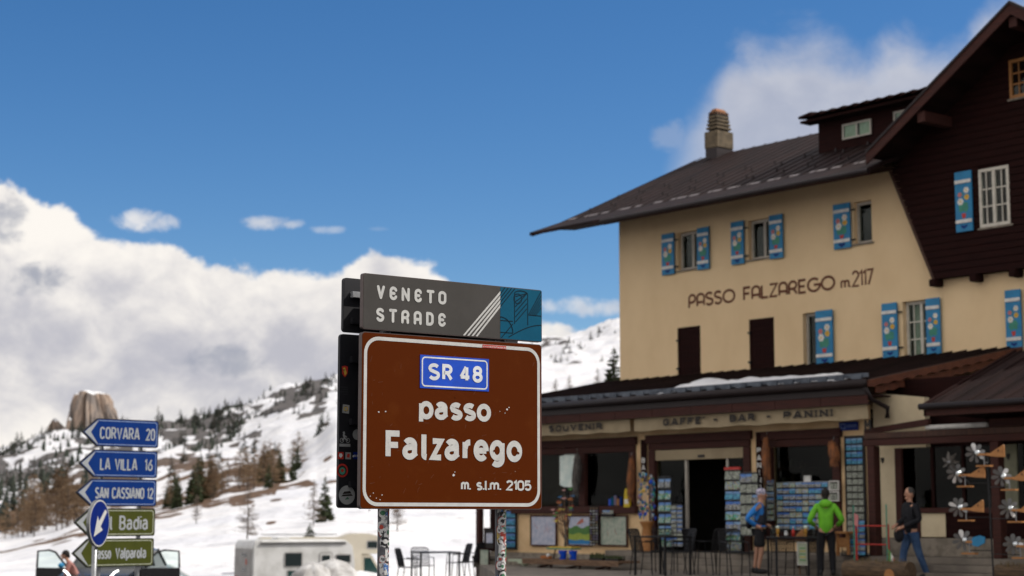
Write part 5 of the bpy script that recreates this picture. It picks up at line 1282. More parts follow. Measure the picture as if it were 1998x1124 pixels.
def standrack(name, label, px0, px1, pyt, pyb, w, nc, nr, ms, zfoot=.46, group=None, fill=.86, header=None, y_extra=0):
    pm = (px0 + px1) / 2; u0 = I(px0, (pyt + pyb) / 2, w)[0]; u1 = I(px1, (pyt + pyb) / 2, w)[0]; z1 = I(pm, pyt, w)[1]; z0 = I(pm, pyb, w)[1]; wd_ = u1 - u0
    o = bthing(name, label, 'postcard rack', (u0 + u1) / 2, w, zfoot); z0 -= zfoot; z1 -= zfoot
    f = MB()
    for x in (-wd_ / 2, wd_ / 2): f.tube([(x, .03, 0), (x, .03, z1)], .009, 6)
    f.box(-wd_ / 2, wd_ / 2, .02, .03, z0, z1)
    fo = f.build('frame', 'black_metal', o)
    for j in range(nr + 1):
        zz = z0 + (z1 - z0) * j / nr; t = MB(); t.tube([(-wd_ / 2, -.03, zz), (wd_ / 2, -.03, zz)], .004, 4); t.build('wire', 'grey_metal', fo)
    cards(o, -wd_ / 2, wd_ / 2, z0, z1, nc, nr, ms, y=-.02, fill=fill)
    if header: q_ = MB(); q_.box(-wd_ / 2, wd_ / 2, -.03, .02, z1 + .004, z1 + .06); q_.build('header', header, o)
    ft = MB(); ft.box(-wd_ / 2 - .02, wd_ / 2 + .02, -.2, .12, .0, .02); ft.build('foot', 'black_metal', o)
    return o
standrack('book_rack', 'narrow rack of bright green and blue booklets left of the shop door', 1285, 1310, 930, 1068, 4.95, 2, 6, ['postcard_blue', 'postcard_green', 'postcard_green', 'postcard_green', 'postcard_green', 'postcard_green'])
standrack('postcard_rack', 'low rack of pale postcards standing in the shop doorway', 1310, 1333, 985, 1066, 5.0, 2, 9, [('postcard_grey', 'postcard_blue')])
standrack('calendar_rack', 'tall rack of calendars with a red header just inside the right of the door', 1416, 1446, 917, 1075, 4.95, 2, 8, ['postcard_grey', 'postcard_mixed', 'postcard_teal', 'postcard_blue', 'postcard_green', 'postcard_blue', 'postcard_green', 'postcard_mixed'], header='paint_red', fill=.93)
standrack('calendar_rack', 'wide rack of pale blue calendars beneath the PANINO board', 1445, 1480, 922, 1045, 5.0, 3, 6, [('postcard_blue', 'postcard_grey')], fill=.92)
standrack('postcard_rack', 'white and blue postcard rack in front of the tall postcard board', 1655, 1689, 1014, 1086, 5.2, 3, 6, [('postcard_blue', 'postcard_grey', 'postcard_teal')], fill=.9)
# wall of postcards in front of the right window
def wallrack(label, px0, px1, pyt, pyb, w, nc, nr, ms):
    o, w_, h_ = board('postcard_display', label, 'postcard rack', px0, px1, pyt, pyb, w, 'grey_metal', 'ink_black', ft=.012, th=.02)
    cards(o, -w_ / 2, w_ / 2, 0, h_, nc, nr, ms, y=-.03, fill=.9, tilt=-.15); return o
wallrack('wide display of many small blue postcards across the right shop window', 1517, 1618, 940, 1034, WL + .10, 8, 8, [('postcard_blue', 'postcard_teal', 'postcard_mixed', 'postcard_blue')])
wallrack('narrow strip of postcards on the wall left of the wide postcard display', 1497, 1512, 936, 1016, WL + .12, 1, 7, [('postcard_blue', 'postcard_mixed')])
for lab, a, c in (('upper white-framed card panel right of the wide postcard display', 938, 957), ('lower white-framed card panel right of the wide postcard display', 959, 978)):
    o, w_, h_ = board('card_display', lab, 'card panel', 1619, 1638, a, c, WL + .12, 'paint_white', 'ink_black', ft=.02)
    cards(o, -w_ / 2 + .02, w_ / 2 - .02, .01, h_ - .01, 2, 1, ['postcard_grey'], tilt=-.02)
o, w_, h_ = board('price_card', 'small white price card above the postcards in the right window', 'notice', 1570, 1583, 928, 940, WL + .06, 'ink_white', 'ink_white', ft=.01)
# souvenir hat/trinket stand left of the door
o = bthing('souvenir_stand', 'stand of blue and green trinkets on an orange wicker base left of the door', 'souvenir stand', I(1262, 1000, 5.0)[0], 5.0, .46)
zt_ = I(1262, 925, 5.0)[1] - .46; zb_ = I(1262, 1012, 5.0)[1] - .46
wk = MB(); wk.lathe([(.16, 0), (.17, .12), (.13, .3), (.1, .5), (.15, zb_ - .1), (.17, zb_ - .06), (.0, zb_ - .05)], 14); wk.build('wicker_base', 'wood_light', o, smooth=True)
for k in range(5): r_ = MB(); r_.tube([(.12 * math.cos(k * 1.256), .12 * math.sin(k * 1.256), zb_ - .1), (.12 * math.cos(k * 1.256), .12 * math.sin(k * 1.256), zt_)], .006, 4); r_.build('rod', 'grey_metal', o)
for k in range(90):
    a = rc.uniform(0, 6.283); z = rc.uniform(zb_, zt_); r = rc.uniform(.12, .19); t = MB(); sz = rc.uniform(.02, .045)
    t.ell((r * math.cos(a), r * math.sin(a), z), (sz, sz * .6, sz * rc.uniform(.8, 1.5)), 6, 4); t.build('trinket', rc.choice(['shutter_blue', 'paint_green', 'sign_teal', 'paint_yellow', 'grey_metal', 'shutter_blue', 'goods_b', 'sign_blue']), o)
# keyring strip, card box
o, w_, h_ = board('keyring_strip', 'dark narrow strip hung with small grey keyrings between the middle and right maps', 'keyring rack', 1152, 1169, 988, 1064, WL + .10, 'black_metal', 'ink_black', ft=.01)
cards(o, -w_ / 2, w_ / 2, 0, h_, 3, 14, [('goods_a', 'grey_metal', 'goods_b', 'goods_c')], fill=.55, name='keyring')
o = bthing('card_box', 'small box of white and blue cards fixed above the rightmost map', 'card box', I(1187, 1000, WL + .1)[0], WL + .1, I(1187, 1007, WL + .1)[1])
q_ = MB(); q_.box(-.19, .19, -.05, .05, 0, .05); q_.build('tray', 'black_metal', o); cards(o, -.18, .18, .02, .16, 6, 1, [('postcard_grey', 'postcard_blue')], y=-.02)
# hanging pelts
K('fur_grey', (.13, .12, .11), .95, c2=(.05, .045, .04), scale=9, stretch=(3, 3, .8)); K('fur_orange', (.30, .11, .04), .95, c2=(.10, .05, .03), scale=6, stretch=(3, 3, .8))
def pelt(px, pyt, pyb, w, wd_, m, label, seed):
    u, z1 = I(px, pyt, w); z0 = I(px, pyb, w)[1]; o = bthing('hanging_pelt', label, 'fur pelt', u, w, z1); r0 = random.Random(seed); L = z1 - z0; mb = MB()
    prof = [(0, .01), (.04, .05), (.12, .4), (.3, .75), (.5, .85), (.7, .8), (.85, .55), (1, .1)]; n = 8
    path = [(wd_ * .15 * math.sin(t * 4 + seed), 0, -L * t) for t, r in prof]; mb.tube(path, [wd_ * r * .5 + .006 for t, r in prof], n); mb.build('pelt', m, o)
    tf = MB()
    for k in range(150):
        t = r0.uniform(.05, 1); x = wd_ * .15 * math.sin(t * 4 + seed); a = r0.uniform(-3.14, 0); r = wd_ * .4 * (1 - abs(t - .5) * .7)
        p = Vector((x + r * math.cos(a), r * .8 * math.sin(a), -L * t)); d = Vector((math.cos(a) * .05, math.sin(a) * .03, -r0.uniform(.05, .12))); sv = Vector((.012, 0, 0)); tf.quad([p - sv, p + sv, p + d])
    tf.build('fur', m, o); hk = MB(); hk.tube([(0, 0, 0), (0, .02, .06)], .006, 5); hk.build('hook', 'grey_metal', o)
pelt(1125, 880, 966, WL + .2, .24, 'fur_grey', 'grey fur pelt hanging on the middle post of the left shop window', 1)
pelt(1232, 888, 975, WL + .2, .20, 'fur_orange', 'orange fox pelt hanging at the right end of the left shop window', 2)
pelt(1496, 848, 938, WL + .22, .20, 'fur_orange', 'brown and orange pelt hanging beside the PANINO board', 3)
pelt(1626, 858, 905, WL + .22, .24, 'fur_orange', 'short orange pelt hanging at the top right of the right shop window', 5)
# things seen behind the left window, and a panel for the reflection on it
K('reflection_pale', (.78, .86, .80), .6, c2=(.6, .72, .68), scale=4); K('bag_yellow', (.65, .48, .02), .6); 
o = bthing('reflection_panel', 'bright pale panel added for the reflection in the left shop window', 'cloth', I(1101, 920, WL + .1)[0], WL - .02, 0)  # pale panel imitates a bright reflection on the glass
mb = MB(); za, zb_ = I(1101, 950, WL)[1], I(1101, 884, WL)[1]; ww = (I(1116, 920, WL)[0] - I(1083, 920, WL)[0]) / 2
mb.prism([(-ww, za + .05), (-ww * .5, za), (ww, za - .02), (ww, zb_ - .07), (ww * .8, zb_ - .06), (ww * .75, zb_), (-ww * .4, zb_ + .01), (-ww * .5, zb_ - .05), (-ww, zb_ - .07)], 0, .02); mb.build('cloth', 'reflection_pale', o)  # no real cloth, the shape of the window reflection
o = bthing('yellow_bag', 'yellow bag with a white label hanging in the left shop window corner', 'bag', I(1224, 970, WL + .1)[0], WL + .1, I(1224, 990, WL + .1)[1])
q_ = MB(); q_.prism([(-.1, 0), (.1, 0), (.1, .3), (.05, .42), (-.05, .42), (-.08, .3)], -.03, .03); q_.build('bag', 'bag_yellow', o, bevel=.01); q_ = MB(); q_.box(-.06, .07, -.035, -.031, .08, .18); q_.build('label', 'paint_white', o)
o = bthing('blue_package', 'blue packaged goods on the sill inside the left shop window', 'goods', I(1200, 972, WL)[0], WL - .02, 1.44)
for k in range(5): q_ = MB(); q_.box(-.22 + .09 * k, -.15 + .09 * k, -.02, .05, 0, .15 + .04 * (k % 3)); q_.build('packet', ['sign_blue', 'sign_teal', 'goods_b', 'wood_light', 'sign_dir_blue'][k], o, bevel=.006)
# lettered boards
def vboard(txt, px, pyt, pyb, label):
    w = WL + .05; u = I(px, (pyt + pyb) / 2, w)[0]; z1, z0 = I(px, pyt, w)[1], I(px, pyb, w)[1]; o = bthing('lettered_board', label, 'sign', u, w, z0); h = z1 - z0
    q_ = MB(); q_.box(-.085, .085, -.03, 0, 0, h); q_.build('board', 'timber_dark', o, bevel=.006); n = len(txt); top = h - .26 * 1; step = (h - .34) / n if n > 3 else .155
    for k, ch in enumerate(txt):
        zz = (h - .3 - step * (k + 1)) if n > 3 else (h - .38 - step * (k + 1)); wch = .115 if ch != 'I' else .02
        letters(ch, -wch / 2, wch / 2, zz + step * .12, zz + step * .85, .026, -.0305, 'lettering', 'ink_white', o, G, .2, serif=True)
vboard('BAR', 1257, 858, 940, 'dark vertical board lettered BAR beside the left shop window')
vboard('PANINO', 1483, 843, 962, 'dark vertical board lettered PANINO between the door and right window')
w = WL + .04; u0, u1, z0, z1 = rect(1638, 820, 1675, 837, w)
o = bthing('blue_wall_sign', 'small dark blue wall sign under the right end of the awning', 'sign', (u0 + u1) / 2, w, min(z0, z1) - .02); hw = (u1 - u0) / 2; hh_ = .17
q_ = MB(); q_.box(-hw, hw, -.02, 0, 0, hh_); q_.build('board', 'sign_round_blue', o); K('faded_blue', (.12, .18, .35), .5); q_ = MB(); ring(q_, [(-hw + .05, .04), (-hw + .15, .04), (-hw + .15, .13), (-hw + .05, .13)], .014, -.0206); q_.build('emblem', 'faded_blue', o)
letters('IIIIII', -hw + .2, hw - .04, .05, .12, .016, -.0206, 'lettering', 'faded_blue', o, G, .2)
o = bthing('letter_sign', 'black letter M fixed at the right end of the awning', 'sign', I(1693, 833, WL + .5)[0], WL + .5, I(1693, 842, WL + .5)[1]); letters('M', -.08, .08, 0, .26, .05, 0, 'letter', 'ink_black', o, G, .2)
# ---------------------------------------------------------------- veranda on the right
WV = 4.4; vx = lambda px, w=WV, py=960: I(px, py, w)[0]
V_ = thing('glazed_veranda', 'dark red timber veranda with cream panels and its own dark metal roof on the right', 'veranda', BF.org, BR)
for px, w, z1 in ((1706, 4.9, 2.53), (1948, 4.9, 2.53)):
    u = vx(px, w); q_ = MB(); q_.box(u - .09, u + .09, -w - .09, -w + .09, .46, z1); q_.build('post', 'timber_red', V_, bevel=.01)
q_ = MB(); q_.box(vx(1692, 4.9), 24, -4.99, -4.81, 2.535, 2.66); q_.build('beam', 'timber_red', V_, bevel=.01)
q_ = MB(); q_.box(vx(1695, 4.9), 24, -5.01, -4.83, 2.665, 2.78); q_.build('beam', 'timber_board', V_, bevel=.01)
q_ = MB(); u0, u1 = vx(1692, 4.6), vx(1818, 4.6); q_.prism([(u0, 2.78), (u0, 2.88), (u1, 3.02), (u1, 2.90)], -4.65, -4.55); q_.build('beam', 'timber_red', V_)
q_ = MB(); q_.box(vx(1815, 4.5), vx(1938, 4.5), -4.62, -4.5, 2.82, 2.90); q_.build('roller_blind', 'paint_white', V_, bevel=.02)
q_ = MB(); q_.box(vx(1940, 4.7), 24, -4.8, -4.6, 2.80, 2.95); q_.build('beam', 'timber_red', V_, bevel=.01)
cw = MB(); cw.prism([(SW + .02, 2.5), (SW + .02, 3.6), (vx(1812, 4.3), 3.45), (vx(1812, 4.3), 2.5)], -4.35, -4.2); cw.build('plaster_panel', 'pale_plaster', V_)
q_ = MB(); q_.box(SW + .0, 24, -3.9, -3.8, .3, 3.85); q_.build('back_wall', 'timber_dark', V_)
def pan(px0, px1, z0, z1, m, nm='plaster_panel', y=-WV, th=.06):
    q_ = MB(); q_.box(vx(px0), vx(px1), y, y + th, z0, z1); return q_.build(nm, m, V_, bevel=.004)
pan(1716, 1749, .80, 2.5, 'pale_plaster'); pan(1749, 1762, .80, 2.5, 'timber_red', 'window_post', -WV - .03); pan(1703, 1716, .8, 2.5, 'pale_plaster')
pan(1795, 1843, .82, 1.26, 'pale_plaster'); pan(1762, 1795, .82, 1.26, 'timber_red', 'timber_panel'); pan(1843, 1940, .82, 1.26, 'timber_dark', 'timber_panel'); pan(1762, 1940, 1.265, 1.36, 'timber_red', 'window_sill', -WV - .05, .1)
pan(1762, 1940, 1.365, 2.5, GLD, 'pane', -WV + .03, .01)
for px in (1820, 1880, 1938): pan(px - 3, px + 3, 1.365, 2.5, 'timber_dark', 'window_post', -WV - .0, .06)
K('sage', (.22, .22, .15), .8); pan(1959, 1986, 1.3, 2.5, 'sage', 'sage_panel'); pan(1955, 2100, .82, 1.295, 'timber_dark', 'timber_panel'); pan(1988, 2110, 1.3, 2.5, GLD, 'pane')
for px, m_ in ((1724, 'ink_black'), (1970, 'ink_black')):
    u = vx(px); q_ = MB(); zz = 2.27; q_.quad([(u - .04, -WV - .009, zz + .06), (u + .04, -WV - .009, zz + .06), (u + .04, -WV - .009, zz), (u, -WV - .009, zz - .06), (u - .04, -WV - .009, zz)]); q_.build('shield_emblem', m_, V_)
q_ = MB(); q_.box(SW + .02, 24, -WV - .10, -WV + .1, .46, .80); q_.build('stone_plinth', 'stone', V_, bevel=.012)
pv0 = vx(1811, 5.6, 790)
rf_ = slab('veranda_roof', [(pv0, -5.6, 3.22), (24, -5.6, 3.22), (24, -2.8, 4.34), (pv0, -2.8, 4.34)], .08, 'roof_metal', V_)
for k in range(22):
    u = pv0 + .1 + k * .38; sm = MB(); sm.v += [(u, -5.6, 3.221), (u + .03, -5.6, 3.221), (u + .03, -5.6, 3.26), (u, -5.6, 3.26), (u, -2.8, 4.341), (u + .03, -2.8, 4.341), (u + .03, -2.8, 4.38), (u, -2.8, 4.38)]
    sm.f += [(0, 1, 2, 3), (1, 5, 6, 2), (0, 4, 7, 3), (3, 2, 6, 7)]; sm.i += [0] * 4; sm.build('seam', 'roof_metal', rf_)
q_ = MB(); q_.box(pv0 - .05, 24, -5.66, -5.6, 3.0, 3.2); q_.build('fascia_board', 'timber_red', V_); q_ = MB(); q_.tube([(pv0 - .1, -5.72, 3.17), (24, -5.72, 3.17)], .06, 10); q_.build('gutter', 'gutter_metal', V_, smooth=True)
q_ = MB(); q_.box(pv0, 24, -5.59, -3.9, 3.02, 3.05); q_.build('soffit', 'timber_dark', V_)
q_ = MB(); q_.prism([(-5.66, 3.0), (-5.66, 3.24), (-2.8, 4.38), (-2.8, 4.14)], pv0 - .06, pv0 - .01, axis='x'); q_.build('verge_board', 'timber_dark', V_)
# ---------------------------------------------------------------- left end of the terrace
o = bthing('corner_post', 'dark brown timber post left of the right signpost under the shop roof', 'post', I(936, 1050, 4.9)[0], 4.9, -.4)
q_ = MB(); q_.box(-.07, .07, -.07, .07, 0, 4.0); q_.build('shaft', 'timber_red', o, bevel=.008); q_ = MB(); q_.box(-.1, .1, -.1, .1, .0, .12); q_.build('foot', 'stone', o)
u0, u1 = I(932, 1095, 5.6)[0], I(1062, 1095, 5.6)[0]
o = bthing('low_stone_wall', 'low grey stone wall closing the terrace under the framed maps', 'wall', (u0 + u1) / 2, 5.6, -.4); hw = (u1 - u0) / 2; ht = I(1000, 1086, 5.6)[1] + .4
nb_ = 7
for r in range(3):
    for k in range(nb_):
        a = -hw + 2 * hw * (k + (.5 if r % 2 else 0)) / nb_; c = min(a + 2 * hw / nb_ - .012, hw); zz0 = (ht - .08) * r / 3
        q_ = MB(); q_.box(a, c, -.12 + rc.uniform(-.01, .01), .12, zz0 + .006, zz0 + (ht - .08) / 3 - .006); q_.build('stone', 'stone', o, bevel=.012)
q_ = MB(); q_.box(-hw - .03, hw + .03, -.16, .16, ht - .075, ht); q_.build('coping', 'concrete', o, bevel=.01)
o = bthing('pale_green_pedestal', 'pale green turned pedestal below the low stone wall', 'pedestal', I(1024, 1110, 6.2)[0], 6.2, -.2); zt_ = I(1024, 1096, 6.2)[1] + .2
K('pedestal_green', (.42, .48, .36), .7); q_ = MB(); q_.lathe([(.14, 0), (.14, .05), (.07, .12), (.1, zt_ * .5), (.05, zt_ * .8), (.16, zt_ - .04), (.16, zt_), (0, zt_)], 14); q_.build('column', 'pedestal_green', o, smooth=True)
q_ = MB(); q_.box(-.45, .2, -.12, .12, zt_ + .002, zt_ + .05); q_.build('slab', 'pedestal_green', o)
for (a, c, t_, b_, lab, mm) in ((946, 966, 1030, 1072, 'dark notice board leaning beside the corner post', 'ink_black'), (936, 956, 1070, 1124, 'faded map board standing at the foot of the corner post', 'map_green')):
    o, w_, h_ = board('notice_board', lab, 'notice board', a, c, t_, b_, 5.0 if t_ < 1050 else 6.0, 'timber_dark', mm)
    q_ = MB(); q_.box(-w_ * .3, w_ * .3, -.02, -.014, h_ * .3, h_ * .75); q_.build('sheet', 'map_blue' if t_ < 1050 else 'map_green', o)
# plank table with pots, toys and an ornament tree
WT = 6.3; u0, u1 = I(1040, 1090, WT)[0], I(1228, 1088, WT)[0]; zt_ = I(1130, 1092, WT)[1]
o = bthing('plank_table', 'long low plank table carrying blue pots and small plants before the framed maps', 'table', (u0 + u1) / 2, WT, .092); hw = (u1 - u0) / 2; hz = zt_ - .092
for k in range(4): q_ = MB(); q_.box(-hw, hw, -.3 + k * .155, -.152 + k * .155, hz - .05, hz); q_.build('plank', 'wood_old', o, bevel=.006)
for sx in (-.6, .0, .6):
    for sg in (-1, 1): q_ = MB(); q_.tube([(hw * sx - .22 * sg, -.2, 0), (hw * sx + .22 * sg, .2, hz - .05)], .025, 6); q_.build('leg', 'timber_red', o)
q_ = MB(); q_.box(-hw, hw, -.32, -.305, hz - .11, hz - .0); q_.build('edge_board', 'wood_old', o)
def on_table(px, w=WT): return I(px, 1085, w)[0]
for px, lab in ((1098, 'bright blue plastic pot, left one on the plank table'), (1118, 'bright blue plastic pot, right one on the plank table')):
    o = bthing('plant_pot', lab, 'pot', on_table(px, WT + .1), WT + .1, zt_); q_ = MB(); q_.lathe([(0, 0), (.07, 0), (.09, .15), (.10, .16), (.10, .19), (.085, .19), (.08, .1), (0, .1)], 12); q_.build('pot', 'sign_blue', o, smooth=False)
    q_ = MB(); q_.box(-.05, .03, -.099, -.09, .05, .11); q_.build('label', 'grey_metal', o)
o = bthing('green_tray', 'long green-edged tray on struts carrying the ornament tree', 'tray', on_table(1100, WT - .1), WT - .1, zt_)
zq = I(1100, 1072, WT - .1)[1] - zt_; q_ = MB(); q_.box(-.42, .42, -.15, .15, zq, zq + .03); q_.build('tray', 'paint_green', o, bevel=.01); q_ = MB(); q_.box(-.36, .40, -.12, .12, zq + .031, zq + .06); q_.build('edging', 'paint_yellow', o)
for sx in (-.34, .34): q_ = MB(); q_.tube([(sx, 0, 0), (sx * .8, 0, zq)], .015, 6); q_.build('strut', 'timber_red', o)
tz = zt_ + zq + .06
o = bthing('ornament_tree', 'bare branches hung with small painted birds and flowers in front of the maps', 'ornament tree', on_table(1103, WT - .1), WT - .1, tz); Ht = I(1100, 945, WT - .1)[1] - tz
rt = random.Random(9); ends = []
tk = MB(); tk.tube([(0, 0, 0), (.02, 0, Ht * .2), (-.02, 0, Ht * .4)], [.03, .024, .018], 7); tk.build('trunk', 'fur_grey', o)
for k in range(15):
    a = rt.uniform(-.5, .5); up = rt.uniform(.35, 1.0); x = rt.choice([-1, 1]) * rt.uniform(.05, .42) * (1.1 - up * .5); y = rt.uniform(-.12, .12); z0_ = Ht * rt.uniform(.1, .4)
    pth = [(0, 0, z0_), (x * .5, y * .5, z0_ + (Ht * up - z0_) * .35), (x * .9, y, z0_ + (Ht * up - z0_) * .75), (x, y, Ht * up)]; q_ = MB(); q_.tube(pth, [.014, .011, .007, .004], 5); q_.build('branch', 'wood_old', o); ends.append(Vector(pth[-1])); ends.append(Vector(pth[-2]))
K('orn_red', (.3, .04, .02), .6); K('orn_orange', (.38, .13, .03), .6); K('orn_blue', (.03, .14, .3), .6); K('orn_green', (.1, .32, .08), .5); K('orn_yellow', (.6, .5, .08), .5); K('orn_pink', (.55, .3, .28), .5)
for k, e in enumerate(ends):
    m = rt.choice(['orn_red', 'orn_orange', 'orn_blue', 'orn_green', 'orn_yellow', 'orn_pink']); q_ = MB(); s_ = rt.uniform(.018, .034)
    q_.ell(e, (s_ * 1.5, s_ * .7, s_ * .8), 8, 5); q_.ell(e + Vector((s_ * 1.5, 0, s_ * .6)), (s_ * .55,) * 3, 6, 4); q_.quad([e + Vector((-s_, 0, 0)), e + Vector((-s_ * 3, 0, s_ * .8)), e + Vector((-s_ * 3, 0, -s_ * .1))]); q_.build('painted_bird', m, o)
for k in range(2):
    px = (1168, 1200)[k]
    o = bthing('bedding_plants', ('row of small dark potted plants at the middle of the plank table', 'flatter row of dark plants at the right end of the plank table')[k], 'plants', on_table(px), WT, zt_); q_ = MB(); q_.box(-.2, .2, -.1, .1, 0, .04); q_.build('tray', 'black_metal', o); q_ = MB()
    for j in range(70):
        x, y = rt.uniform(-.2, .2), rt.uniform(-.1, .1); h = rt.uniform(.04, .13 if k == 0 else .07); d = Vector((rt.uniform(-.03, .03), rt.uniform(-.03, .03), h)); sv = Vector((.012, .004, 0)); p = Vector((x, y, .04)); q_.quad([p - sv, p + sv, p + d * .7 + sv * 1.4, p + d, p + d * .7 - sv * 1.4])
    q_.build('foliage', 'needles', o)
o = bthing('orange_toy', 'orange and white toy lying at the left end of the plank table', 'toy', on_table(1068, WT + .15), WT + .15, zt_)
q_ = MB(); q_.box(-.2, .12, -.05, .05, 0, .07); q_.build('body', 'orn_orange', o, bevel=.02); q_ = MB(); q_.ell((.06, -.03, .08), (.05, .04, .04), 8, 5); q_.build('ball', 'paint_white', o)
# ---------------------------------------------------------------- metal garden furniture
K('mesh_black', (.012, .012, .014), .5, metal=.4)
def chair_meshes():
    L = []
    for sx in (-.22, .22):
        m = MB(); m.tube([(sx, -.23, 0), (sx, -.2, .42), (sx * .98, -.19, .62), (sx * .98, .16, .64)], .011, 6); L.append(('leg', m))
        m = MB(); m.tube([(sx, .26, 0), (sx, .2, .43), (sx, .25, .66), (sx * .95, .30, .84), (sx * .7, .315, .87)], .011, 6); L.append(('leg', m))
    m = MB(); m.tube([(-.155, .315, .87), (.155, .315, .87)], .011, 6); L.append(('top_rail', m))
    m = MB(); m.box(-.21, .21, -.21, .2, .42, .436); L.append(('seat', m))
    m = MB()
    for k in range(17): x = -.195 + k * .0243; m.tube([(x, .205, .44), (x * .97, .25, .66), (x * .9, .305, .86)], .0055, 3, cap=False)
    for z, y in ((.5, .215), (.58, .232), (.66, .25), (.74, .272), (.8, .288)): m.tube([(-.2, y, z), (.2, y, z)], .004, 4, cap=False)
    L.append(('mesh_back', m))
    return L
CH = []
for nm, m in chair_meshes():
    me = bpy.data.meshes.new(nm); me.from_pydata(m.v, [], m.f); me.materials.append(M['mesh_black']); CH.append((nm, me))
def chair(x, y, z, rot, label, grp):
    o = thing('garden_chair', label, 'chair', (x, y, z), rot, grp)
    for nm, me in CH: c = bpy.data.objects.new(nm, me); COL.objects.link(c); c.parent = o
    return o
def table(x, y, z, rot, label, wx=.75, wy=.75, h=.74, grp='black garden tables'):
    o = thing('garden_table', label, 'table', (x, y, z), rot, grp)
    t = MB(); t.box(-wx / 2, wx / 2, -wy / 2, wy / 2, h - .03, h); t.build('tabletop', 'mesh_black', o, bevel=.005)
    for a in (-1, 1):
        for c in (-1, 1): l = MB(); l.box(a * (wx / 2 - .03) - .018, a * (wx / 2 - .03) + .018, c * (wy / 2 - .03) - .018, c * (wy / 2 - .03) + .018, 0, h - .031); l.build('leg', 'mesh_black', o)
    return o
def P_(px, Y): return gx(px, Y)
# group on the lower left forecourt, behind the brown sign
YL = 41.5; zl = near_z(P_(860, YL), YL)
zl2 = at(860, 1077, YL).z - .74
for px, dy, rt_, lab in ((800, .2, 1.3, 'black mesh chair left of the table behind the left signpost'), (893, .5, -1.2, 'black mesh chair on the right side of the table between the signposts'), (916, -.2, -2.0, 'black mesh chair nearest the right signpost on its left'), (826, 1.2, 2.9, 'black mesh chair behind the table between the signposts')):
    yy = YL + dy; chair(P_(px, yy), yy, near_z(P_(px, yy), yy), rt_, lab, 'black mesh garden chairs')
table(P_(850, YL), YL, near_z(P_(850, YL), YL), .35, 'black garden table seen between the two signposts', 1.0, .8)
# groups on the terrace in front of the shop
YT = 34.2
TT = 0.092
table(P_(1292, 33.6), 33.6, TT, BR + .1, 'black garden table left of the shop door, before the wicker stand', .8, .8)
for px, Y, rt_, lab in ((1262, 33.9, 1.0, 'black mesh chair left of the table by the wicker stand'), (1322, 33.9, -1.3, 'black mesh chair right of the table by the wicker stand'), (1296, 34.9, 2.9, 'black mesh chair tucked behind the table by the wicker stand'),
                      (1366, 34.4, 1.9, 'black mesh chair standing in front of the open shop door'), (1392, 34.0, -2.6, 'black mesh chair right of the one in front of the door'), (1432, 33.2, .2, 'black mesh chair seen from behind, beside the man in shorts'),
                      (1530, 34.0, 2.8, 'black mesh chair behind the beer table'), (1562, 33.8, -2.3, 'black mesh chair behind the right half of the beer table'), (1668, 34.4, -1.4, 'black mesh chair right of the person in green')):
    chair(P_(px, Y), Y, TT, rt_, lab, 'black mesh garden chairs')
yb = 32.6; table(P_(1545, yb), yb, TT, .06, 'black garden table with beer glasses between the man in shorts and person in green', .82, .8)
tb = TT + .74
K('beer', (.5, .2, .02), .2, c2=(.4, .14, .01)); K('foam', (.8, .78, .72), .8); K('clear_glass', (.4, .42, .42), .1)
def glass(px, dy, label, full=True, name='beer_glass'):
    o = thing(name, label, 'glass', (P_(px, yb + dy), yb + dy, tb + .001))
    if full:
        q_ = MB(); q_.lathe([(.0, .0), (.03, 0), (.03, .01), (.012, .03), (.03, .07), (.034, .15), (0, .15)], 12); q_.build('beer', 'beer', o, smooth=True); q_ = MB(); q_.ell((0, 0, .172), (.036, .036, .028), 10, 6); q_.build('foam', 'foam', o, smooth=True)
    q_ = MB(); q_.lathe([(.035, 0), (.037, .01), (.031, .04), (.038, .09), (.042, .2)], 12); q_.build('glass', GL, o, smooth=True)
glass(1517, .1, 'tall beer glass with white foam at the left of the black table'); glass(1571, .05, 'tall beer glass with pale foam at the right of the black table')
glass(1507, -.1, 'empty clear glass at the left edge of the black table', False, 'clear_glass'); glass(1587, 0, 'empty clear glass at the right edge of the black table', False, 'clear_glass')
o = thing('drink_can', 'silver drink can at the middle of the beer table', 'can', (P_(1533, yb - .1), yb - .1, tb + .001)); q_ = MB(); q_.lathe([(0, 0), (.028, 0), (.033, .01), (.033, .1), (.027, .115), (0, .113)], 14); q_.build('can', 'grey_metal', o, smooth=True)
q_ = MB(); q_.lathe([(.0335, .03), (.0335, .07)], 14); q_.build('label', 'ink_white', o)
o = thing('sauce_bottle', 'small red sauce bottle standing behind the silver can', 'bottle', (P_(1547, yb + .15), yb + .15, tb + .001)); q_ = MB(); q_.lathe([(0, 0), (.03, 0), (.03, .1), (.012, .13), (.01, .16), (0, .16)], 12); q_.build('bottle', 'paint_red', o, smooth=True); q_ = MB(); q_.lathe([(.011, .161), (.011, .185), (0, .185)], 8); q_.build('cap', 'ink_white', o)
o = thing('bread_basket', 'light wood basket leaning on the beer table by the right glass', 'basket', (P_(1561, yb + .2), yb + .2, tb + .001)); q_ = MB(); q_.prism([(-.09, 0), (.07, 0), (.09, .09), (.04, .14), (-.02, .07)], -.05, .05); q_.build('basket', 'wood_light', o, bevel=.006); q_ = MB(); q_.tube([(-.08, 0, .03), (0, 0, .13), (.085, 0, .09)], .006, 5); q_.build('handle', 'wood_old', o)
o, w_, h_ = board('menu_board', 'pale green menu board standing behind the beer table', 'menu board', 1557, 1578, 1058, 1103, 5.9, 'paint_white', 'pedestal_green', ft=.015)
for k in range(5): q_ = MB(); q_.box(-w_ * .3, w_ * .25, -.016, -.013, h_ * (.2 + .13 * k), h_ * (.2 + .13 * k) + .02); q_.build('text_line', 'orn_yellow' if k % 2 else 'orn_green', o)
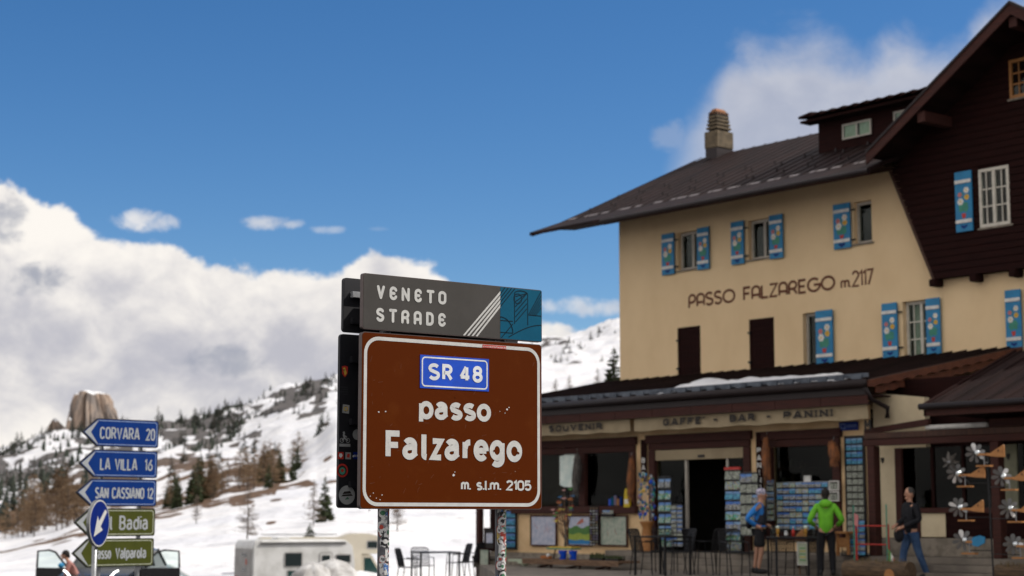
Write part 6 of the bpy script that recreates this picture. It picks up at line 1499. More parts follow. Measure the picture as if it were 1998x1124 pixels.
for q in (-1, 1): l = MB(); l.box(q * w_ * .4 - .012, q * w_ * .4 + .012, 0, .02, -.3, .01); l.build('leg', 'wood_old', o)
o = bthing('wooden_stand', 'orange-brown wooden stand with a shelf right of the person in green', 'stand', I(1645, 1070, 5.3)[0], 5.3, .46); zt_ = I(1645, 1037, 5.3)[1] - .46
q_ = MB(); q_.box(-.2, .2, -.12, .12, zt_ - .04, zt_); q_.build('top', 'wood_light', o, bevel=.006)
for q in (-1, 1): l = MB(); l.tube([(q * .13, 0, 0), (q * .12, 0, zt_ - .04)], .035, 8); l.build('leg', 'wood_light', o)
l = MB(); l.box(-.13, .13, -.02, .02, zt_ * .35, zt_ * .75); l.build('panel', 'wood_light', o)
# red rail with little flags
WR = 6.4; ua, ub = I(1671, 1050, WR)[0], I(1733, 1050, WR)[0]; zt_ = I(1700, 1026, WR)[1] - .092
o = bthing('red_rail', 'red tubular rail frame standing on the terrace in front of the veranda', 'rail', (ua + ub) / 2, WR, .092); hw = (ub - ua) / 2
for q in (-1, 1): l = MB(); l.tube([(q * hw, 0, 0), (q * hw, 0, zt_ + .03)], .02, 8); l.build('post', 'paint_red', o)
for z in (zt_, zt_ - .33): l = MB(); l.tube([(-hw, -.025, z), (hw, -.025, z)], .012, 6); l.build('bar', 'paint_red', o)
def flag(px, pyt, pyb, tri, label):
    w = WR + .1; u, z1 = I(px, pyt, w); z0 = I(px, 1098, w)[1]; o = bthing('small_flag', label, 'flag', u, w, .092); h = z1 - .092
    p = MB(); p.tube([(0, 0, 0), (0, 0, h)], .012, 6); p.build('staff', 'paint_green', o)
    if tri:
        for k, m in enumerate(('orn_green', 'paint_white', 'paint_red')):
            f = MB(); x0 = .012 + .05 * k; n = 5
            for j in range(n):
                za, zb2 = h * .42 - .46 * j / n - .08 * k, h * .42 - .46 * (j + 1) / n - .08 * k; f.quad([(x0, .02 * math.sin(j + k), za), (x0 + .05, .02 * math.sin(j + k + 1), za - .08), (x0 + .05, .02 * math.sin(j + k + 2), zb2 - .08), (x0, .02 * math.sin(j + k + 1), zb2)])
            f.build('stripe', m, o)
    else: f = MB(); f.quad([(0, 0, h * .9), (.1, .01, h * .86), (.09, .0, h * .7), (0, 0, h * .74)]); f.build('cloth', 'paint_pink', o)
flag(1729, 984, 1095, True, 'furled green, white and red flag on a green staff by the red rail')
flag(1665, 986, 1095, False, 'green staff at the left end of the red rail')
# hollow-log planters
K('log', (.14, .09, .05), .9, c2=(.06, .04, .025), scale=5, stretch=(1, 8, 8), bump=.6); K('soil_dry', (.10, .075, .04), .95, c2=(.16, .11, .05), scale=14)
def logp(px0, px1, py, w, label, r=.16):
    ua, ub = I(px0, py, w)[0], I(px1, py, w)[0]; o = bthing('log_planter', label, 'planter', (ua + ub) / 2, w, .092); hw = (ub - ua) / 2
    q_ = MB(); n = 14; q_.tube([(-hw, 0, r), (-hw * .3, .02, r * 1.03), (hw * .4, 0, r * .98), (hw, 0, r)], r, n); q_.build('log', 'log', o)
    t = MB()
    for k in range(150): x, y = rt.uniform(-hw, hw), rt.uniform(-r * .7, r * .7); p = Vector((x, y, r * 1.7)); d = Vector((rt.uniform(-.05, .05), rt.uniform(-.05, .05), rt.uniform(.04, .13))); sv = Vector((.008, .003, 0)); t.quad([p - sv, p + sv, p + d])
    t.build('dry_plants', 'soil_dry', o); e = MB(); e.lathe([(0, 0), (r * .9, 0)], 14); eo = e.build('cut_end', 'wood_light', o, loc=(-hw - .004, 0, r)); eo.rotation_euler = (0, R(-90), 0)
logp(1652, 1776, 1098, 6.9, 'long hollow-log planter of dry plants in front of the red rail', .17)
logp(1947, 2080, 1104, 7.0, 'hollow-log planter at the right edge below the windmills', .17)
o = bthing('log_stump', 'short cut log lying by the feet of the man in jeans', 'log', I(1742, 1112, 7.3)[0], 7.3, .092); q_ = MB(); q_.tube([(0, -.1, .12), (0, .3, .12)], .12, 14); q_.build('log', 'log', o); q_ = MB(); q_.tube([(0, -.106, .12), (0, -.101, .12)], .105, 14); q_.build('cut_end', 'wood_light', o)
# ---------------------------------------------------------------- toy windmills on a tall stand
WM = 7.6
st_ = bthing('windmill_stand', 'thin black pole stand with cross arms holding the toy windmills', 'stand', I(1930, 1000, WM)[0], WM, .092)
zt_ = I(1925, 895, WM)[1]; uC = I(1930, 1000, WM)[0]
q_ = MB(); q_.tube([(0, .06, 0), (-.05, .06, zt_)], .014, 8); q_.build('pole', 'black_metal', st_); q_ = MB(); q_.box(-.3, .3, -.2, .3, 0, .015); q_.build('base_plate', 'black_metal', st_)
K('petal', (.085, .085, .085), .35, c2=(.17, .17, .17), scale=3, spec=.5); K('petal_glint', (.75, .75, .75), .35); K('mirror', (.75, .8, .82), .12, metal=.9)  # one pale petal per rotor, a metal glint put into its colour
arms = []
def windmill(px, py, tail, label, blue=False, big=1.0, ang=0, face=.0):
    u, z = I(px, py, WM); o = bthing('toy_windmill', label, 'toy windmill', u + .02, WM, z, face); s_ = .165 * big
    hb = MB(); hb.ell((.04, 0, 0), (.05, .05, .05), 12, 8); hb.build('hub', 'mirror', o, smooth=True)
    for k in range(8):
        a = ang + k * math.pi / 4; d = Vector((0, math.cos(a), math.sin(a))); t = Vector((0, -math.sin(a), math.cos(a)))
        pb = MB(); c0_ = Vector((-.02, 0, 0)); rot_ = Matrix.Rotation(R(-38), 4, 'Z')
        pts_ = []
        for f1, f2 in ((.12, .0), (.4, .13), (.75, .2), (.95, .12), (1.0, 0), (.95, -.12), (.75, -.2), (.4, -.13)):
            pts_.append(rot_ @ (c0_ + d * s_ * f1 + t * s_ * f2 + Vector((-.25 * f2 * s_ * 2, 0, 0))))
        pb.quad([tuple(p) for p in pts_]); pb.quad([tuple(p + Vector((.006, 0, 0))) for p in pts_]); pb.build('petal', 'petal_glint' if k == int(ang * 10) % 8 else 'petal', o)
    L = (I(tail, py, WM)[0] - u); m = 'wood_light' if not blue else 'shutter_blue'
    bd_ = MB(); bd_.box(.06, L * .45, -.02, .02, -.045, -.01); bd_.build('body', 'wood_light', o)
    tf = MB(); tf.prism([(L * .38, -.05), (L * .62, .02), (L * .97, .12), (L, .1), (L, -.08), (L * .7, -.07)] if not blue else [(L * .35, -.03), (L * .5, .05), (L * .8, .08), (L * 1.02, .05), (L, -.04), (L * .7, -.1), (L * .5, -.09)], -.012, .012); tf.build('tail_fin', m, o)
    if not blue: e_ = MB(); e_.prism([(L * .8 + .018 * math.cos(t * .785), .03 + .018 * math.sin(t * .785)) for t in range(8)], -.014, -.0125); e_.build('painted_dot', 'timber_board', o)
    sm = MB(); sm.tube([(L * .3, 0, -.05), (L * .3, 0, -.2)], .009, 6); sm.build('stem', 'grey_metal', o); bs = MB(); bs.box(L * .3 - .13, L * .3 + .13, -.05, .05, -.225, -.2); bs.build('base', 'wood_light', o)
    ar = MB(); ul = u + .02 - uC; ar.tube([(ul + L * .3, .0, z - .24 - .014), (-.03, .06, z - .24 - .014)], .008, 5); ar.build('cross_arm', 'black_metal', st_)
windmill(1901, 884, 1958, 'toy windmill with wooden tail at the very top of the stand', ang=.2)
windmill(1864, 924, 1920, 'toy windmill on the left of the stand, second from the top', ang=.5)
windmill(1952, 930, 2003, 'toy windmill at the right of the stand, second from the top', ang=.1)
windmill(1868, 990, 1917, 'toy windmill on the left of the stand, third from the top', ang=.35)
windmill(1966, 992, 2012, 'toy windmill at the right edge, third from the top', ang=.6)
windmill(1877, 1054, 1919, 'toy windmill with a blue tail, lowest on the left of the stand', True, 1.05, .2)
windmill(1975, 1062, 2020, 'toy windmill at the right edge, lowest of all', ang=.0)
u, z = I(1857, 902, WM); o = bthing('grey_pinwheel', 'plain dark grey pinwheel above the left toy windmills', 'pinwheel', u, WM + .05, z)
for k in range(7):
    a = k * .9; pb = MB(); pb.quad([(0, 0, 0), (.1 * math.cos(a - .3), .01, .1 * math.sin(a - .3)), (.19 * math.cos(a), .02, .19 * math.sin(a)), (.1 * math.cos(a + .35), -.02, .1 * math.sin(a + .35))]); pb.build('petal', 'fur_grey', o)
q_ = MB(); q_.ell((0, -.02, 0), (.025, .025, .025), 8, 5); q_.build('hub', 'grey_metal', o); q_ = MB(); q_.tube([(0, .03, 0), (.35, .03, -.35)], .007, 5); q_.build('stick', 'black_metal', o)
# ================================================================ VEHICLES
K('paint_black', (.012, .012, .014), .25, coat=.6); K('paint_car_white', (.62, .64, .64), .3, coat=.4); K('camper_white', (.72, .72, .71), .45, c2=(.54, .54, .52), scale=1); K('camper_cream', (.62, .57, .46), .45, c2=(.56, .51, .41), scale=1)
K('camper_grey', (.38, .37, .36), .5, c2=(.3, .29, .28), scale=2); K('glass_dark', (.02, .03, .032), .08, spec=.6); K('glass_teal', (.02, .06, .055), .1, spec=.6); K('tail_red', (.45, .05, .02), .4)
dm_ = bpy.data.materials.new('running_light'); dm_.use_nodes = True; dp_ = dm_.node_tree.nodes['Principled BSDF']; dp_.inputs['Emission Color'].default_value = (1, 1, .95, 1); dp_.inputs['Emission Strength'].default_value = 3; M['running_light'] = dm_
def car(name, label, x, y, z, rot, paint, L=4.3, Wd=1.8, Ht=1.48, belt=.95, rake=.75, glass='glass_dark', skip_door=False):
    o = thing(name, label, 'car', (x, y, z), rot); h = Wd / 2; hl = L / 2
    prof = [(-hl, .35), (-hl + .03, belt - .12), (-hl + .12, belt), (hl * .42, belt), (hl * .9, belt - .16), (hl * .99, belt - .35), (hl, .35), (hl * .9, .22), (-hl * .95, .22)]
    q_ = MB(); q_.prism(prof, -h, h); q_.build('body', paint, o, bevel=.05, smooth=False)
    rx0, rx1 = -hl * .72, hl * .10; bx0, bx1 = -hl * .93, hl * .10 + rake; ri = h - .16; bi = h - .05
    c = {'b': [(bx0, -bi, belt), (bx1, -bi, belt), (bx1, bi, belt), (bx0, bi, belt)], 't': [(rx0, -ri, Ht - .05), (rx1, -ri, Ht - .05), (rx1, ri, Ht - .05), (rx0, ri, Ht - .05)]}
    B_, T_ = c['b'], c['t']
    for k, nm in enumerate(('side_window', 'windshield', 'side_window', 'rear_window')):
        a, d = k, (k + 1) % 4; g_ = MB(); g_.quad([B_[a], B_[d], T_[d], T_[a]]); g_.build(nm, glass, o)
    rf_ = MB(); rf_.v += T_ + [(rx0 + .1, -ri + .12, Ht), (rx1 - .15, -ri + .12, Ht), (rx1 - .15, ri - .12, Ht), (rx0 + .1, ri - .12, Ht)]; rf_.f += [(4, 5, 6, 7), (0, 1, 5, 4), (1, 2, 6, 5), (2, 3, 7, 6), (3, 0, 4, 7)]; rf_.i += [0] * 5; rf_.build('roof', paint, o)
    for k in range(4): p = MB(); p.tube([B_[k], T_[k]], .04, 6); p.build('pillar', paint, o)
    for sy in (-1, 1):
        xm = (rx0 + rx1) / 2; p = MB(); p.tube([(xm - .05, sy * bi, belt), (xm - .05, sy * (ri + .005), Ht - .05)], .035, 6); p.build('pillar', 'rubber', o)
        for sx in (-1, 1):
            w_ = MB(); cx = sx * hl * .62
            w_.tube([(cx, sy * (h - .18), .32), (cx, sy * (h + .01), .32)], .32, 20); wo2 = w_.build('wheel', 'rubber', o); r_ = MB(); r_.tube([(cx, sy * (h - .1), .32), (cx, sy * (h + .02), .32)], .2, 14); r_.build('rim', 'grey_metal', wo2)
        hd = MB(); hd.box(hl * .93, hl * .995, sy * (h - .2) - .14, sy * (h - .2) + .14, belt - .32, belt - .2); hd.build('headlight', 'glass_teal', o, bevel=.02)
        tl = MB(); tl.box(-hl - .005, -hl + .08, sy * (h - .15) - .1, sy * (h - .15) + .1, belt - .35, belt - .18); tl.build('tail_light', 'tail_red', o, bevel=.02)
        mr = MB(); mr.ell((bx1 - .35, sy * (h + .1), belt + .08), (.07, .1, .07), 8, 6); mr.build('mirror', paint, o)
    return o
def door(o, hx, hy, ang, belt, top, paint, sgn):
    """front door swung open about its hinge"""
    d = bpy.data.objects.new('door', None)
    mb = MB(); Ld = 1.02; mb.box(0, Ld, -.04, .04, .35, belt); e = mb.build('door', paint, o, bevel=.02, loc=(hx, hy, 0), rotz=ang)
    fr = MB(); fr.tube([(.02, 0, belt), (.42, 0, top - .05), (.62, 0, top), (Ld - .04, 0, top - .03), (Ld - .02, 0, belt)], .028, 6); fr.build('window_frame', 'rubber', e)
    pn = MB(); pn.quad([(.05, 0, belt), (.42, 0, top - .07), (.62, 0, top - .02), (Ld - .06, 0, top - .05), (Ld - .05, 0, belt)]); pn.build('pane', GL, e)
    mr = MB(); mr.ell((.12, sgn * .13, belt + .07), (.06, .11, .07), 8, 6); mr.build('mirror', 'shutter_blue' if sgn > 0 else paint, e)
    bpy.data.objects.remove(d)
Yc = 45; xc = gx(205, Yc); zc_ = near_z(xc, Yc)
blk = car('parked_car', 'black car facing the camera with both front doors open, behind the arrow boards', xc, Yc + 1.2, zc_, R(-92), 'paint_black', 4.5, 1.85, 1.64, 1.17, .7)
belt = 1.17
door(blk, .98, -.93, R(180 + 68), belt, 1.62, 'paint_black', 1)
door(blk, .98, .93, R(180 - 68), belt, 1.62, 'paint_black', -1)
for sy in (-1, 1):
    r_ = MB(); yy = sy * .55; r_.tube([(2.27, yy - sy * .05, .98), (2.23, yy + sy * .05, 1.10), (2.2, yy + sy * .14, 1.15)], .022, 6); r_.build('running_light', 'running_light', blk)
Yw = 60; xw = gx(315, Yw); car('parked_car', 'white hatchback parked side-on facing right beyond the black car', xw, Yw, near_z(xw, Yw), R(3), 'paint_car_white', 4.0, 1.7, 1.47, .92, .85, 'glass_teal')
def camper(name, label, px0, px1, Y, ptop, rot, body_m, alcove, wins_, L):
    xm = gx((px0 + px1) / 2, Y); zt_ = at(500, ptop, Y).z; zg_ = near_z(xm, Y); Ht = zt_ - zg_; o = thing(name, label, 'caravan' if not alcove else 'motorhome', (xm, Y, zg_), rot); h = 1.1; hl = L / 2; low_ = .45
    if alcove: prof = [(-hl, low_), (-hl, Ht - .35), (-hl + .08, Ht - .2), (hl - 2.4, Ht - .2), (hl - 1.9, Ht), (hl - .9, Ht), (hl - .45, Ht - .12), (hl - .25, Ht - .45), (hl - .25, Ht - .85), (hl - .4, Ht - 1.08), (hl - 1.3, Ht - 1.1), (hl - 1.3, low_)]
    else: prof = [(-hl, low_), (-hl + .02, Ht - .3), (-hl + .12, Ht - .06), (-hl + .3, Ht), (hl - .5, Ht - .02), (hl - .12, Ht - .3), (hl, Ht - 1.1), (hl - .05, low_)]
    q_ = MB(); q_.prism(prof, -h, h); q_.build('body', body_m, o, bevel=.04)
    rm = MB(); rm.box(-hl - .006, -hl + .004, -h + .1, h - .1, low_ + .1, Ht - .4); rm.build('shaded_rear_panel', 'camper_grey', o)  # rear face painted darker grey to put in its shade
    return o, Ht, h, hl
cv_, Ht, h, hl = camper('caravan', 'white caravan with awning rail and dark windows parked at the foot of the snowfield', 469, 684, 80, 1052, R(31), 'camper_white', False, None, 5.0)
yS = -h
def cpanel(o, x0, x1, z0, z1, m, nm, fr=None, y=yS):
    q_ = MB(); q_.box(x0, x1, y - .02, y + .01, z0, z1); p = q_.build(nm, m, o, bevel=.008)
    if fr: f = MB(); ring(f, rrect(x0 - .02, x1 + .02, z0 - .02, z1 + .02, .05, 3), .05, y - .022); f.build('window_frame', fr, p)
def sx(px): return -hl + .25 + (px - 517) / (684 - 517) * (2 * hl - .35)
def sz(py): return (at(560, py, 80).z) - near_z(gx(576, 80), 80)
cpanel(cv_, sx(563), sx(592), sz(1104), sz(1078), 'glass_dark', 'window', 'camper_grey'); cpanel(cv_, sx(653), sx(682) - .1, sz(1097), sz(1083), 'glass_dark', 'window', 'camper_grey')
cpanel(cv_, sx(625), sx(645), sz(1124) - .7, sz(1079), 'camper_white', 'door', 'camper_grey'); cpanel(cv_, sx(628), sx(642), sz(1100), sz(1083), 'glass_dark', 'door_window', None, yS - .022)
cpanel(cv_, sx(568), sx(592), sz(1124), sz(1112), 'glass_teal', 'window', 'camper_grey')
rl = MB(); rl.tube([(sx(522), yS - .06, Ht - .10), (hl - .5, yS - .06, Ht - .10)], .055, 8); rl.build('awning_rail', 'camper_white', cv_); rl = MB(); rl.box(sx(520), hl - .45, yS - .03, yS - .002, Ht - .22, Ht - .17); rl.build('trim_strip', 'camper_grey', cv_)
for z, w_, m in ((Ht - .75, .3, 'glass_dark'), (Ht - 1.4, .25, 'glass_dark')): q_ = MB(); q_.box(-hl - .02, -hl - .007, -.1 - w_, -.1 + w_, z, z + .16); q_.build('vent', m, cv_)
q_ = MB(); q_.box(-hl - .02, -hl - .007, -.45, -.3, Ht - 1.1, Ht - .85); q_.build('marker', 'tail_red', cv_)
q_ = MB(); q_.box(-hl - .02, -hl - .007, .5, .95, 1.0, 1.2); q_.build('tail_light', 'tail_red', cv_)
q_ = MB(); q_.box(-1.0, -.4, -.35, .35, Ht - .02, Ht + .09); q_.build('roof_hatch', 'camper_white', cv_, bevel=.02)
for sxx in (-.2, .55):
    w_ = MB(); w_.tube([(sxx, -h + .12, .33), (sxx, -h - .01, .33)], .33, 18); w_.build('wheel', 'rubber', cv_)
q_ = MB(); q_.box(-.6, -.2, yS - .02, yS - .002, Ht - .6, Ht - .55); q_.build('badge', 'sticker_grey', cv_)
mh, Ht, h, hl = camper('motorhome', 'cream overcab motorhome parked right behind the white caravan', 512, 742, 96, 1041, R(12), 'camper_cream', True, None, 6.8)
cpanel(mh, hl - 1.0, hl - .45, Ht - .78, Ht - .42, 'glass_dark', 'window', 'camper_grey', -h); cpanel(mh, -1.6, -.6, Ht - 1.2, Ht - .7, 'glass_dark', 'window', 'camper_grey', -h)
cab = MB(); cab.prism([(hl - 1.35, .4), (hl - 1.35, Ht - 1.12), (hl - .75, Ht - 1.12), (hl - .1, 1.25), (hl + .45, 1.1), (hl + .55, .4)], -.95, .95); cab.build('cab', 'camper_cream', mh, bevel=.05)
cw_ = MB(); cw_.prism([(hl - 1.15, 1.3), (hl - 1.15, Ht - 1.3), (hl - .8, Ht - 1.3), (hl - .2, 1.3)], -.975, -.955); cw_.build('cab_window', 'glass_teal', mh)
cw_ = MB(); cw_.quad([(hl - .70, -.85, Ht - 1.2), (hl - .70, .85, Ht - 1.2), (hl - .06, .85, 1.3), (hl - .06, -.85, 1.3)]); cw_.build('windshield', 'glass_dark', mh)
for sxx in (-1.6, hl - .55):
    for sy in (-1, 1): w_ = MB(); w_.tube([(sxx, sy * .85, .35), (sxx, sy * 1.0, .35)], .35, 18); w_.build('wheel', 'rubber', mh)
rr_ = MB()
for y in (-.8, .8): rr_.tube([(-hl + .2, y, Ht - .05), (hl - 2.6, y, Ht - .05)], .025, 6)
rr_.build('roof_rail', 'grey_metal', mh)
# ploughed snow heap
def heap(px, Y, ptop, wd_, label, m, seed, dp=1.2):
    x = gx(px, Y); z = near_z(x, Y); Hh = at(px, ptop, Y).z - z; mb = MB(); n, k2 = 34, 12
    for j in range(k2 + 1):
        for i in range(n):
            a = 6.283 * i / n; t = j / k2; r = (1 - t ** 2.4) ** .6; d = Vector((math.cos(a), math.sin(a), 0)); nz = noise.fractal(Vector((d.x * 1.6 + seed, d.y * 1.6, t * 2.2)), 1, 2, 5)
            q = r * (1 + .45 * nz); mb.v.append((wd_ * q * d.x, dp * q * d.y, max(-.02, Hh * (t + .16 * nz * (1 - abs(2 * t - 1))))))
    for j in range(k2):
        for i in range(n): i2 = (i + 1) % n; mb.f.append((j * n + i, j * n + i2, (j + 1) * n + i2, (j + 1) * n + i)); mb.i.append(0)
    o = mb.build('snow_heap', m, None, smooth=True, loc=(x, Y, z)); tag(o, label, 'snow heap')
heap(652, 53, 1090, .95, 'tall lump of ploughed snow in front of the caravan door', 'snow_dirty', 1.2)
heap(612, 52, 1097, .75, 'greyer lump of ploughed snow left of the tall one', 'snow_dirty', 4.7)
heap(705, 54, 1113, 1.3, 'low ploughed snow mound right of the tall lump', 'snow', 8.1)
# ================================================================ PEOPLE
K('skin', (.50, .27, .18), .6, c2=(.44, .23, .15), scale=20); K('hair_dark', (.015, .011, .009), .8); K('hair_grey', (.07, .065, .06), .85, c2=(.03, .028, .026), scale=40)
K('jacket_green', (.16, .52, .02), .65, c2=(.12, .42, .018), scale=6, bump=.9, bscale=11); K('jacket_blue', (.015, .20, .60), .6, c2=(.012, .15, .48), scale=6, bump=.9, bscale=11)
K('jacket_black', (.004, .0045, .008), .85, c2=(.009, .009, .013), scale=8, bump=.9, bscale=11); K('vest_dark', (.022, .024, .034), .7, bump=.9, bscale=11); K('trousers_black', (.008, .008, .011), .8, bump=.4, bscale=12)
K('jeans', (.022, .055, .13), .85, c2=(.05, .10, .20), scale=5, bump=.3, bscale=20); K('cap_pattern', (.55, .52, .62), .8, c2=(.12, .11, .2), scale=22, lo=.48, hi=.54); K('shoe', (.02, .02, .022), .6); K('hood_lining', (.5, .5, .5), .8)
K('bare_pink', (.38, .17, .145), .6)
def skinmesh(name, verts, edges, rad, m, parent, root=0, sub=2, extra=None):
    me = bpy.data.meshes.new(name + '_tmp'); me.from_pydata(verts, edges, []); o = bpy.data.objects.new(name + '_tmp', me); COL.objects.link(o)
    md = o.modifiers.new('s', 'SKIN'); md.use_smooth_shade = True; md.branch_smoothing = .4
    for k, v in enumerate(o.data.skin_vertices[0].data):
        r = rad[k]; v.radius = (r, r) if not isinstance(r, tuple) else r; v.use_root = (k == root)
    sd_ = o.modifiers.new('u', 'SUBSURF'); sd_.levels = sub; sd_.render_levels = sub
    bpy.context.view_layer.update(); dg = bpy.context.evaluated_depsgraph_get(); nm = bpy.data.meshes.new_from_object(o.evaluated_get(dg)); nm.name = name
    bpy.data.objects.remove(o); 
    if extra:
        bm = bmesh.new(); bm.from_mesh(nm); t = bpy.data.meshes.new('t'); t.from_pydata(extra.v, [], extra.f); bm.from_mesh(t); bm.to_mesh(nm); bm.free(); bpy.data.meshes.remove(t)
    nm.materials.clear(); nm.materials.append(M[m]); nm.polygons.foreach_set('use_smooth', [True] * len(nm.polygons)); nm.polygons.foreach_set('material_index', [0] * len(nm.polygons))
    ob = bpy.data.objects.new(name, nm); COL.objects.link(ob); ob.parent = parent; return ob
def limb(a, b_, n=2): return [tuple(Vector(a).lerp(Vector(b_), k / n)) for k in range(1, n + 1)]
def person(label, x, y, z, rot, Hs, arms, legs, jacket, lower, lower_m, hair, headtilt=(0, 0), lean=(0, 0), vest=None, coat_len=.0, bare_arm=False):
    """arms: ((elbow, wrist) for -x side, same for +x); legs: ((knee, ankle), ...); heights for a 1.75 m figure."""
    o = thing('person', label, 'person', (x, y, z), rot); o.scale = (Hs / 1.75,) * 3
    lx, ly = lean; pel = (0, 0, .95); wai = (lx * .3, ly * .3, 1.08); ches = (lx * .8, ly * .8, 1.30); nk = (lx, ly, 1.46); hd = Vector((lx + headtilt[0], ly + headtilt[1], 1.615))
    V1 = [pel, wai, ches, nk, tuple(hd)]; E1 = [(0, 1), (1, 2), (2, 3), (3, 4)]; R1 = [(.145, .10), (.13, .095), (.15, .10), .052, .06]
    hands = MB()
    armv = []
    for s_, (elb, wri) in zip((-1, 1), arms):
        sh0 = (lx * .9 + s_ * .17, ly * .9 + .01, 1.40); b0 = len(V1); V1 += [sh0, elb, wri]; E1 += [(2, b0), (b0, b0 + 1), (b0 + 1, b0 + 2)]; R1 += [.06, .042, .028]; armv.append((sh0, elb, wri))
        w = Vector(wri); d = (w - Vector(elb)).normalized(); sd2 = d.cross(Vector((0, 0, 1))); sd2 = sd2.normalized() if sd2.length > .1 else Vector((0, 1, 0)); up = sd2.cross(d)
        palm = w + d * .05
        hands.tube([w - d * .01, palm, palm + d * .045], [.024, .036, .030], 8)
        for f in range(4):
            base = palm + d * .04 + sd2 * (.024 - .016 * f); Lf = (.065, .075, .07, .055)[f]
            hands.tube([base, base + d * Lf * .5 - up * .012, base + d * Lf * .8 - up * .035], [.0085, .008, .006], 6)
        tb_ = palm + sd2 * .03 - d * .01; hands.tube([tb_, tb_ + sd2 * .025 + d * .03, tb_ + sd2 * .02 + d * .055 - up * .01], [.011, .009, .007], 6)
    for s_, (kn, an) in zip((-1, 1), legs):
        b0 = len(V1); V1 += [(s_ * .09, 0, .88), kn, an]; E1 += [(0, b0), (b0, b0 + 1), (b0 + 1, b0 + 2)]; R1 += [.082, .054, .034]
    ex = hands
    ex.ell(hd + Vector((0, .005, .01)), (.075, .092, .115), 16, 12); ex.ell(hd + Vector((0, -.095, -.012)), (.014, .02, .024), 8, 6); ex.ell(hd + Vector((0, -.06, -.085)), (.035, .035, .025), 8, 6)
    for s_ in (-1, 1): ex.ell(hd + Vector((s_ * .076, .01, -.005)), (.012, .022, .03), 8, 6)
    body = skinmesh('body', V1, E1, R1, 'skin', o, 0, 2, ex)
    for s_ in (-1, 1): e_ = MB(); e_.ell(hd + Vector((s_ * .03, -.083, .015)), (.012, .008, .007), 8, 5); e_.build('eye', 'ink_black', o)
    mo = MB(); mo.ell(hd + Vector((0, -.088, -.052)), (.022, .006, .005), 8, 4); mo.build('mouth', 'bare_pink', o)
    # clothes
    JV = [(0, 0, .93 - coat_len), wai, ches, (lx * .95, ly * .95 + .005, 1.465)]; JE = [(0, 1), (1, 2), (2, 3)]; JR = [(.172, .125), (.165, .125), (.185, .14), (.088, .085)]
    for s_, (sh0, elb, wri) in zip((-1, 1), armv):
        b0 = len(JV); wr2 = tuple(Vector(elb).lerp(Vector(wri), .93)); JV += [sh0, elb, wr2]; JE += [(2, b0), (b0, b0 + 1), (b0 + 1, b0 + 2)]; JR += [.078, .06, .045]
    jo = skinmesh('jacket', JV, JE, JR, jacket, o, 0, 2)
    TV = [(0, 0, .97)]; TE = []; TR = [(.155, .115)]
    for s_, (kn, an) in zip((-1, 1), legs):
        hip = (s_ * .09, 0, .84); b0 = len(TV)
        if lower == 'shorts': kk = tuple(Vector(hip).lerp(Vector(kn), .95)); TV += [hip, kk]; TE += [(0, b0), (b0, b0 + 1)]; TR += [.108, .092]
        else: TV += [hip, kn, tuple(Vector(an) + Vector((0, 0, -.02)))]; TE += [(0, b0), (b0, b0 + 1), (b0 + 1, b0 + 2)]; TR += [.105, .075, .062]
    skinmesh(lower, TV, TE, TR, lower_m, o, 0, 2)
    for s_, (kn, an) in zip((-1, 1), legs):
        a = Vector(an); sh = MB(); sh.ell(a + Vector((0, -.06, -.035)), (.048, .135, .05), 12, 8); sh.ell(a + Vector((0, .02, .0)), (.045, .055, .05), 10, 6); sh.build('shoe', 'shoe', o, smooth=True)
    return o, hd
def on(px, Y): return gx(px, Y), Y
YA = 34.3; x, y = on(1481, YA)
o, hd = person('man in black shorts, blue-sleeved jacket and patterned white cap, hand on hip, facing right', x, y, .092, R(78), 1.66,
   (((-.27, .24, 1.12), (-.2, .03, .98)), ((.24, .1, 1.12), (.2, -.14, 1.0))), (((-.09, -.05, .50), (-.09, .03, .09)), ((.10, .06, .50), (.10, .12, .09))), 'jacket_blue', 'shorts', 'trousers_black', None, lean=(0, -.03), headtilt=(0, -.03))
vs = skinmesh('vest', [(0, -.02, .95), (0, -.02, 1.1), (0, -.05, 1.3), (0, -.04, 1.42)], [(0, 1), (1, 2), (2, 3)], [(.165, .135), (.165, .14), (.18, .14), (.08, .07)], 'vest_dark', o)
cp = MB(); cp.ell(hd + Vector((0, .012, .045)), (.088, .108, .095), 16, 8); cp.box(-.06, .06, -.16, -.08, hd.z + .035, hd.z + .047); cp.build('cap', 'cap_pattern', o, smooth=True)
bt = MB(); bt.box(-.16, .16, -.145, .12, .955, .985); bt.build('belt', 'jacket_blue', o, bevel=.01)
bg_ = MB(); bg_.ell((.0, .21, 1.0), (.15, .07, .09), 12, 8); bg_.build('hip_bag', 'jacket_black', o, smooth=True)
YB = 33.0; x, y = on(1611, YB)
o, hd = person('person in bright green hooded jacket and black trousers standing with back to the camera', x, y, .092, R(180 - 8), 1.64,
   (((-.33, .06, 1.10), (-.22, -.17, 1.0)), ((.33, .06, 1.10), (.22, -.17, 1.0))), (((-.11, -.02, .50), (-.12, .02, .09)), ((.11, -.02, .50), (.12, .02, .09))), 'jacket_green', 'trousers', 'trousers_black', None, coat_len=.12)
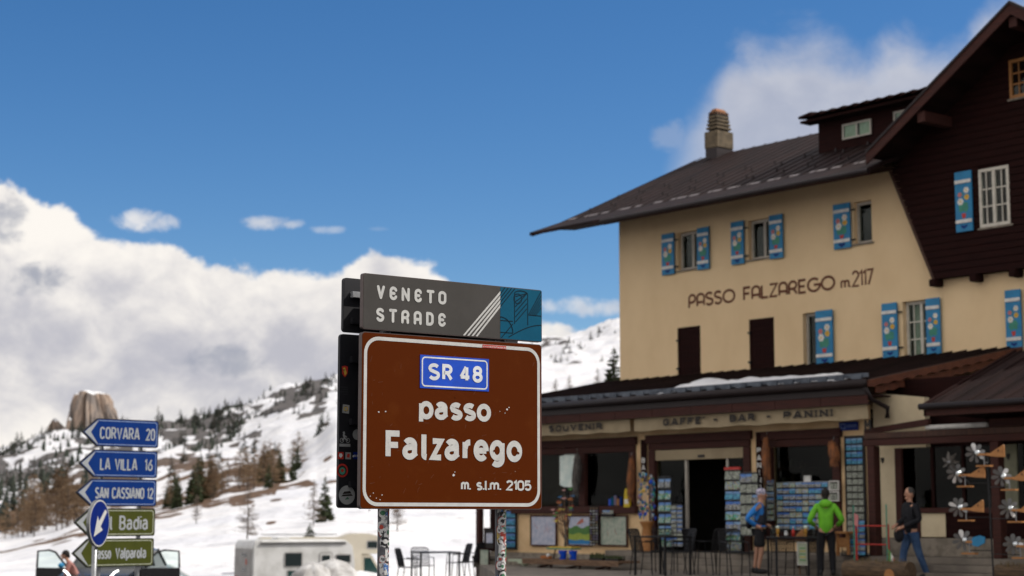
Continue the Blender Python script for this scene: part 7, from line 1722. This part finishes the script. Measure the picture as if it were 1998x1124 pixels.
hr = MB(); hr.ell(hd + Vector((0, .018, .028)), (.087, .098, .105), 16, 10); hr.ell(hd + Vector((0, .07, -.05)), (.062, .04, .06), 10, 6); hr.build('hair', 'hair_dark', o, smooth=True)
hq = MB(); hq.ell((0, .105, 1.44), (.135, .075, .085), 14, 8); hq.build('hood', 'jacket_green', o, smooth=True); hq = MB(); hq.ell((0, .075, 1.478), (.105, .072, .05), 12, 6); hq.build('hood_lining', 'hood_lining', o, smooth=True)
YD = 31.6; x, y = on(1777, YD)
o, hd = person('man in black jacket and blue jeans with grey hair, standing turned to the left', x, y, .092, R(-68), 1.64,
   (((-.26, .02, 1.13), (-.12, -.26, 1.02)), ((.25, .03, 1.12), (.10, -.28, .98))), (((-.1, -.12, .50), (-.12, -.16, .09)), ((.11, .08, .50), (.12, .26, .09))), 'jacket_black', 'trousers', 'jeans', None, coat_len=.14, lean=(0, -.02))
hr = MB(); hr.ell(hd + Vector((0, .02, .035)), (.085, .095, .095), 16, 10); hr.build('hair', 'hair_grey', o, smooth=True); pq = MB(); pq.ell((.222, .0, 1.30), (.012, .035, .045), 8, 6); pq.build('arm_patch', 'ink_white', o)
bg_ = MB(); bg_.ell((-.02, -.27, .84), (.13, .08, .15), 12, 8); bg_.tube([(-.1, -.25, .95), (.05, -.05, 1.3), (.14, .08, 1.46)], .012, 6); bg_.build('shoulder_bag', 'jacket_black', o, smooth=True)
bm2 = MB(); bm2.ell((.0, .0, .0), (.01, .01, .01), 4, 3)
# passenger leaning by the black car
YP = 44.6; x, y = on(158, YP)
o, hd = person('dark-haired person in pale pink top and jeans leaning by the black car door', x, y, near_z(x, YP), R(-80), 1.62,
   (((-.24, -.35, 1.10), (-.16, -.5, 1.0)), ((.2, -.35, 1.05), (.12, -.55, .95))), (((-.1, .0, .50), (-.1, .1, .09)), ((.1, .05, .50), (.1, .15, .09))), 'bare_pink', 'trousers', 'jeans', None, lean=(0, -.30), headtilt=(0, -.10))
hr = MB(); hr.ell(hd + Vector((0, .03, .035)), (.092, .11, .11), 14, 9); hr.ell(hd + Vector((0, .10, -.02)), (.05, .05, .07), 8, 6); hr.build('hair', 'hair_dark', o, smooth=True)
